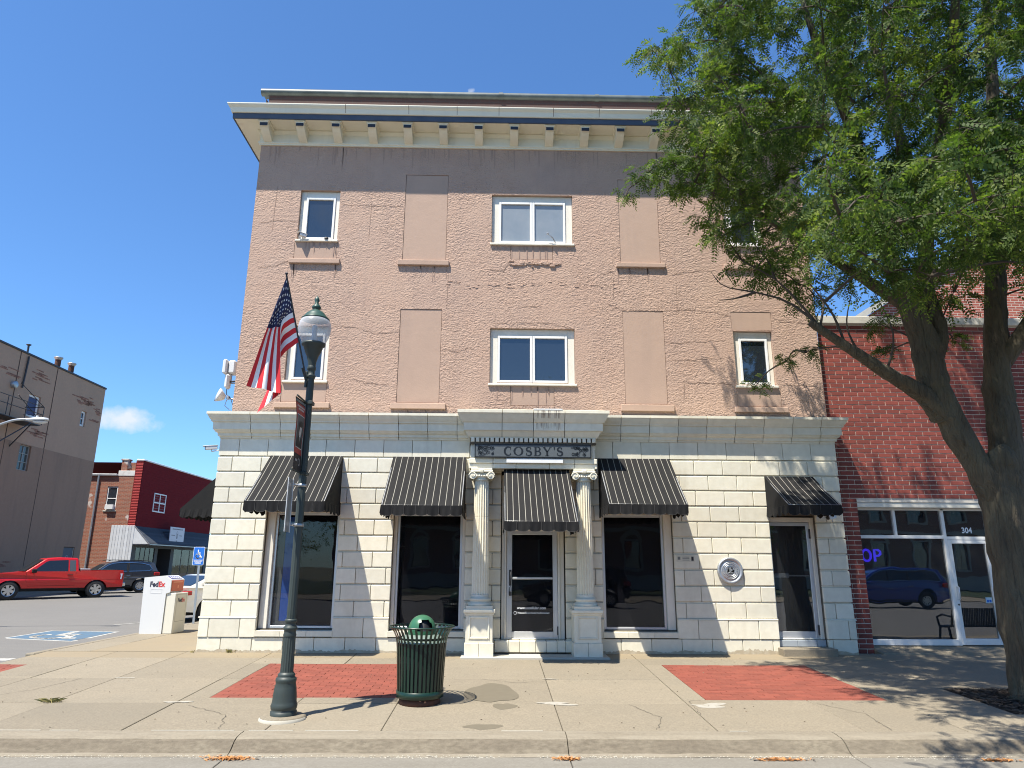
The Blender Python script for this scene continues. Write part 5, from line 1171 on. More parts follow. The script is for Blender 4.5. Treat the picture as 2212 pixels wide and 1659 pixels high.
CLUMPS=[(5.54,-7.44,9.73,0.41),(7.9,-5.65,8.59,0.62),(2.97,-4.41,7.89,0.41),(5.41,-2.58,10.06,0.55),(2.92,-4.13,10.1,0.44),(6.87,-6.13,8.34,0.55),(9.62,-3.02,7.64,0.58),(7.64,-4.15,8.42,0.61),(9.36,-1.99,11.91,0.54),(4.1,-5.6,11.93,0.56),(6.54,-6.94,7.71,0.52),(4.48,-2.76,8.02,0.4),(5.59,-4.43,14.69,0.47),(4.32,-4.55,9.73,0.49),(6.06,-6.42,8.96,0.52),(9.83,-3.33,12.19,0.41),(11.68,-2.87,10.41,0.48),(7.63,-7.68,13.8,0.45),(10.67,-4.13,7.2,0.47),(4.46,-3.48,12.94,0.53),(3.44,-3.79,8.3,0.54),(10.52,-2.89,9.12,0.62),(3.06,-5.2,9.65,0.46),(6.84,-4.38,14.75,0.44),(7.05,-6.24,9.76,0.41),(9.65,-2.3,10.93,0.59),(12.02,-4.49,11.7,0.49),(12.72,-1.14,8.73,0.43),(9.74,-3.66,10.97,0.41),(11.42,-2.64,9.99,0.6),(6.91,-5.3,6.75,0.59),(5.25,-2.25,8.95,0.48),(9.97,-4.3,9.17,0.6),(10.12,-4.74,12.2,0.46),(5.19,-6.31,8.03,0.53),(12.41,-1.84,11.13,0.51),(3.17,-8.47,9.99,0.53),(9.27,-2.69,11.56,0.55),(7.13,-4.84,8.16,0.45),(4.8,-3.86,10.15,0.47),(4.92,-6.06,8.7,0.43),(10.05,-1.04,11.88,0.41),(9.05,-2.84,14.66,0.59),(7.66,-9.12,12.57,0.61),(8.68,-2.8,13.76,0.57),(5.14,-5.23,13.75,0.53),(10.48,-1.77,12.28,0.44),(9.68,-2.16,9.14,0.61),(7.93,-6.72,11.68,0.46),(5.1,-4.25,12.29,0.52),(8.91,-3.67,13.91,0.62),(5.83,-6.43,10.35,0.51),(9.95,-1.38,8.33,0.58),(11.49,-1.58,11.81,0.45),(3.69,-2.76,11.91,0.44),(10.4,-6.25,12.6,0.5),(9.46,-5.27,7.06,0.42),(6,-5.93,8.85,0.6),(7.36,-7.21,7.4,0.55),(12.38,-2.07,8.76,0.42),(8.33,-2.25,12.6,0.6),(6.32,-2.84,11.68,0.57),(7.78,-5.29,6.5,0.6),(5.75,-5.61,10.05,0.53),(3.17,-3.44,8.78,0.53),(7.72,-4.78,14.44,0.5),(9.98,-4.47,10.42,0.52),(3.66,-3.43,12.99,0.51),(5.31,-3.6,9.08,0.47),(5.55,-4.42,7.95,0.62),(10.59,-3.42,10.52,0.56),(9.54,-7.66,14.01,0.47),(10.29,-0.87,9.34,0.56),(7.84,-8.17,9.25,0.59),(10.17,-3.93,10.43,0.41),(5.79,-9.45,8.63,0.52),(5.56,-8.43,12.92,0.55),(4.95,-7.92,6.83,0.55),(8.91,-2.32,11.96,0.53),(7.92,-6.3,6.66,0.6),(11.41,-3.16,9.48,0.51),(5.95,-5.26,9.27,0.57),(7.76,-8,8.06,0.59),(7.83,-6.36,11.01,0.51),(12.52,-1.97,8.14,0.61),(8.3,-0.87,10.84,0.49),(5.35,-5.23,12.55,0.53),(9.23,-5.31,9.19,0.55),(4.96,-2.58,10.63,0.62),(6.33,-5.15,13.57,0.43),(13.3,-2.53,12.3,0.45),(9.56,-6.12,13.54,0.5),(10.84,-0.73,13.22,0.53),(8.64,-1.84,10.04,0.49),(10.92,-3.23,9.04,0.52),(3.63,-2.11,10.3,0.41),(8.48,-5.82,6.34,0.56),(11.05,-1.17,8.77,0.49),(9.18,-3.26,8.19,0.42),(4.04,-5.58,8.29,0.48),(4.14,-9.15,11.21,0.55),(11.62,-4.01,10.19,0.5),(3.96,-5.43,13.09,0.5),(2.92,-7.95,9.93,0.6),(5.06,-2.71,8.62,0.44),(10.56,-1.75,9.57,0.5),(5.29,-9.73,11.75,0.57),(11.78,-2.05,8.03,0.41),(8.66,-3.45,12.83,0.6),(10.72,-2.65,13.41,0.57),(9.7,-3.95,13.96,0.53),(4.24,-3.01,9.7,0.46),(10.79,-4,9.03,0.46),(9.93,-1.09,10.65,0.6),(10.69,-4.76,13.56,0.43),(5.92,-4.22,12.96,0.43),(6.22,-2.55,8.07,0.42),(9.69,-3.41,13.21,0.58),(5.88,-6.5,14.45,0.41),(7.54,-4,12.15,0.61),(6.78,-5.58,6.32,0.5),(7.89,-4.97,12.98,0.52),(4.47,-7.16,7.75,0.53),(5.79,-6.31,9.79,0.57),(11.39,-0.89,13.11,0.43),(10.46,-5.87,9.98,0.61),(6.99,-5.42,11.64,0.47),(9.36,-2.8,9.85,0.54),(7.79,-7.83,11.75,0.44),(6.28,-8.24,12.93,0.59),(12.62,-3.05,12.9,0.52),(7.47,-0.72,12.65,0.49),(3.2,-7.7,10.92,0.59),(6,-7.02,7.13,0.5),(12.75,-3.57,12.38,0.57),(9.61,-4.54,8.73,0.51),(4.53,-6.06,6.32,0.5),(7.61,-5.33,7.39,0.58),(12.34,-4.15,11.44,0.54),(5.33,-2.75,10.97,0.58),(8.31,-8.3,11.12,0.52),(5.07,-7.77,10.94,0.56),(3.53,-2.4,11.13,0.5),(3.39,-4.44,8.88,0.51),(4.18,-2.94,8.46,0.5),(9.06,-0.62,10.77,0.49),(8.81,-4.9,12.77,0.48),(4.54,-2.95,11.28,0.46),(8.03,-4.05,13.4,0.55),(3.99,-5.11,10.58,0.49),(12.92,-1.84,12.21,0.45),(4.89,-7.13,9.52,0.48),(8.52,-8.36,13.73,0.49),(9.51,-5.48,12.26,0.56),(7.85,-4.55,7.7,0.43),(8.14,-6.53,9.62,0.52),(11.98,-2.33,12.19,0.49),(6.5,-2.11,9.56,0.57),(6.36,-2.27,7.39,0.52),(9.1,-4.29,14.68,0.44),(4.86,-5.69,9.33,0.4),(6.9,-5.48,13.94,0.58),(5.46,-7.43,8.21,0.55),(5.28,-6.68,12.68,0.57),(7.38,-2.24,8.92,0.59),(9.47,-4.23,7.92,0.43),(11.15,-4.11,12.1,0.49),(9.03,-5.84,9.2,0.52),(6.2,-8.86,10.43,0.46),(8.12,-4.19,12.9,0.46),(6.26,-3.05,8.29,0.49),(7.93,-7.15,12.47,0.47),(7.87,-2.97,14.19,0.41),(11.96,-3.04,12.2,0.41),(2.64,-3.82,11.23,0.48),(8.66,-5.38,7.13,0.46),(9.02,-2.1,10.36,0.54),(11.1,-5.06,12.81,0.58),(9.91,-3.74,9.87,0.61),(6.26,-6.19,7.59,0.44),(11.2,-3.29,11.51,0.5),(9.3,-6.24,8.19,0.44),(12.29,-4.42,12.33,0.45),(9.84,-6.16,12.17,0.4),(4.97,-9.56,10.16,0.58),(6.66,-1.77,13.78,0.59),(6.72,-3.38,11.7,0.53),(5.66,-3.7,12.99,0.52),(5.42,-7.65,6.86,0.42),(8.38,-4.63,11.86,0.52),(10.31,-3.6,12.79,0.4),(11.09,-3.25,12.92,0.61),(10.54,-2.43,9.42,0.56),(9.21,-1.54,12.46,0.47),(11.32,-4.24,12.73,0.51),(9.29,-3.45,14.84,0.43),(4.24,-6.13,9.22,0.55),(5.44,-9.26,9.62,0.58),(4.82,-5.97,11.21,0.51),(11.44,-1.12,11.38,0.48),(4.75,-3.68,8.87,0.47),(4.29,-5.74,13.42,0.44),(8.3,-1.37,10.13,0.4),(8,-7.52,13.43,0.52),(9.37,-5.17,7.8,0.57),(8.25,-6.34,10.39,0.59),(12.9,-3.27,9.45,0.57),(7.94,-6.71,7.08,0.61),(5.21,-4.97,11.27,0.49),(2.5,-6.51,8.45,0.56),(11.27,-0.8,10.68,0.45),(8.73,-4.78,13.71,0.47),(7.34,-6.68,10.89,0.56),(5.31,-6.15,11.46,0.48),(6.39,-8.97,12.2,0.61),(8.85,-0.99,12,0.54),(5.31,-3.81,8.22,0.53),(7.63,-2.02,14.57,0.45),(10.6,-5.15,11.88,0.61),(9.77,-1.23,12.35,0.5),(3.99,-2.54,10.47,0.5),(11.39,-4.5,13.96,0.47),(10.73,-4.78,10.42,0.56),(8.68,-1.83,11.59,0.55),(11.25,-2.47,11.13,0.52),(9.83,-5.72,8.47,0.42),(5.81,-5.72,10.63,0.41),(7,-7.53,11.88,0.42),(6.02,-8.35,13.46,0.55),(8.81,-4.45,7.8,0.51),(3.73,-4.38,10.39,0.41),(6.78,-2.9,8.28,0.51),(9.02,-2.43,8.08,0.54),(5.66,-5.91,14.01,0.5),(3.53,-3.76,9.18,0.56),(7.22,-4.89,14.63,0.61),(4.31,-8.45,9.84,0.58),(5.61,-5.45,13.59,0.49),(6.05,-5.5,8.15,0.5),(10.93,-2.78,12.8,0.47),(7.75,-8,10.11,0.62),(6.56,-4.82,11.91,0.48),(10.66,-0.8,12.17,0.5),(7.15,-1.06,12.45,0.46),(5.19,-4.3,6.58,0.42),(5.12,-5,10.42,0.53),(5.24,-8.67,11.77,0.43),(2.55,-6.83,7.81,0.41),(5.5,-7.13,10.65,0.6),(3.12,-1.73,10.14,0.43),(5.33,-8.95,10.95,0.46),(5.06,-5.94,12.19,0.56),(8.47,-3.21,14.22,0.52),(5.29,-7.18,7.59,0.45),(6.12,-7.59,8.93,0.47),(7.5,-5.52,8.31,0.45),(4.37,-5.62,12.64,0.54),(5.43,-1.11,8.17,0.5),(3.2,-6.32,10.78,0.58),(5.92,-8,12.24,0.52),(8.31,-5.09,13.62,0.51),(10.29,-4.73,12.98,0.52),(4.98,-9.13,11.96,0.51),(5.68,-2.85,10.4,0.58),(9.04,-3.17,8.73,0.41),(6.72,-5.15,12.47,0.52),(5.78,-8.43,11.26,0.56),(12.18,-1.85,12.4,0.59),(5.07,-5.75,13.82,0.53),(12.01,-3.41,10.22,0.52),(10.82,-2.68,11.55,0.62),(4.19,-6.04,6.72,0.48),(6.59,-4.22,12.53,0.62),(6.23,-3.33,11.57,0.46),(6.79,-8.22,7.16,0.61),(12.07,-3.52,9.47,0.41),(10,-4.32,13.11,0.45),(7.16,-6,12.68,0.54),(3.79,-7.45,11.32,0.6),(11.23,-1.46,13.65,0.51),(10.52,-4.45,12.09,0.49),(6.73,-6.24,6.69,0.43),(12.4,-1.45,10.54,0.58),(12.11,-1.98,9.86,0.52),(12.21,-2.96,13.54,0.55),(5.69,-1.71,8.09,0.57),(7.29,-4.82,7.58,0.52),(10.82,-4.35,13.31,0.47),(6.5,-2.12,14.32,0.61),(7.18,-4.31,7.69,0.5),(10.37,-3.78,11.43,0.43),(10.33,-2.34,7.79,0.42),(8.63,-5.52,12.28,0.58),(7.03,-7.96,8.21,0.52),(6.34,-6.4,8.05,0.42),(8.3,-3.69,7.95,0.58),(6.43,-9.05,9.39,0.53),(6.54,-9.54,10.41,0.41),(10.57,-4.71,7.86,0.43),(9.32,-3.84,8.46,0.47),(9.76,-6.3,9.14,0.52),(4.28,-6.5,11.07,0.52),(5.52,-3.58,7.46,0.47),(9.97,-0.93,13.12,0.42),(11.1,-4.68,8.56,0.49),(10.8,-1.79,13.3,0.42),(6.33,-3.88,14.7,0.56),(5.94,-9.8,9.2,0.51),(4.42,-2.56,8.89,0.47),(5.72,-2.29,8.4,0.53),(3.88,-5.54,6.95,0.47),(10.49,-6.18,11.69,0.41),(7.42,-5.12,12.28,0.48),(7.19,-6.03,6.9,0.55),(9.41,-3.69,9.21,0.56),(12.31,-3.78,9.93,0.41),(9.6,-4.32,6.9,0.57),(6.49,-7.87,6.54,0.42),(4.78,-3.95,7.63,0.54),(8.53,-6.12,13.4,0.45),(7.8,-6.79,9.92,0.43),(7.43,-5.3,14.85,0.59),(5.24,-5.54,6.39,0.48),(8.33,-8.22,12.28,0.42),(6.65,-3.92,8.63,0.53),(10.36,-5.17,14,0.54),(8.21,-5.54,11.89,0.6),(2.9,-7.23,9.58,0.4),(12.26,-3.69,13.03,0.5),(10.31,-3.58,8.67,0.6),(7.23,-2.42,8.47,0.46),(6.81,-6.59,12.91,0.42),(7.15,-1.17,13.22,0.55),(8.97,-7.25,10.53,0.58),(4.64,-3.27,9.39,0.54),(8.46,-7.55,10.12,0.48),(4.51,-5,13.03,0.5),(7.87,-6.15,14.49,0.57),(7.91,-1.22,14.3,0.45),(10.63,-2.44,10.27,0.59),(4.71,-6.28,6.85,0.49),(9.21,-6.27,7.38,0.46),(6.18,-6.6,11.3,0.41),(4.99,-6.14,10.55,0.45),(3.18,-5.54,10.48,0.49),(11.53,-4.01,8.51,0.42),(12.28,-1.34,9.77,0.55),(5.84,-6.38,11.9,0.44),(11.86,-4.22,13.75,0.45),(4.8,-7.78,12.53,0.52),(6.47,-6.69,10.89,0.51),(5.97,-8.97,11.84,0.59),(5.03,-7.07,14.05,0.57),(3.77,-6.51,7.88,0.42),(8.64,-2.84,12.06,0.52),(8.61,-7.4,11.44,0.59),(9.15,-6.39,9.18,0.58),(3.15,-6.88,10.06,0.46),(11.16,-5.23,10.22,0.43),(12.36,-1.25,12.29,0.61),(7.17,-7.92,9.41,0.59),(8.78,-5.65,8.19,0.59),(8.22,-2.33,11.6,0.46),(8.21,-3.52,12,0.54),(9.44,-2.39,13.62,0.43),(3.8,-7.95,10.91,0.43),(8.51,-7.8,9.63,0.47),(10.22,-3.1,11.24,0.57),(7.51,-8.03,13.45,0.49),(6.25,-2.48,8.77,0.47),(8.78,-2.07,10.83,0.55),(10.45,-1.46,10.1,0.41),(9.79,-1.11,11.2,0.48),(6.54,-8.55,11.41,0.46),(6.16,-5.27,11.99,0.4),(6.73,-7.24,8.48,0.52),(7.26,-7.16,12.59,0.42),(11.77,-3.52,13.3,0.61),(4.02,-8.01,8.38,0.57),(3.49,-7.47,7.78,0.61),(10.05,-4.82,10.06,0.61),(10.56,-4.74,8.87,0.49),(6.7,-2.75,8.79,0.5),(6.81,-8.29,11.85,0.52),(6.06,-3.78,8.22,0.48),(5.12,-6.4,9.11,0.38),(5.51,-6.52,9.02,0.51),(3.77,-5.19,9.53,0.52),(3.19,-4.45,10.19,0.53),(5.2,-5.27,9.33,0.54),(4.06,-5.57,10.6,0.4),(4.04,-3.76,7.97,0.41),(3.16,-5.43,8.6,0.43),(3.19,-5.16,10.25,0.4),(3.78,-4.06,10.95,0.42),(5.75,-6.95,10.36,0.41),(2.56,-6.48,9.8,0.54),(3.08,-3.88,8.64,0.39),(6.03,-5.33,7.6,0.49),(4.87,-5.32,8.56,0.49),(6.76,-6.22,7.91,0.52),(5.14,-4.33,10.2,0.44),(4.66,-6.29,9.95,0.49),(4.15,-5.14,9.21,0.54),(5.18,-5.29,8.29,0.52),(2.76,-5.4,8.37,0.44),(4.69,-4.62,10.44,0.4),(2.79,-6.35,10.48,0.55),(5.76,-4.32,7.47,0.46),(3.86,-5.99,8.21,0.38),(4.23,-4.37,10.21,0.44),(4.48,-3.36,8.83,0.52),(3.88,-6.85,9.69,0.44),(2.87,-5.28,10.72,0.5),(6.87,-6.06,7.55,0.54),(4.64,-5.78,10.39,0.48),(5.11,-4.76,7.5,0.42),(4.25,-3.78,9.54,0.49),(3.01,-6.26,7.74,0.54),(3.38,-4.83,11.47,0.54),(6.96,-3.22,7.8,0.45),(5.58,-5.44,7.86,0.43),(2.79,-6.77,9.22,0.38),(3.43,-3.82,9.69,0.47),(6.45,-6.9,9.35,0.49),(5.68,-5.74,9.47,0.43),(3.78,-9.1,5.57,0.43),(4.89,-7.56,5.46,0.4),(6.98,-6.54,6.35,0.4),(5.17,-8.92,5.55,0.42),(4.77,-6.64,6.47,0.41),(4.18,-8.46,5.36,0.36),(6.04,-7.56,6.47,0.46),(3.52,-8.09,5.75,0.44),(4.74,-6.4,5.78,0.5),(5.62,-8.79,5.78,0.4),(4.97,-6.88,6.97,0.39),(5.66,-7.66,6.14,0.39),(5.34,-5.01,7.9,0.5),(3.82,-6.74,6.58,0.49),(6.43,-4.78,7.74,0.43),(5.82,-8.26,5.97,0.42),(5.59,-6.36,7.22,0.46),(4.27,-6.35,7.24,0.4),(8.29,-5.3,5.81,0.53),(6.76,-6.96,6.05,0.38),(6.5,-6.95,6.97,0.49),(4.76,-5.21,8.01,0.44),(8.03,-5.82,6.92,0.38),(7.32,-6.63,5.59,0.51),(8.03,-6.02,5.99,0.41),(2.99,-8.33,5.34,0.4),(7.18,-6.14,6.28,0.42),(5.42,-7.13,6.36,0.45),(8.19,-5.35,7.37,0.39),(4.5,-7.89,6.12,0.42),(8.33,-4.59,7.87,0.48),(4.39,-6.75,5.43,0.47),(7.07,-6.93,6.5,0.37),(5.46,-8.03,5.79,0.49),(7.7,-5.42,7.87,0.38),(8.57,-5.58,7.69,0.4),(5.55,-6.94,5.85,0.45),(6.19,-4.35,8.24,0.41),(4.99,-9.22,5.27,0.54),(5.88,-7.79,5.32,0.51),(4.51,-8.82,5.39,0.48),(4.8,-8.05,5.58,0.5),(9.22,-4.81,7.14,0.41),(5.29,-8.45,5.44,0.4),(5.94,-4.89,7.26,0.46),(4.78,-4.72,7.01,0.44),(3.43,-7.12,5.63,0.41),(8.17,-4.81,6.12,0.44),(5.31,-6.11,5.75,0.39),(6.2,-7.88,6.04,0.52),(6.21,-4.5,7.4,0.43),(6.92,-4.33,6.18,0.53),(8,-5.51,6.18,0.37),(4.96,-6.73,5.39,0.42),(3.91,-7.78,5.58,0.46),(2.5,-9.21,5.5,0.55),(6.29,-7.29,5.27,0.5),(8.56,-5.15,6.36,0.45),(7.55,-6.34,5.83,0.36),(4.29,-7.6,5.68,0.38),(2.67,-5,11.14,0.4),(2.07,-4.5,10.74,0.42),(2.41,-4,10.81,0.4),(2.38,-5,10.27,0.45),(2.58,-4,10.01,0.5),(2.45,-4.5,9.26,0.5),(2.83,-4,9.23,0.45),(2.5,-5,8.25,0.5),(2.25,-4.5,8.48,0.38),(1.99,-4.2,8.48,0.3),(1.82,-4,8.37,0.22),(1.52,-4,8.04,0.2),(2.47,-4.2,8.21,0.3),(2.98,-4,7.57,0.35),(3.03,-4.5,7.05,0.4),(3.5,-4,6.87,0.3),(3.56,-4.4,6.48,0.3),(3.96,-4,6.62,0.35),(4.43,-4,6.45,0.35),(3.41,-4.5,11.22,0.4),(3.29,-4,11.03,0.45),(3.08,-4.5,10.12,0.5),(3.02,-5,9.09,0.5),(3.21,-5,8.57,0.5),(2.93,-5,7.87,0.45),(3.21,-5,7.54,0.5),(3.32,-5,7.05,0.45),(3.81,-5,6.65,0.45),(4.72,-4,6.2,0.35),(4.65,-3.6,5.33,0.22),(4.91,-2.2,5.58,0.16),(4.46,-1.6,5.19,0.2),(6.05,-3.4,5.32,0.22),(3.39,-5,10.96,0.45),(4.25,-4,11.89,0.45),(6.07,-3.5,5.89,0.25),(7.56,-3.2,5.66,0.2)]
tw = MB(); leaf_p = []; leaf_d = []; leaf_s = []
nodes = list(LN)
for cx, cy, cz, r in sorted(CLUMPS, key=lambda c: min((Vector(c[:3])-q).length for q in LN)):
    c = Vector((cx, cy, cz)); a = min(nodes, key=lambda q: (q-c).length+max(0, q.z-c.z)*1.2)
    d = c-a; L_ = d.length; mid = a+d*.5+Vector((random.gauss(0, .08), random.gauss(0, .08), .10))*L_
    path = [bez([a, mid, c], i/6) for i in range(7)]; r0 = min(.05, .010+.014*L_)
    tw.tube(path, [r0+(.006-r0)*i/6 for i in range(7)], 5, cap=False)
    nodes += [path[3], path[4], c]
    nt_ = max(5, int(14*r/.5))
    for k in range(nt_):
        e = Vector((random.gauss(0, 1), random.gauss(0, 1), random.gauss(0, .75))).normalized()*r*random.uniform(.55, 1.12)
        end = c+e+Vector((0, 0, -.12*r)); b = path[random.randint(4, 6)]
        q = [b, b.lerp(end, .5)+Vector((0, 0, .05)), end]; tw.tube(q, [.006, .004, .002], 3, cap=False)
        nl = random.randint(5, 6)
        for i in range(nl):
            u = (i+1.0)/nl; p = bez(q, min(1, .18+u*.85)); out_ = Vector((random.gauss(0, 1), random.gauss(0, 1), random.gauss(-.35, .55)))+e.normalized()*.5
            leaf_p.append(p); leaf_d.append(out_.normalized()); leaf_s.append(random.uniform(.14, .27)*(1 if r > .25 else .8))
# bare dead twigs by the sawn limb
for q in ([(4.4, TY-.5, 5.5), (4.15, TY-.5, 5.85), (3.8, TY-.5, 6.25), (3.3, TY-.5, 6.55), (2.95, TY-.5, 6.85)], [(4.35, TY-.5, 5.55), (4.0, TY-.4, 5.9), (3.5, TY-.4, 6.05), (3.0, TY-.4, 6.15), (2.8, TY-.4, 6.4)], [(4.9, TY-.4, 5.1), (4.7, TY-.45, 5.7), (4.3, TY-.5, 6.3), (4.1, TY-.5, 6.9)], [(5.2, TY-.3, 4.95), (5.0, TY-.3, 5.5), (5.15, TY-.3, 6.1)], [(3.8, TY-.5, 6.25), (3.7, TY-.5, 6.6), (3.4, TY-.5, 7.0)], [(3.5, TY-.4, 6.05), (3.2, TY-.4, 5.95), (2.9, TY-.4, 5.9)], [(5.6, TY-.2, 4.75), (5.75, TY-.3, 5.4), (5.5, TY-.3, 6.2)]):
    q = [Vector(p) for p in q]; tw.tube([bez(q, i/10) for i in range(11)], [.022*(1-i/10)+.004 for i in range(11)], 5, cap=False)
stuff(tw.build('twigs', TW, t, norm=False))
def leaves(P_, D_, S_, pairs=7):
    P_ = np.array(P_); D_ = np.array(D_); S_ = np.array(S_); n = len(P_)
    side = np.cross(D_, RNG.normal(size=(n, 3))); side /= np.linalg.norm(side, axis=1)[:, None]; nrm = np.cross(D_, side)
    V_ = []; 
    for k in range(pairs):
        u = (k+.8)/pairs
        base = P_+D_*(S_*u)[:, None]+np.array([0, 0, -1])*(S_*.38*u*u)[:, None]
        ln_ = S_*.30*(1-.45*abs(u-.5)*1.4)
        for s_ in (-1, 1):
            ld = side*s_*.88+D_*.45+nrm*RNG.normal(0, .3, (n, 1)); ld[:, 2] -= .22; ld /= np.linalg.norm(ld, axis=1)[:, None]
            wv = np.cross(ld, nrm); wv /= np.linalg.norm(wv, axis=1)[:, None]; wv = wv*(ln_*.25)[:, None]
            tip = base+ld*ln_[:, None]; mid = base+ld*(ln_*.45)[:, None]
            V_.append(np.stack([base, mid+wv, tip, mid-wv], 1))
    return np.stack(V_, 1).reshape(-1, 3)
def leaf_mat(name, a, b, c):
    mm = bpy.data.materials.new(name); mm.use_nodes = True; MAT[name] = mm; x = mm.node_tree; nn = x.nodes; lk = x.links.new
    nn.remove(nn['Principled BSDF']); o = nn['Material Output']; g = nn.new('ShaderNodeNewGeometry')
    rp = nn.new('ShaderNodeValToRGB'); e = rp.color_ramp.elements; e[0].color = (*a, 1); e[1].color = (*c, 1); k = e.new(.55); k.color = (*b, 1)
    nz = nn.new('ShaderNodeTexNoise'); nz.inputs['Scale'].default_value = .9; nz.inputs['Detail'].default_value = 3; lk(g.outputs['Position'], nz.inputs['Vector'])
    mth = nn.new('ShaderNodeMath'); mth.operation = 'MULTIPLY_ADD'; lk(g.outputs['Random Per Island'], mth.inputs[0]); mth.inputs[1].default_value = .55
    m3 = nn.new('ShaderNodeMath'); m3.operation = 'MULTIPLY_ADD'; lk(nz.outputs['Fac'], m3.inputs[0]); m3.inputs[1].default_value = 1.5; m3.inputs[2].default_value = -.52; lk(m3.outputs[0], mth.inputs[2]); lk(mth.outputs[0], rp.inputs[0])
    pb = nn.new('ShaderNodeBsdfPrincipled'); pb.inputs['Roughness'].default_value = .62; pb.inputs['IOR'].default_value = 1.35; lk(rp.outputs[0], pb.inputs['Base Color'])
    tl = nn.new('ShaderNodeBsdfTranslucent'); sc = nn.new('ShaderNodeVectorMath'); sc.operation = 'MULTIPLY'; lk(rp.outputs[0], sc.inputs[0]); sc.inputs[1].default_value = (1.3, 1.5, .6); lk(sc.outputs[0], tl.inputs['Color'])
    x2 = nn.new('ShaderNodeMixShader'); x2.inputs[0].default_value = .42; lk(pb.outputs[0], x2.inputs[1]); lk(tl.outputs[0], x2.inputs[2]); lk(x2.outputs[0], o.inputs[0]); return mm
LEAF = leaf_mat('locust_leaf', (.026, .052, .012), (.072, .116, .025), (.20, .235, .05))
def quads_obj(name, V_, matl, par):
    o = ORG[par.name]; V_ = V_-np.array(o); n = len(V_)//4; me = bpy.data.meshes.new(name)
    me.vertices.add(len(V_)); me.vertices.foreach_set('co', V_.astype(np.float32).ravel()); me.loops.add(n*4); me.loops.foreach_set('vertex_index', np.arange(n*4, dtype=np.int32))
    me.polygons.add(n); me.polygons.foreach_set('loop_start', np.arange(0, n*4, 4, dtype=np.int32)); me.materials.append(matl); me.update(calc_edges=True)
    return link(name, me, par)
stuff(quads_obj('crown', leaves(leaf_p, leaf_d, leaf_s), LEAF, t))
print('leaves', len(leaf_p))
# planting bed
MUL = mat('bark_mulch', (.05, .035, .025), .95, island=.5, hue=(.10, .075, .05))
bed = thing('tree_bed', 'dark mulch bed round the foot of the tree', 'planting bed', (7.9, -4.2, -.17)); struct(bed)
mb = MB(); mb.box(BED[0]+.01, BED[1]-.01, BED[2]+.01, BED[3]-.01, -.15, -.012, shear=slab_z); mb.build('soil', mat('soil', (.045, .034, .025), .95, bump=((40, .8, .02),)), bed)
mb = MB()
for i in range(5200):
    x, y = random.uniform(BED[0]+.03, 8.6), random.uniform(BED[2]+.03, BED[3]-.03); z = slab_z(x, y)-.012+random.uniform(0, .035); a = random.uniform(0, 6.28); l = random.uniform(.015, .05); wv = random.uniform(.006, .014)
    d = Vector((cos(a), sin(a), random.uniform(-.25, .25)))*l; n_ = Vector((-sin(a), cos(a), random.uniform(-.3, .3)))*wv; p = Vector((x, y, z)); mb.add([p-d-n_, p+d-n_, p+d+n_, p-d+n_], [(0, 1, 2, 3)])
stuff(mb.build('mulch', MUL, bed, norm=False))

# ================================================================== LEFT SIDE STREET BUILDINGS
XW = -28.0
tan = thing('tan_building', 'tall tan rendered side wall with patches of bare brick at the far left', 'building', (XW, 25, 0))
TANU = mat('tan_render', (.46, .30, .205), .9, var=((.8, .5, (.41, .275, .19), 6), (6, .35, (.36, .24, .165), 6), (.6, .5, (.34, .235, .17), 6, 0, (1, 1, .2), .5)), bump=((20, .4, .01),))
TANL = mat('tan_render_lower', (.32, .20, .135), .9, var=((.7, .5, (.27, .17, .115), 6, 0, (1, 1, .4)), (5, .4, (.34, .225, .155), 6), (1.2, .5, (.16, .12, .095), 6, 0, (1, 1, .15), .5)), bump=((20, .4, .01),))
FX = lambda x: (lambda u, v_, d: (x-d, u, v_))
W1_, W2_, W3_ = (24.86, 25.93, 9.95, 11.27), (24.88, 25.86, 6.85, 8.3), (30.1, 30.66, 10.4, 11.42)
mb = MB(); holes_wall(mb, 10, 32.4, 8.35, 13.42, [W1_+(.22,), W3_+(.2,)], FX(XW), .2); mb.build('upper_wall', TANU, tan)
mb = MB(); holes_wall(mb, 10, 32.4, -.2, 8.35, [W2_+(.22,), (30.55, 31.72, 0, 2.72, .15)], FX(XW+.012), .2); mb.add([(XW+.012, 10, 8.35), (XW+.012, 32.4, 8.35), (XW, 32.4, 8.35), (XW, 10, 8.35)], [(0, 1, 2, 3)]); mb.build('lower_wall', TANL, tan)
mb = MB(); mb.add([(XW, 32.4, -.2), (XW-18, 32.4, -.2), (XW-18, 32.4, 13.42), (XW, 32.4, 13.42)], [(0, 1, 2, 3)]); mb.add([(XW, 10, -.2), (XW-18, 10, -.2), (XW-18, 10, 13.42), (XW, 10, 13.42)], [(0, 1, 2, 3)]); mb.add([(XW, 10, 13.3), (XW-18, 10, 13.3), (XW-18, 32.4, 13.3), (XW, 32.4, 13.3)], [(0, 1, 2, 3)]); mb.build('end_wall', TANU, tan)
mb = MB(); mb.box(XW-.3, XW+.06, 9.9, 32.45, 13.4, 13.52, .02); mb.build('roof_edge', STEEL, tan)
mb = MB(); 
for y in (18.6, 23.55, 26.98): mb.box(XW-.02, XW+.018, y-.022, y+.022, -.2, 13.4)
mb.build('expansion_joint', mat('joint_brown', (.075, .045, .035), .9), tan)
BB = mat('bare_brick', (.30, .165, .115), .9, var=((3, .6, (.24, .10, .07)),), rand=.25)
bm_ = MB(); bm_.box(-.0, .012, .006, .214, .004, .068, .004); bmm = bm_.mesh('bare_brick', BB)
RNB = random.Random(11); nb = 0
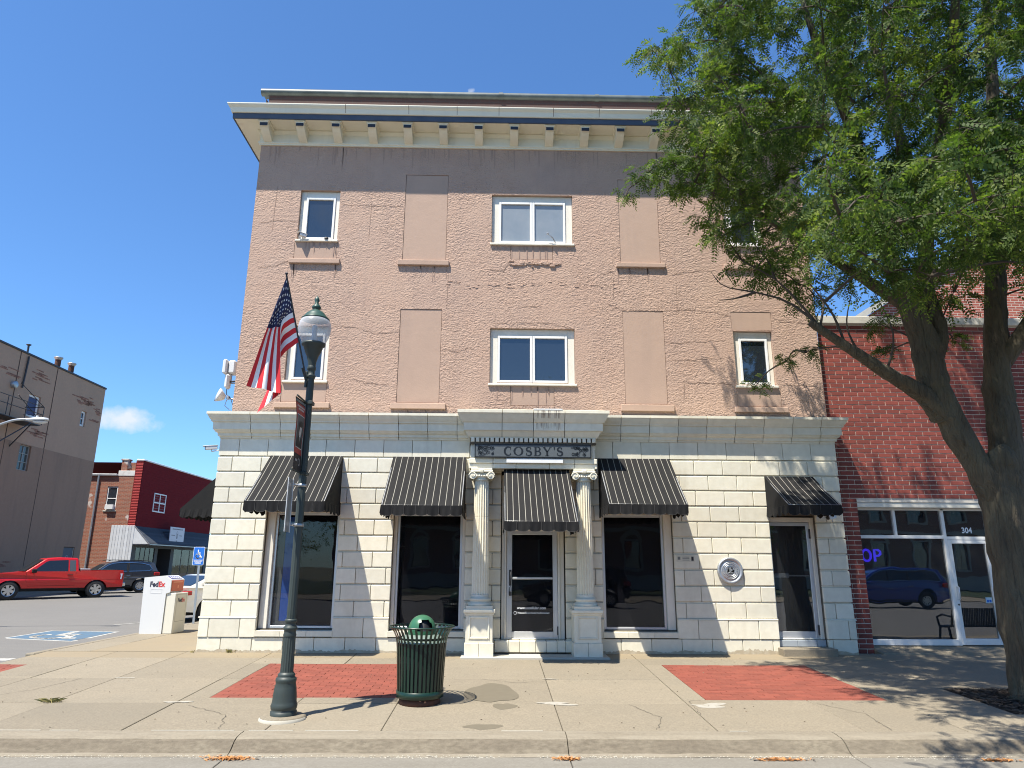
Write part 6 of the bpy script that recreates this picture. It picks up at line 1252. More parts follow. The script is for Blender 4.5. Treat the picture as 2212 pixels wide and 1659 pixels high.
for (cy_, cz_, sy_, sz_, n_) in ((30.3, 12.0, 1.1, .35, 85), (31.7, 11.6, .5, .25, 45), (25.2, 12.3, .7, .4, 30), (25.6, 9.2, .55, .22, 42), (22.2, 12.1, .8, .4, 20), (31.3, 11.0, .5, .15, 12), (24.5, 1.6, 1.6, .25, 18)):
    spots = []
    while len(spots) < n_:                             # short runs of bare bricks along the courses
        y = RNB.gauss(cy_, sy_*.5); r = round((RNB.gauss(cz_, sz_*.5)-.04*(y-cy_))/.075)
        for k in range(RNB.randint(2, 5)): spots.append((round(y/.22)*.22+k*.22+(.11 if r % 2 else 0), r))
    for y, r in sorted(set(spots)):
        if y > 32.1 or r*.075 > 13.3: continue
        if any(a-.15 < y < b+.05 and c-.1 < r*.075 < d+.1 for a, b, c, d in (W1_, W2_, W3_)): continue
        instance('bare_brick', bmm, tan, (XW+(.004 if r*.075 > 8.4 else .016), y, r*.075)); nb += 1
def xwin(h, x, fmat, pane, rows, cols, par, nm='window', tw=.06, mun=.035):
    a, b, c, d = h; mb = MB(); q = MB(); frame_rect(q, a+.003, b-.003, c+.003, d-.003, tw, .10, .17, .006); mb.add([(x-y, u, z) for u, y, z in q.v], q.f)
    wn_ = mb.build(nm, fmat, par); mb = MB()
    for i in range(1, cols): u = a+(b-a)*i/cols; mb.box(x-.165, x-.105, u-mun/2, u+mun/2, c+tw, d-tw)
    for j in range(1, rows): z = c+(d-c)*j/rows; mb.box(x-.167, x-.103, a+tw, b-tw, z-mun/2, z+mun/2)
    if rows*cols > 1: mb.build('glazing_bar', fmat, wn_)
    mb = MB(); mb.box(x-.15, x-.145, a+tw, b-tw, c+tw, d-tw); mb.build('pane', pane, wn_); return wn_
NVP = mat('navy_panel', (.03, .04, .12), .5)
xwin(W1_, XW, WHITE, NVP, 1, 1, tan, tw=.13); xwin(W2_, XW, mat('grey_steel_frame', (.33, .33, .31), .6), mat('dusty_glass', (.075, .085, .08), .12), 3, 2, tan, tw=.05); xwin(W3_, XW, WHITE, GLU, 2, 1, tan, tw=.13)
mb = MB(); mb.box(XW-.13, XW-.05, 30.6, 31.62, 0.1, 2.68, .01); dr_ = mb.build('service_door', mat('blue_grey_door', (.075, .09, .115), .6), tan)
mb = MB(); mb.box(XW-.13, XW-.03, 31.63, 31.70, 0.1, 2.68, .01); mb.build('door_jamb', GALV, dr_)
mb = MB(); q = MB(); disc(q, [(.16, 0), (.16, -.01), (.11, -.01), (.11, 0)], 0, 0, 20); mb.add([(XW-.05-y, 31.1+x, 2.05+z) for x, y, z in q.v], q.f); mb.build('door_emblem', mat('emblem_pale', (.25, .27, .29), .6), dr_, norm=False)
for nm, y, zt, r, cap in (('vent_pipe', 24.40, 14.1, .055, 0), ('flue', 27.25, 14.2, .17, 1), ('flue', 28.65, 14.22, .17, 1)):
    mb = MB(); mb.tube([(XW-.25, y, 13.3), (XW-.25, y, zt-.1)], r, 14); fo_ = mb.build(nm, STEEL if not cap else RUST, tan)
    if cap: mb = MB(); mb.lathe(XW-.25, y, [(r*.9, zt-.22), (r*1.5, zt-.08), (r*1.55, zt-.03), (.0, zt+.03)], 16); mb.build('flue_cap', GALV, fo_)
    else: mb = MB(); mb.lathe(XW-.25, y, [(.05, zt-.1), (.14, zt-.02), (.14, zt), (.0, zt)], 12); mb.tube([(XW+.08, y-.25, 13.3), (XW+.08, y-.35, 11.4)], .05, 8); mb.build('pipe_top', STEEL, fo_)
mb = MB(); q = MB(); disc(q, [(.20, .0), (.20, -.2), (.17, -.22), (.001, -.22)], 0, 0, 20); mb.add([(XW-y, 23.35+x, 11.4+z) for x, y, z in q.v], q.f, 0, True); mb.build('meter', GALV, tan)
# iron fire escape
mb = MB(); r = .022
y0, y1, zp = 17.5, 24.7, 9.35; xo = XW+1.1
for z in (9.95, 10.40): mb.tube([(XW, y1, z), (xo, y1, z), (xo, y0, z)], r, 5)
for y in (y1, 23.2, 21.7, 20.2, 18.7): mb.tube([(xo, y, zp), (xo, y, 10.4)], r, 5)
mb.tube([(xo, y1, 10.4), (xo, 22.4, 11.3)], r, 5); mb.tube([(xo, y1-.2, 9.6), (xo, 22.4, 10.6)], r, 5)
fe = mb.build('fire_escape', STEEL, tan)
mb = MB()
for i in range(9): mb.box(XW+.05+i*.115, XW+.14+i*.115, y0, y1, zp-.04, zp, .0)
mb.build('platform', STEEL, fe)
mb = MB(); mb.tube([(xo-.05, 24.0, zp), (XW, 24.0, 8.0)], .035, 5); mb.tube([(xo-.05, 23.9, zp-.02), (xo-.05, 20, 6.8)], .035, 5); mb.build('brace', STEEL, fe)

# red sided building
RY = 38.97
red = thing('red_building', 'two storey building with maroon siding and a grey shopfront beyond the parked cars', 'building', (XW, RY, 0))
MARO = mat('maroon_siding', (.165, .014, .018), .85, spec=1.2, var=((1.5, .4, (.135, .012, .015)),))
mb = MB(); mb.add([(XW, RY+.02, 4.45), (XW, 53, 4.45), (XW, 53, 9.4), (XW, RY+.02, 9.4)], [(0, 1, 2, 3)]); mb.add([(XW, 53, -.3), (XW-14, 53, -.3), (XW-14, 53, 9.4), (XW, 53, 9.4)], [(0, 1, 2, 3)]); mb.add([(XW, RY+.3, 9.3), (XW-14, RY+.3, 9.3), (XW-14, 53, 9.3), (XW, 53, 9.3)], [(0, 1, 2, 3)]); mb.build('side_wall', MARO, red)
q = MB(); q.box(XW+.002, XW+.016, RY+.03, 52.98, 0, .185, .004); sm_ = q.mesh('siding_board', MARO)
for i in range(26): instance('siding_board', sm_, red, (0, 0, 4.47+i*.19))
RSTR = mat('red_metal_strip', (.36, .035, .03), .45)
q = MB(); q.prism([(0, 0), (0, .10), (-.035, .085), (-.045, .05), (-.035, .015)], lambda u, v_, q_: (q_, RY+u, v_), XW-.50, XW); sm_ = q.mesh('siding_strip', RSTR)
for i in range(41): instance('siding_strip', sm_, red, (0, 0, 4.45+i*.12))
mb = MB(); mb.box(XW-.55, XW+.0, RY-.03, RY+.05, 4.4, 9.4); mb.build('strip_backing', MARO, red)
mb = MB(); mb.box(XW-.52, XW+.08, RY-.08, 53, 9.4, 9.52, .02); mb.build('coping', WHITE, red)
RBR = brick_mat('brown_brick', (.30, .10, .055), (.23, .075, .045), (.27, .20, .15),   .3, .10, 'x', wear=((.9, .63, (.55, .52, .48), .75),))
mb = MB(); holes_wall(mb, -40, XW-.5, -.3, 8.2, [(-30.45, -29.66, 5.62, 7.42, .15)], FY(RY), .15); mb.build('brick_wall', RBR, red)
mb = MB(); mb.box(-29.80, XW-.52, RY-.03, RY+.3, 8.22, 8.62, .02); mb.build('painted_parapet', mat('flaking_white', (.60, .59, .56), .8, var=((4, .6, (.33, .25, .2), 6, 0, None, .5),)), red)
mb = MB(); mb.box(-29.72, -29.25, RY+.1, RY+.6, 8.6, 9.42, .02); mb.box(-29.78, -29.2, RY+.05, RY+.65, 9.42, 9.55, .02); mb.box(-29.25, XW-.5, RY+.3, RY+.6, 8.6, 9.3); mb.build('chimney', RBR, red)
mb = MB(); mb.box(-40, -29.80, RY-.16, RY+.1, 8.2, 8.36, .03); mb.build('eaves_gutter', GALV, red)
mb = MB(); mb.tube([(-31.2, RY-.1, 8.25), (-31.2, RY-.09, 7.9), (-31.18, RY-.09, 0)], .07, 8); mb.build('downpipe', GALV, red)
mb = MB(); frame_rect(mb, -30.44, -29.67, 5.63, 7.41, .07, RY+.04, RY+.1, .006); mb.box(-30.37, -29.74, RY+.05, RY+.09, 6.48, 6.54); wn_ = mb.build('window', WHITE, red)
mb = MB(); mb.box(-30.37, -29.74, RY+.08, RY+.085, 5.7, 7.34); mb.build('pane', GLU, wn_)
mb = MB(); mb.box(-30.36, -29.75, RY-.22, RY+.06, 5.68, 6.02, .01); ac = mb.build('air_conditioner', WPLA, wn_)
mb = MB(); mb.box(-30.55, -29.58, RY-.06, RY+.02, 5.52, 5.615, .01); mb.build('sill', COPE, wn_)
mb = MB(); frame_rect(mb, -30.5, -29.6, 5.6, 7.45, .02, RY-.005, RY+.01)
WBD = mat('white_board_siding', (.56, .58, .60), .6, rand=.08, var=((3, .4, (.42, .43, .45)),))
for i in range(8):
    a = -29.72+i*.218; mb = MB(); mb.box(a+.008, a+.21, RY-.05, RY-.01, -.2, 4.5, .006); mb.build('board', WBD, red)
mb = MB(); mb.box(-29.74, XW+.02, RY-.01, RY+.04, -.2, 4.5); mb.build('board_backing', BLK, red)
xwin((41.25, 43.3, 5.69, 7.18), XW+.16, WHITE, mat('pale_pane', (.22, .24, .30), .1), 2, 2, red, tw=.09, mun=.09)
# shingled mansard over the shopfront
SHN = mat('grey_shingle', (.045, .052, .062), .8, rand=.2, var=((5, .5, (.06, .065, .075)),))
for j in range(9):
    f0, f1 = j/9, (j+1)/9; x0_, x1_ = XW+1.25*(1-f0), XW+1.25*(1-f1); z0_, z1_ = 3.2+1.27*f0, 3.2+1.27*f1
    mb = MB(); mb.add([(x0_+.03, RY, z0_-.02), (x0_+.03, 53, z0_-.02), (x1_, 53, z1_), (x1_, RY, z1_)], [(0, 1, 2, 3)]); mb.add([(x0_+.03, RY, z0_-.02), (x0_+.03, 53, z0_-.02), (x0_-.03, 53, z0_-.03), (x0_-.03, RY, z0_-.03)], [(0, 1, 2, 3)]); mb.build('shingle_row', SHN, red)
mb = MB(); mb.prism([(XW, 4.47), (XW+1.25, 3.15), (XW, 3.15)], lambda u, v_, q_: (u, q_, v_), RY-.03, RY+.02); mb.build('mansard_end', WBD, red)
mb = MB(); bar_between(mb, (XW+1.30, 3.15), (XW+.02, 4.50), .06, RY-.06, RY-.02); mb.box(XW, XW+1.3, RY, 53, 3.08, 3.15); mb.build('mansard_trim', GALV, red)
mb = MB(); holes_wall(mb, RY+.02, 53, -.3, 3.1, [(39.6, 42.6, .5, 2.9, .1), (43.1, 45.4, 0, 2.9, 1.2), (46, 52.4, .5, 2.9, .1)], FX(XW+.01), .1); mb.build('shop_wall', mat('dark_shop_wall', (.055, .058, .062), .6), red)
for a, b in ((39.6, 42.6), (46, 52.4)):
    mb = MB(); mb.box(XW-.05, XW-.04, a+.003, b-.003, .503, 2.897); wn_ = mb.build('shop_window', GLD, red)
    mb = MB()
    for i in range(1, 4): u = a+(b-a)*i/4; mb.box(XW-.06, XW-.02, u-.03, u+.03, .5, 2.9)
    mb.build('mullion', STEEL, wn_)
mb = MB(); mb.box(XW-1.6, XW-1.3, 39, 53, -.2, 3.0); mb.build('shop_inside', INT, red)
for i in range(5):
    mb = MB(); mb.box(XW-.3, XW-.28, 39.9+i*.5, 40.2+i*.5, .9+.1*(i % 2), 1.9); mb.build('window_poster', INTW, red)
for i in range(4):
    mb = MB(); mb.box(XW-.3, XW-.28, 46.6+i*1.2, 47.1+i*1.2, 1.4, 2.5); mb.build('window_poster', INTW, red)
t = thing('shop_sign', 'white square shop sign above the grey shingled canopy', 'sign', (XW+1.1, 44, 3.3))
mb = MB(); mb.box(XW+.92, XW+.98, 42.75, 45.35, 3.32, 4.62, .01); mb.build('sign_panel', mat('sign_panel_white', (.62, .64, .68), .5), t)
mb = MB(); yy = 43.1
for i in range(14): w_ = random.uniform(.05, .13); mb.box(XW+.981, XW+.986, yy, yy+w_, 4.42, 4.50); yy += w_+.05
for a, b in ((43.0, 43.65), (44.45, 44.95)): mb.box(XW+.981, XW+.986, a, b, 3.94, 3.99)
mb.box(XW+.981, XW+.986, 43.98, 44.08, 3.72, 4.12); mb.box(XW+.981, XW+.986, 43.9, 44.16, 3.5, 3.56); ribbon(mb, ell(44.03, 4.0, .16, .28, 20), .03, lambda a, b: (XW+.984, a, b), True); mb.build('sign_print', mat('print_grey', (.12, .13, .15), .6), t, norm=False)
mb = MB(); mb.tube([(XW, 43, 4.2), (XW+.93, 43, 4.2)], .03, 5); mb.tube([(XW, 45, 4.2), (XW+.93, 45, 4.2)], .03, 5); mb.build('sign_arm', STEEL, t)
# far trees seen between the buildings
def small_tree(label, x, y, z0, h, r, seed, n=1500, cat='tree', grp=None):
    rr = random.Random(seed); g = thing('tree', label, cat, (x, y, z0), grp)
    mb = MB(); mb.tube([(x, y, z0-.5), (x+.1, y, z0+h*.4), (x, y+.1, z0+h*.8)], [r*.09, r*.07, r*.02], 8)
    for k in range(6): a = rr.uniform(0, 6.28); mb.tube([(x, y, z0+h*rr.uniform(.3, .6)), (x+cos(a)*r*.6, y+sin(a)*r*.6, z0+h*rr.uniform(.6, .9))], [r*.04, r*.012], 6)
    mb.build('trunk', BARK, g)
    cl_ = [(x+rr.gauss(0, r*.45), y+rr.gauss(0, r*.45), z0+h*.62+rr.gauss(0, h*.17)) for _ in range(26)]
    P_ = []; D_ = []; S_ = []
    for i in range(n):
        c = rr.choice(cl_); P_.append((c[0]+rr.gauss(0, r*.16), c[1]+rr.gauss(0, r*.16), c[2]+rr.gauss(0, r*.14))); d = Vector((rr.gauss(0, 1), rr.gauss(0, 1), rr.gauss(-.2, .6))).normalized(); D_.append(tuple(d)); S_.append(rr.uniform(.35, .6))
    stuff(quads_obj('crown', leaves(P_, D_, S_, 4), LEAF, g)); return g
small_tree('green tree far down the side street behind the stone corner', -15.5, 48, .3, 8.0, 3.0, 3, 1400)
# ================================================================== DROP BOX, SIGN, STREET LIGHT
t = thing('courier_drop_box', 'white FedEx drop box with an orange chute door near the kerb', 'drop box', (-9.36, 3.9, 0))
bx0, bx1, yf_, yb_ = -9.62, -9.06, 3.56, 4.55
# side outline: (x, z) seen from the street; deep body leans back, low front locker
mb = MB(); body = [(-9.62, 0), (-9.07, 0), (-9.07, .97), (-8.97, 1.0), (-8.97, 1.31), (-9.14, 1.41), (-9.66, 1.36)]
mb.prism(body, lambda u, v_, q: (u, q, v_), 3.56, 4.32); bo = mb.build('cabinet', WPLA, t)
bv = bo.modifiers.new('edge', 'BEVEL'); bv.width = .018; bv.segments = 2; bv.limit_method = 'ANGLE'
mb = MB(); mb.box(-9.068, -8.82, 3.585, 4.30, .0, .985, .012); bo2 = mb.build('locker', mat('ivory_panel', (.66, .63, .53), .45), t)
mb = MB(); frame_rect(mb, 3.66, 4.22, .28, .95, .01, 0, .006); mb.v = [(-8.818-y*.3, x, z) for x, y, z in mb.v]; mb.build('locker_seam', mat('seam_grey', (.35, .33, .28), .6), t)
mb = MB(); mb.box(-8.972, -8.955, 3.60, 4.28, 1.02, 1.29, .006); mb.build('chute_door', mat('chute_orange', (.55, .10, .03), .5), t)
mb = MB(); mb.add([(-8.953, 3.92, 1.17), (-8.953, 3.98, 1.17), (-8.953, 3.98, 1.10), (-8.953, 3.92, 1.10)], [(0, 1, 2, 3)]); mb.box(-8.954, -8.951, 3.66, 4.2, 1.235, 1.26); mb.build('chute_mark', mat('chute_print', (.75, .30, .15), .5), t)
mb = MB(); mb.add([(-9.10, 3.62, 1.3915), (-9.0, 3.62, 1.334), (-9.0, 4.25, 1.334), (-9.10, 4.25, 1.3915)], [(0, 1, 2, 3)]); mb.build('top_label', mat('label_violet', (.05, .04, .22), .5), t, norm=False)
mb = MB()
for i in range(5): y = 3.68+i*.12; mb.add([(-9.08, y, 1.3835), (-9.02, y, 1.349), (-9.02, y+.06, 1.349), (-9.08, y+.06, 1.3835)], [(0, 1, 2, 3)])
mb.build('label_print', SWHT, t, norm=False)
PURP = mat('logo_violet_black', (.015, .012, .03), .5); ORNG = mat('logo_red_orange', (.60, .03, .025), .5)
letter('logo_first_half', 'Fed', .175, PURP, t, lambda x, v_, q: (-9.50+x, 3.556, 1.14+v_), .006, .205, align='LEFT')
letter('logo_second_half', 'Ex', .175, ORNG, t, lambda x, v_, q: (-9.285+x, 3.5558, 1.14+v_), .006, .165, align='LEFT')
letter('logo_first_half', 'Fed', .13, PURP, t, lambda x, v_, q: (-8.815, 3.72+x, .76+v_), .005, .22, align='LEFT')
letter('logo_second_half', 'Ex', .13, ORNG, t, lambda x, v_, q: (-8.8148, 3.95+x, .76+v_), .005, .18, align='LEFT')
mb = MB(); frame_rect(mb, -9.46, -9.18, .98, 1.08, .004, 3.5535, 3.556); mb.build('panel_line', mat('faint_grey', (.6, .6, .6), .5), t)
# accessible parking sign
t = thing('accessible_parking_sign', 'blue accessible parking sign on a grey post beside the stone corner', 'sign', (-9.56, 6.76, 0))
mb = MB(); mb.prism([(-.03, -.02), (.03, -.02), (.03, .0), (.012, .0), (.012, .03), (-.012, .03), (-.012, .0), (-.03, .0)], lambda u, v_, q: (-9.60+u+q*-.02, 6.76+v_, q), -.05, 2.18); mb.build('post', GALV, t)
def rr_plate(mb, cx, cz, w_, h_, r_, y, n=6):
    q = []
    for sx, sz, a0 in ((1, 1, 0), (-1, 1, 90), (-1, -1, 180), (1, -1, 270)):
        for i in range(n+1): a = math.radians(a0+90*i/n); q.append((cx+sx*(w_/2-r_)+r_*cos(a), cz+sz*(h_/2-r_)+r_*sin(a)))
    mb.prism(q, lambda u, v_, k: (u, k, v_), y, y+.003)
SX, SZ_ = -9.665, 1.935
mb = MB(); rr_plate(mb, SX, SZ_, .335, .535, .03, 6.732); mb.build('white_edge', SWHT, t)
mb = MB(); rr_plate(mb, SX, SZ_, .31, .51, .022, 6.7285); mb.build('blue_face', BLUE, t)
mb = MB(); isa(lambda u, v_: (SX-.14+u*.27, 6.726, SZ_-.10+v_*.30), mb, .10); mb.build('wheelchair_symbol', SWHT, t, norm=False)
mb = MB(); mb.box(SX-.145, SX+.145, 6.7255, 6.728, SZ_-.125, SZ_-.112); mb.build('white_rule', SWHT, t)
letter('lettering', 'RESERVED', .05, SWHT, t, lambda x, v_, q: (SX+x, 6.726, SZ_-.17+v_), .001, .25)
letter('lettering', 'PARKING', .06, SWHT, t, lambda x, v_, q: (SX+x, 6.726, SZ_-.225+v_), .002, .18)
# cobra head street light
t = thing('cobra_street_light', 'grey cobra head street light reaching in from the left edge', 'street lamp', (-16.6, 5, -.1))
mb = MB(); mb.tube([(-16.6, 5, -.3), (-16.6, 5, 5.0)], [.11, .07], 12); P_ = [Vector(q) for q in ((-16.6, 5, 4.9), (-16.0, 5, 5.2), (-15.1, 5, 5.56), (-14.7, 5, 5.70), (-14.3, 5, 5.735))]; mb.tube([bez(P_, i/16) for i in range(17)], .035, 8); mb.build('arm', GALV, t)
mb = MB(); secs = [(-14.36, .03, .03), (-14.30, .06, .05), (-14.1, .10, .075), (-13.9, .125, .08), (-13.76, .10, .06), (-13.71, .02, .02)]; v = []
for x, a, b in secs:
    for k in range(14): q = 2*pi*k/14; v.append((x, 5+a*cos(q), 5.715+b*sin(q)*(1 if sin(q) > 0 else .55)))
mb.add(v, [(i*14+k, i*14+(k+1) % 14, (i+1)*14+(k+1) % 14, (i+1)*14+k) for i in range(5) for k in range(14)], 0, True); mb.build('head', mat('lamp_head_grey', (.55, .57, .58), .35, metal=.3), t)
mb = MB(); v = []
for x, a, b in ((-14.16, .02, .01), (-14.1, .085, .05), (-13.9, .11, .07), (-13.78, .08, .05), (-13.73, .01, .01)):
    for k in range(9): q = pi+pi*k/8; v.append((x, 5+a*cos(q), 5.67+b*sin(q)))
mb.add(v, [(i*9+k, i*9+k+1, (i+1)*9+k+1, (i+1)*9+k) for i in range(4) for k in range(8)], 0, True); mb.build('lens', mat('lens_grey', (.5, .53, .55), .2), t, norm=False)
mb = MB(); mb.tube([(-14.05, 5, 5.78), (-14.05, 5, 5.84)], .035, 8); mb.build('photocell', WPLA, t)

# ================================================================== VEHICLES
TYRE = mat('tyre', (.018, .018, .018), .85, bump=((60, .3, .004),)); RIM = mat('alloy_rim', (.52, .53, .54), .3, metal=.8); CGL = mat('car_glass', (.012, .015, .018), .03, spec=1.7)
LREDM = mat('tail_lamp_red', (.35, .015, .015), .2); CHR = mat('chrome', (.68, .69, .70), .15, metal=1.); UND = mat('underbody', (.01, .01, .01), .9)
def arch_outline(pts_top, wheels, r, z0):
    """lower body outline: along the top front to back, then the sill line broken by round arches (points x decreasing = rear to front on return)"""
    q = list(pts_top)
    for wx in sorted(wheels):
        for i in range(13):
            a = pi-pi*i/12; q.append((wx+r*cos(a), max(z0, .36)+r*.98*sin(a)-.02 if False else z0+max(0, (.36-z0)+r*sin(a)) if False else z0+ (r*1.0)*sin(a)))
    return q
def wheel(par, x, y, r, w_, side, spokes=6, dark=False, nm='wheel'):
    mb = MB(); prof = [(r*.62, -w_/2), (r*.9, -w_/2), (r*.985, -w_*.38), (r, -w_*.2), (r, w_*.2), (r*.985, w_*.38), (r*.9, w_/2), (r*.62, w_/2)]
    def lath(pr, n=32):
        v = [(x+p*cos(2*pi*k/n), y+q, r+p*sin(2*pi*k/n)) for p, q in pr for k in range(n)]; mb.add(v, [(i*n+k, i*n+(k+1) % n, (i+1)*n+(k+1) % n, (i+1)*n+k) for i in range(len(pr)-1) for k in range(n)], 0, True)
    lath(prof); wh = mb.build(nm, TYRE, par)
    mb = MB(); yo = side*w_*.42
    n = 32
    for r0, r1, ya, yb in ((r*.55, r*.64, yo, yo),): 
        v = [(x+rr*cos(2*pi*k/n), y+yy, r+rr*sin(2*pi*k/n)) for rr, yy in ((r1, ya+side*.01), (r0, yb), (r0, yb-side*.05)) for k in range(n)]; mb.add(v, [(i*n+k, i*n+(k+1) % n, (i+1)*n+(k+1) % n, (i+1)*n+k) for i in range(2) for k in range(n)], 0, True)
    for s_ in range(spokes):
        a = 2*pi*s_/spokes+.3; d = Vector((cos(a), 0, sin(a))); e = Vector((-sin(a), 0, cos(a))); c = Vector((x, y+yo, r))
        wi, wo = (.045, .07) if spokes <= 6 else (.025, .035)
        mb.add([c+d*r*.1-e*wi, c+d*r*.1+e*wi, c+d*r*.58+e*wo, c+d*r*.58-e*wo], [(0, 1, 2, 3)])
    mb.add([(x+r*.15*cos(2*pi*k/12), y+yo+side*.004, r+r*.15*sin(2*pi*k/12)) for k in range(12)], [tuple(range(12))])
    mb.build('rim', RIM, wh, norm=False)
    mb = MB(); mb.add([(x+r*.62*cos(2*pi*k/24), y+yo-side*.05, r+r*.62*sin(2*pi*k/24)) for k in range(24)], [tuple(range(24))]); mb.build('wheel_well_disc', UND, wh, norm=False)
def hull(name, outline, hw, matl, par, bev=.03, taper=None):
    """side outline extruded across the car; hw(x, z) half width"""
    n = len(outline); tri = tessellate_polygon([[Vector((x, z, 0)) for x, z in outline]]); mb = MB()
    A = [(x, hw(x, z), z) for x, z in outline]; B = [(x, -hw(x, z), z) for x, z in outline]
    mb.add(A, tri); mb.add(B, [t_[::-1] for t_ in tri]); o = len(mb.v)
    mb.add(A+B, [(i, (i+1) % n, n+(i+1) % n, n+i) for i in range(n)])
    ob = mb.build(name, matl, par)
    bm = bmesh.new(); bm.from_mesh(ob.data); bmesh.ops.remove_doubles(bm, verts=bm.verts, dist=1e-4); bmesh.ops.dissolve_limit(bm, angle_limit=.02, verts=bm.verts, edges=bm.edges); bmesh.ops.recalc_face_normals(bm, faces=bm.faces)
    bm.to_mesh(ob.data); bm.free()
    if bev:
        bv = ob.modifiers.new('edge', 'BEVEL'); bv.width = bev; bv.segments = 3; bv.limit_method = 'ANGLE'; bv.angle_limit = math.radians(38)
    for p in ob.data.polygons: p.use_smooth = True
    wn2 = ob.modifiers.new('wn', 'WEIGHTED_NORMAL'); return ob
def side_poly(name, pts, hw, matl, par, off=.006, both=True, th=0):
    tri = tessellate_polygon([[Vector((x, z, 0)) for x, z in pts]])
    for s_ in ((1, -1) if both else (1,)):
        mb = MB(); mb.add([(x, s_*(hw(x, z)+off), z) for x, z in pts], tri); mb.build(name, matl, par, norm=False)
def strip(name, pts, w_, hw, matl, par, off=.007):
    for s_ in (1, -1):
        mb = MB(); ribbon(mb, pts, w_, lambda x, z: (x, s_*(hw(x, z)+off), z)); mb.build(name, matl, par, norm=False)
def lower(top, wheels, ra, zs):
    q = list(top)                                  # top edge runs front (max x) to rear (min x)
    zc = .36
    for wx in sorted(wheels):
        for i in range(15):
            a = pi-pi*i/14; q.append((wx+ra*cos(a), max(zs, zc+ra*sin(a)) if i not in (0, 14) else zs))
    return q
def place(o, x, y, z, th): o.location = (x, y, z); o.rotation_euler = (0, 0, th)
def pickup():
    t = thing('pickup_truck', 'bright red single cab pickup truck parked at an angle across the side street', 'pickup truck', local=True)
    RP = mat('red_car_paint', (.50, .004, .007), .3, coat=.5)
    wb, R0 = 3.58, .415
    top = [(wb+.98, .50), (wb+1.0, .72), (wb+.97, .98), (wb+.88, 1.12), (wb+.5, 1.17), (wb-.42, 1.235), (wb-.62, 1.26), (.80, 1.27), (.78, 1.30), (-1.12, 1.325), (-1.17, 1.30), (-1.20, .60), (-1.18, .52)]
    hw = lambda x, z: .985-.05*max(0, (z-.9))/.4-.06*max(0, .7-z)/.3-(.10*max(0, x-(wb+.6))/.4)
    b = hull('body', lower(top, (0, wb), .51, .50), hw, RP, t, .035)
    cabp = [(wb-.50, 1.20), (wb-1.28, 1.80), (wb-1.42, 1.875), (wb-1.9, 1.92), (.94, 1.90), (.86, 1.85), (.80, 1.20)]
    hc = lambda x, z: .93-.22*max(0, z-1.22)/.7
    hull('cab', cabp, hc, RP, t, .05)
    side_poly('side_window', [(wb-.86, 1.275), (wb-1.36, 1.70), (wb-1.50, 1.765), (1.30, 1.80), (1.28, 1.27), (wb-.95, 1.26)], hc, CGL, t, .006)
    side_poly('quarter_window', [(1.24, 1.79), (.98, 1.79), (.95, 1.27), (1.22, 1.27)], hc, mat('grey_glass', (.07, .08, .09), .08), t, .006)
    mb = MB(); y1, y2 = .83, .72; mb.add([(wb-.555, -y1, 1.265), (wb-.555, y1, 1.265), (wb-1.27, y2, 1.812), (wb-1.27, -y2, 1.812)], [(0, 1, 2, 3)]); mb.v = [(x+.012, y, z+.012) for x, y, z in mb.v]; mb.build('windscreen', CGL, t, norm=False)
    mb = MB(); mb.add([(.80, -.78, 1.34), (.80, .78, 1.34), (.87, .70, 1.80), (.87, -.70, 1.80)], [(0, 1, 2, 3)]); mb.v = [(x-.03, y, z) for x, y, z in mb.v]; mb.build('rear_window', CGL, t, norm=False)
    mb = MB(); mb.box(-1.05, .70, -.80, .80, 1.318, 1.345); mb.build('bed_opening', UND, t)
    mb = MB(); mb.box(.3, .74, -.82, .82, 1.30, 1.40, .02); mb.build('tool_box', GALV, t)
    SEAM = mat('seam_black', (.01, .005, .005), .8)
    strip('seam', [(.765, .50), (.775, 1.32)], .022, hw, SEAM, t); strip('door_seam', [(.94, 1.23), (.93, .62), (wb-.72, .60), (wb-.62, .85), (wb-.60, 1.22)], .010, hw, SEAM, t)
    strip('crease', [(-1.15, .88), (.75, .86), (wb-.6, .84)], .012, hw, mat('red_crease', (.30, .008, .008), .4), t, .004)
    strip('sill_trim', [(.55, .475), (wb-.55, .475)], .03, hw, UND, t)
    for s_ in (1, -1):
        mb = MB(); mb.box(1.06, 1.30, s_*.985-.02, s_*.985+.02, 1.08, 1.125, .01); mb.build('door_handle', UND, t)
        mb = MB(); mb.box(wb-.98, wb-.78, s_*1.10-.10, s_*1.10+.06, 1.20, 1.38, .03); mb.tube([(wb-.85, s_*.92, 1.26), (wb-.86, s_*1.06, 1.27)], .03, 6); mb.build('wing_mirror', UND, t)
        mb = MB(); mb.box(-1.215, -1.07, s_*.87-.075, s_*.955, .86, 1.17, .015); mb.build('tail_light', LREDM, t)
        mb = MB(); mb.add([(-1.13, s_*.992, 1.16), (-1.02, s_*.992, 1.16), (-1.06, s_*.992, 1.04), (-1.04, s_*.992, .90), (-1.10, s_*.992, .88)], [(0, 1, 2, 3, 4)]); mb.build('tail_light_edge', SWHT, t, norm=False)
        mb = MB(); mb.box(wb+.80, wb+1.0, s_*.78-.13, s_*.78+.12, .84, 1.04, .02); mb.build('headlight', SWHT, t)
        for x in (0, wb): wheel(t, x, s_*.85, R0, .26, s_, 6)
    mb = MB(); mb.box(-1.32, -1.16, -.95, .95, .53, .72, .03); mb.build('rear_bumper', CHR, t)
    mb = MB(); mb.box(wb+.95, wb+1.12, -.92, .92, .48, .74, .04); mb.build('front_bumper', CHR, t)
    mb = MB(); mb.box(wb+.96, wb+1.02, -.62, .62, .78, 1.06, .02); mb.build('grille', UND, t)
    mb = MB(); mb.box(-1.0, wb+.8, -.8, .8, .36, .62); mb.build('chassis', UND, t)
    return t
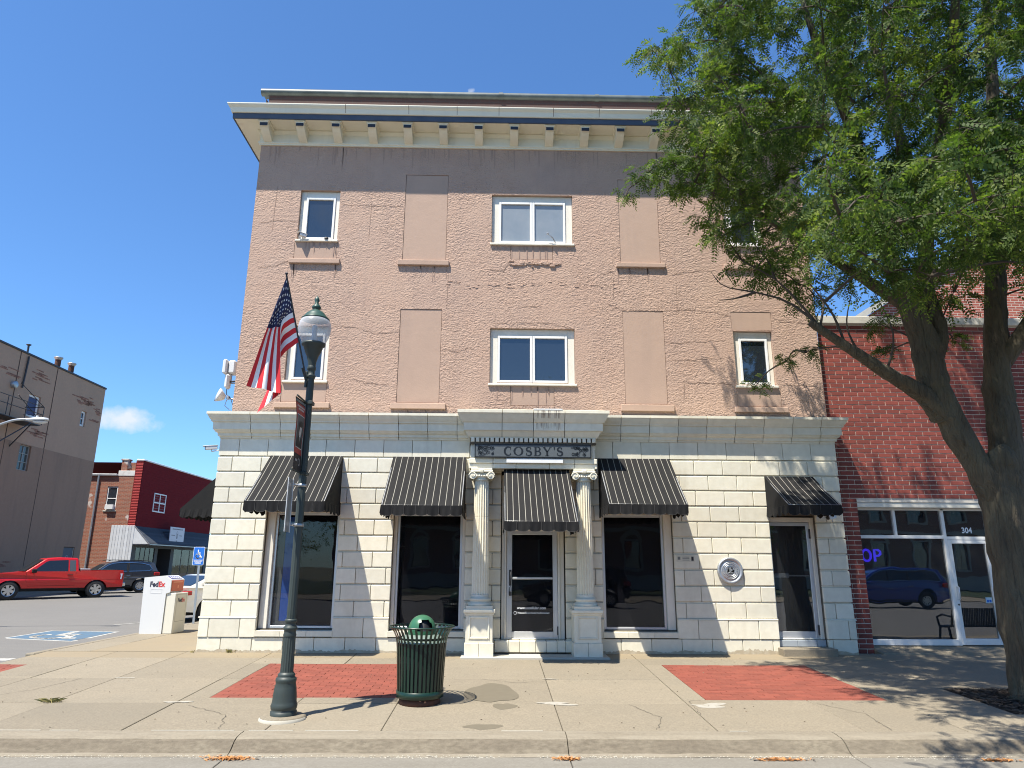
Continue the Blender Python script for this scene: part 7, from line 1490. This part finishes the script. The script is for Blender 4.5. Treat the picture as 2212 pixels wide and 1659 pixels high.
tr = pickup(); c_, s_ = cos(-2.389), sin(-2.389)
place(tr, -20.45+.985*s_, 21.1-.985*c_, .06, -2.389)
def estate(kind, label, cat, paint, group=None):
    """five door body: kind suv / van / sedan"""
    t = thing({'suv': 'estate_car', 'van': 'minivan', 'sedan': 'saloon_car'}[kind], label, cat, local=True, group=group)
    wb = {'suv': 2.82, 'van': 3.09, 'sedan': 2.80}[kind]; R0 = .355 if kind != 'sedan' else .335
    if kind == 'suv':
        top = [(wb+.86, .42), (wb+.90, .70), (wb+.80, .90), (wb+.30, 1.02), (wb-.42, 1.10), (.4, 1.14), (-.80, 1.16), (-.95, 1.14), (-1.0, .80), (-.98, .45)]
        roof = [(wb-.35, 1.05), (wb-1.05, 1.56), (wb-1.35, 1.66), (.9, 1.735), (-.2, 1.70), (-.72, 1.62), (-.93, 1.14), (-.9, 1.08)]
        win = [(wb-.62, 1.12), (wb-1.15, 1.50), (wb-1.40, 1.585), (.9, 1.64), (-.05, 1.60), (-.45, 1.50), (-.60, 1.30), (-.45, 1.18)]
    elif kind == 'van':
        top = [(wb+.86, .42), (wb+.92, .68), (wb+.84, .86), (wb+.45, 1.0), (wb-.25, 1.10), (.4, 1.16), (-.95, 1.18), (-1.08, 1.12), (-1.12, .7), (-1.08, .4)]
        roof = [(wb-.05, 1.06), (wb-.85, 1.56), (wb-1.2, 1.69), (1.2, 1.77), (-.3, 1.74), (-.86, 1.66), (-1.06, 1.16), (-1.0, 1.08)]
        win = [(wb-.42, 1.16), (wb-1.0, 1.53), (wb-1.25, 1.61), (1.2, 1.67), (-.25, 1.64), (-.62, 1.58), (-.80, 1.22), (-.7, 1.18)]
    else:
        top = [(wb+.84, .36), (wb+.90, .62), (wb+.80, .78), (wb+.30, .90), (wb-.38, .98), (.3, 1.02), (-.55, 1.06), (-.98, 1.06), (-1.05, .98), (-1.06, .55), (-1.02, .36)]
        roof = [(wb-.30, .95), (wb-1.15, 1.38), (wb-1.5, 1.455), (.9, 1.47), (.3, 1.43), (-.62, 1.08), (-.55, 1.0)]
        win = [(wb-.62, 1.02), (wb-1.22, 1.33), (wb-1.5, 1.39), (.9, 1.40), (.35, 1.36), (-.18, 1.12), (-.1, 1.06)]
    wd = .95 if kind == 'van' else .92
    hw = lambda x, z: wd-.07*max(0, z-.85)/.3-.05*max(0, .6-z)/.3-.16*max(0, (x-(wb+.45))/.5)**2-.12*max(0, (-.55-x)/.5)**2
    zb = roof[0][1]; hr = lambda x, z: wd-.09-.19*max(0, z-zb)/.6-.05*max(0, (-.3-x)/.6)
    hull('body', lower(top, (0, wb), R0+.075, .30 if kind != 'suv' else .34), hw, paint, t, .045); hull('cabin', roof, hr, paint, t, .06)
    side_poly('side_window', win, hr, CGL, t, .007)
    strip('window_trim', win+[win[0]], .02, hr, CHR if kind != 'sedan' else UND, t, .008)
    for f in ((.32, .345) if kind != 'van' else (.30, .60)):
        x = -.6+(wb)*f+.35; strip('pillar', [(x, win[0][1]), (x-.03, 1.62 if kind != 'sedan' else 1.38)], .05, hr, UND, t, .009)
    strip('door_seam', [(.45, 1.08 if kind != 'sedan' else .98), (.48, .42)], .009, hw, UND, t, .004); strip('door_seam', [(1.40, 1.06 if kind != 'sedan' else .96), (1.38, .40)], .009, hw, UND, t, .004)
    strip('sill_trim', [(.5, .36), (wb-.5, .36)], .10 if kind == 'suv' else .05, hw, UND, t, .006)
    a, b = (Vector((roof[1][0], 0, roof[1][1])), Vector((roof[0][0], 0, roof[0][1])))
    n_ = Vector(((a-b).z, 0, -(a-b).x)); n_ = n_/n_.length*.012*(1 if n_.x > 0 or True else -1)
    if n_.z < 0: n_ = -n_
    mb = MB(); p, q = a.lerp(b, .08), a.lerp(b, .88); mb.add([p+n_+Vector((0, -.60, 0)), p+n_+Vector((0, .60, 0)), q+n_+Vector((0, .72, 0)), q+n_+Vector((0, -.72, 0))], [(0, 1, 2, 3)]); mb.build('windscreen', CGL, t, norm=False)
    k = -3 if kind != 'sedan' else -3
    a, b = Vector((roof[k][0], 0, roof[k][1])), Vector((roof[k+1][0], 0, roof[k+1][1]))
    n_ = Vector((-(a-b).z, 0, (a-b).x)); n_ = n_/n_.length*.014
    if n_.x > 0: n_ = -n_
    mb = MB(); p, q = a.lerp(b, .06), a.lerp(b, .92); mb.add([p+n_+Vector((0, -.58, 0)), p+n_+Vector((0, .58, 0)), q+n_+Vector((0, .68, 0)), q+n_+Vector((0, -.68, 0))], [(0, 1, 2, 3)]); mb.build('rear_window', CGL, t, norm=False)
    xr = -1.0 if kind == 'suv' else (-1.09 if kind == 'van' else -1.05)
    for s_ in (1, -1):
        mb = MB()
        if kind == 'sedan': mb.box(xr-.015, xr+.32, s_*.80-.22, s_*.80+.075, .84, .97, .02)
        else: mb.box(xr-.01, xr+.30, s_*.80-.14, s_*.80+.08, .92, 1.10, .02)
        mb.build('tail_light', LREDM, t)
        mb = MB(); mb.box(wb+.50, wb+.84, s_*.70-.10, s_*.70+.12, .70, .84, .02); mb.build('headlight', SWHT, t)
        mb = MB(); mb.box(wb-.72, wb-.55, s_*.98-.10, s_*.98+.05, 1.05 if kind != 'sedan' else .95, 1.18 if kind != 'sedan' else 1.08, .03); mb.build('wing_mirror', paint, t)
        for hx in (.55, 1.5): mb = MB(); mb.box(hx, hx+.2, s_*(wd-.04)-.025, s_*(wd-.04)+.025, .88, .915, .008); mb.build('door_handle', CHR, t)
        for x in (0, wb): wheel(t, x, s_*(wd-.13), R0, .22, s_, 10)
    mb = MB(); mb.box(xr-.03, xr+.05, -.55, .55, .40, .62, .03) if kind != 'sedan' else mb.box(xr-.02, xr+.06, -.60, .60, .30, .42, .03); mb.build('bumper_trim', UND, t)
    if kind == 'sedan':
        mb = MB(); mb.box(xr-.012, xr, -.6, .6, .87, .93, .004); mb.build('trunk_strip', mat('grey_strip', (.18, .18, .18), .3), t)
        mb = MB(); mb.box(xr-.014, xr, -.16, .16, .68, .80, .006); mb.build('number_plate', mat('plate_grey', (.45, .47, .48), .5), t)
    mb = MB(); mb.box(-.8, wb+.7, -.7, .7, .22, .5); mb.build('chassis', UND, t)
    if kind == 'suv':
        for s_ in (1, -1): mb = MB(); mb.tube([(1.7, s_*.62, 1.71), (1.5, s_*.62, 1.765), (-.3, s_*.62, 1.75), (-.5, s_*.62, 1.70)], .018, 6); mb.build('roof_rail', UND, t)
    return t
th = -2.40; c_, s_ = cos(th), sin(th)
su = estate('suv', 'dark grey estate car parked behind the red pickup truck', 'car', mat('grey_car_paint', (.055, .06, .068), .3, metal=.3, coat=1.))
place(su, -20.9+.92*s_, 26.4-.92*c_, .14, th)
wc = estate('sedan', 'white saloon car parked at an angle, half hidden behind the drop box', 'car', mat('white_car_paint', (.78, .77, .74), .25, coat=1.))
th = math.radians(62); place(wc, -10.75, 9.0, -.085, th)

# ================================================================== ACROSS THE STREET (seen in the shop glass)
bl = estate('van', 'dark blue minivan parked across the street, mirrored in the shop window', 'car', mat('blue_car_paint', (.012, .04, .30), .25, coat=1.)); place(bl, 18.5, -17.0, -.03, math.radians(180))
s2 = estate('suv', 'black estate car parked across the street, mirrored in the dark shop windows', 'car', mat('black_car_paint', (.012, .012, .013), .25, coat=1.)); place(s2, 4.2, -17.4, -.03, math.radians(180))
t = thing('bench', 'black slatted metal bench on the pavement, mirrored in the glass door', 'bench', (11.05, -1.6, -.06))
for sx in (10.15, 11.95):
    mb = MB(); mb.tube([(sx, -1.35, -0.06), (sx, -1.42, 0.36), (sx, -1.30, 0.38), (sx, -1.15, 0.82)], .028, 6); mb.tube([(sx, -1.85, -0.06), (sx, -1.75, 0.34), (sx, -1.40, 0.36)], .028, 6); mb.tube([(sx, -1.25, 0.59), (sx, -1.60, 0.62), (sx, -1.82, 0.56), (sx, -1.78, 0.34)], .024, 6); mb.build('end_frame', BLK, t)
q = MB(); q.box(-.02, .02, -.015, .015, 0, .44, .004); qm = q.mesh('slat', BLK)
for i in range(30): instance('slat', qm, t, (10.2+i*.06, -1.2, .38), (-.3, 0, 0))
for i in range(7): mb = MB(); mb.box(10.15, 11.95, -1.8+i*.07, -1.75+i*.07, .35, .375, .004); mb.build('seat_slat', BLK, t)
cth = thing('court_building', 'long brick and stone civic building with arched windows across the street', 'building', (10, -52, 0))
CB = brick_mat('court_brick', (.30, .14, .09), (.25, .115, .075), (.3, .24, .19), .25, .08, 'x'); LS = mat('limestone', (.45, .41, .33), .85, var=((2, .5, (.36, .33, .27)),))
hs = [(x-.7, x+.7, z, z+2.5, .3) for x in range(-12, 50, 4) for z in (1.6, 6.0)]
mb = MB(); holes_wall(mb, -16, 52, -.5, 11, hs, lambda u, v_, d: (u, -52-d, v_), .3); mb.box(-16, 52, -68, -52.4, -.5, 11); mb.build('wall', CB, cth)
mb = MB(); mb.box(-16.3, 52.3, -68, -51.7, 11, 11.6, .05); mb.box(-16.1, 52.1, -52, -51.85, 4.9, 5.2); mb.box(-16.1, 52.1, -52, -51.8, -.5, 1.0); mb.build('stone_trim', LS, cth)
for h in hs:
    mb = MB(); frame_rect(mb, h[0]-.18, h[1]+.18, h[2]-.15, h[3]+.18, .175, -52.0, -51.88); cxx = (h[0]+h[1])/2
    ribbon(mb, arc(cxx, h[3]-.1, .9, .75, 0, 180, 12), .3, lambda a, b: (a, -51.87, b)); fr_ = mb.build('window', LS, cth)
    mb = MB(); mb.box(h[0], h[1], -52.2, -52.18, h[2], h[3]); mb.box(cxx-.04, cxx+.04, -52.17, -52.15, h[2], h[3]); mb.build('pane', GLU, fr_)
LAWN = grid_sheet('lawn', lin(-50, 70, 4), [-90, -60, -36.1], lambda x, y: -.28, mat('lawn_grass', (.022, .04, .011), .95), 'green lawn across the street in front of the civic building')
small_tree('tall shade tree on the lawn across the street, mirrored in the middle upstairs window', 5.5, -42, -.3, 17, 4.6, 21, 2600, grp='shade trees on the lawn across the street')
small_tree('broad shade tree on the lawn across the street, opposite the brick shop', 19, -41, -.3, 13, 4.8, 22, 2200, grp='shade trees on the lawn across the street')
small_tree('shade tree on the lawn across the street, opposite the side street', -12, -43, -.3, 13, 4.8, 23, 2200, grp='shade trees on the lawn across the street')
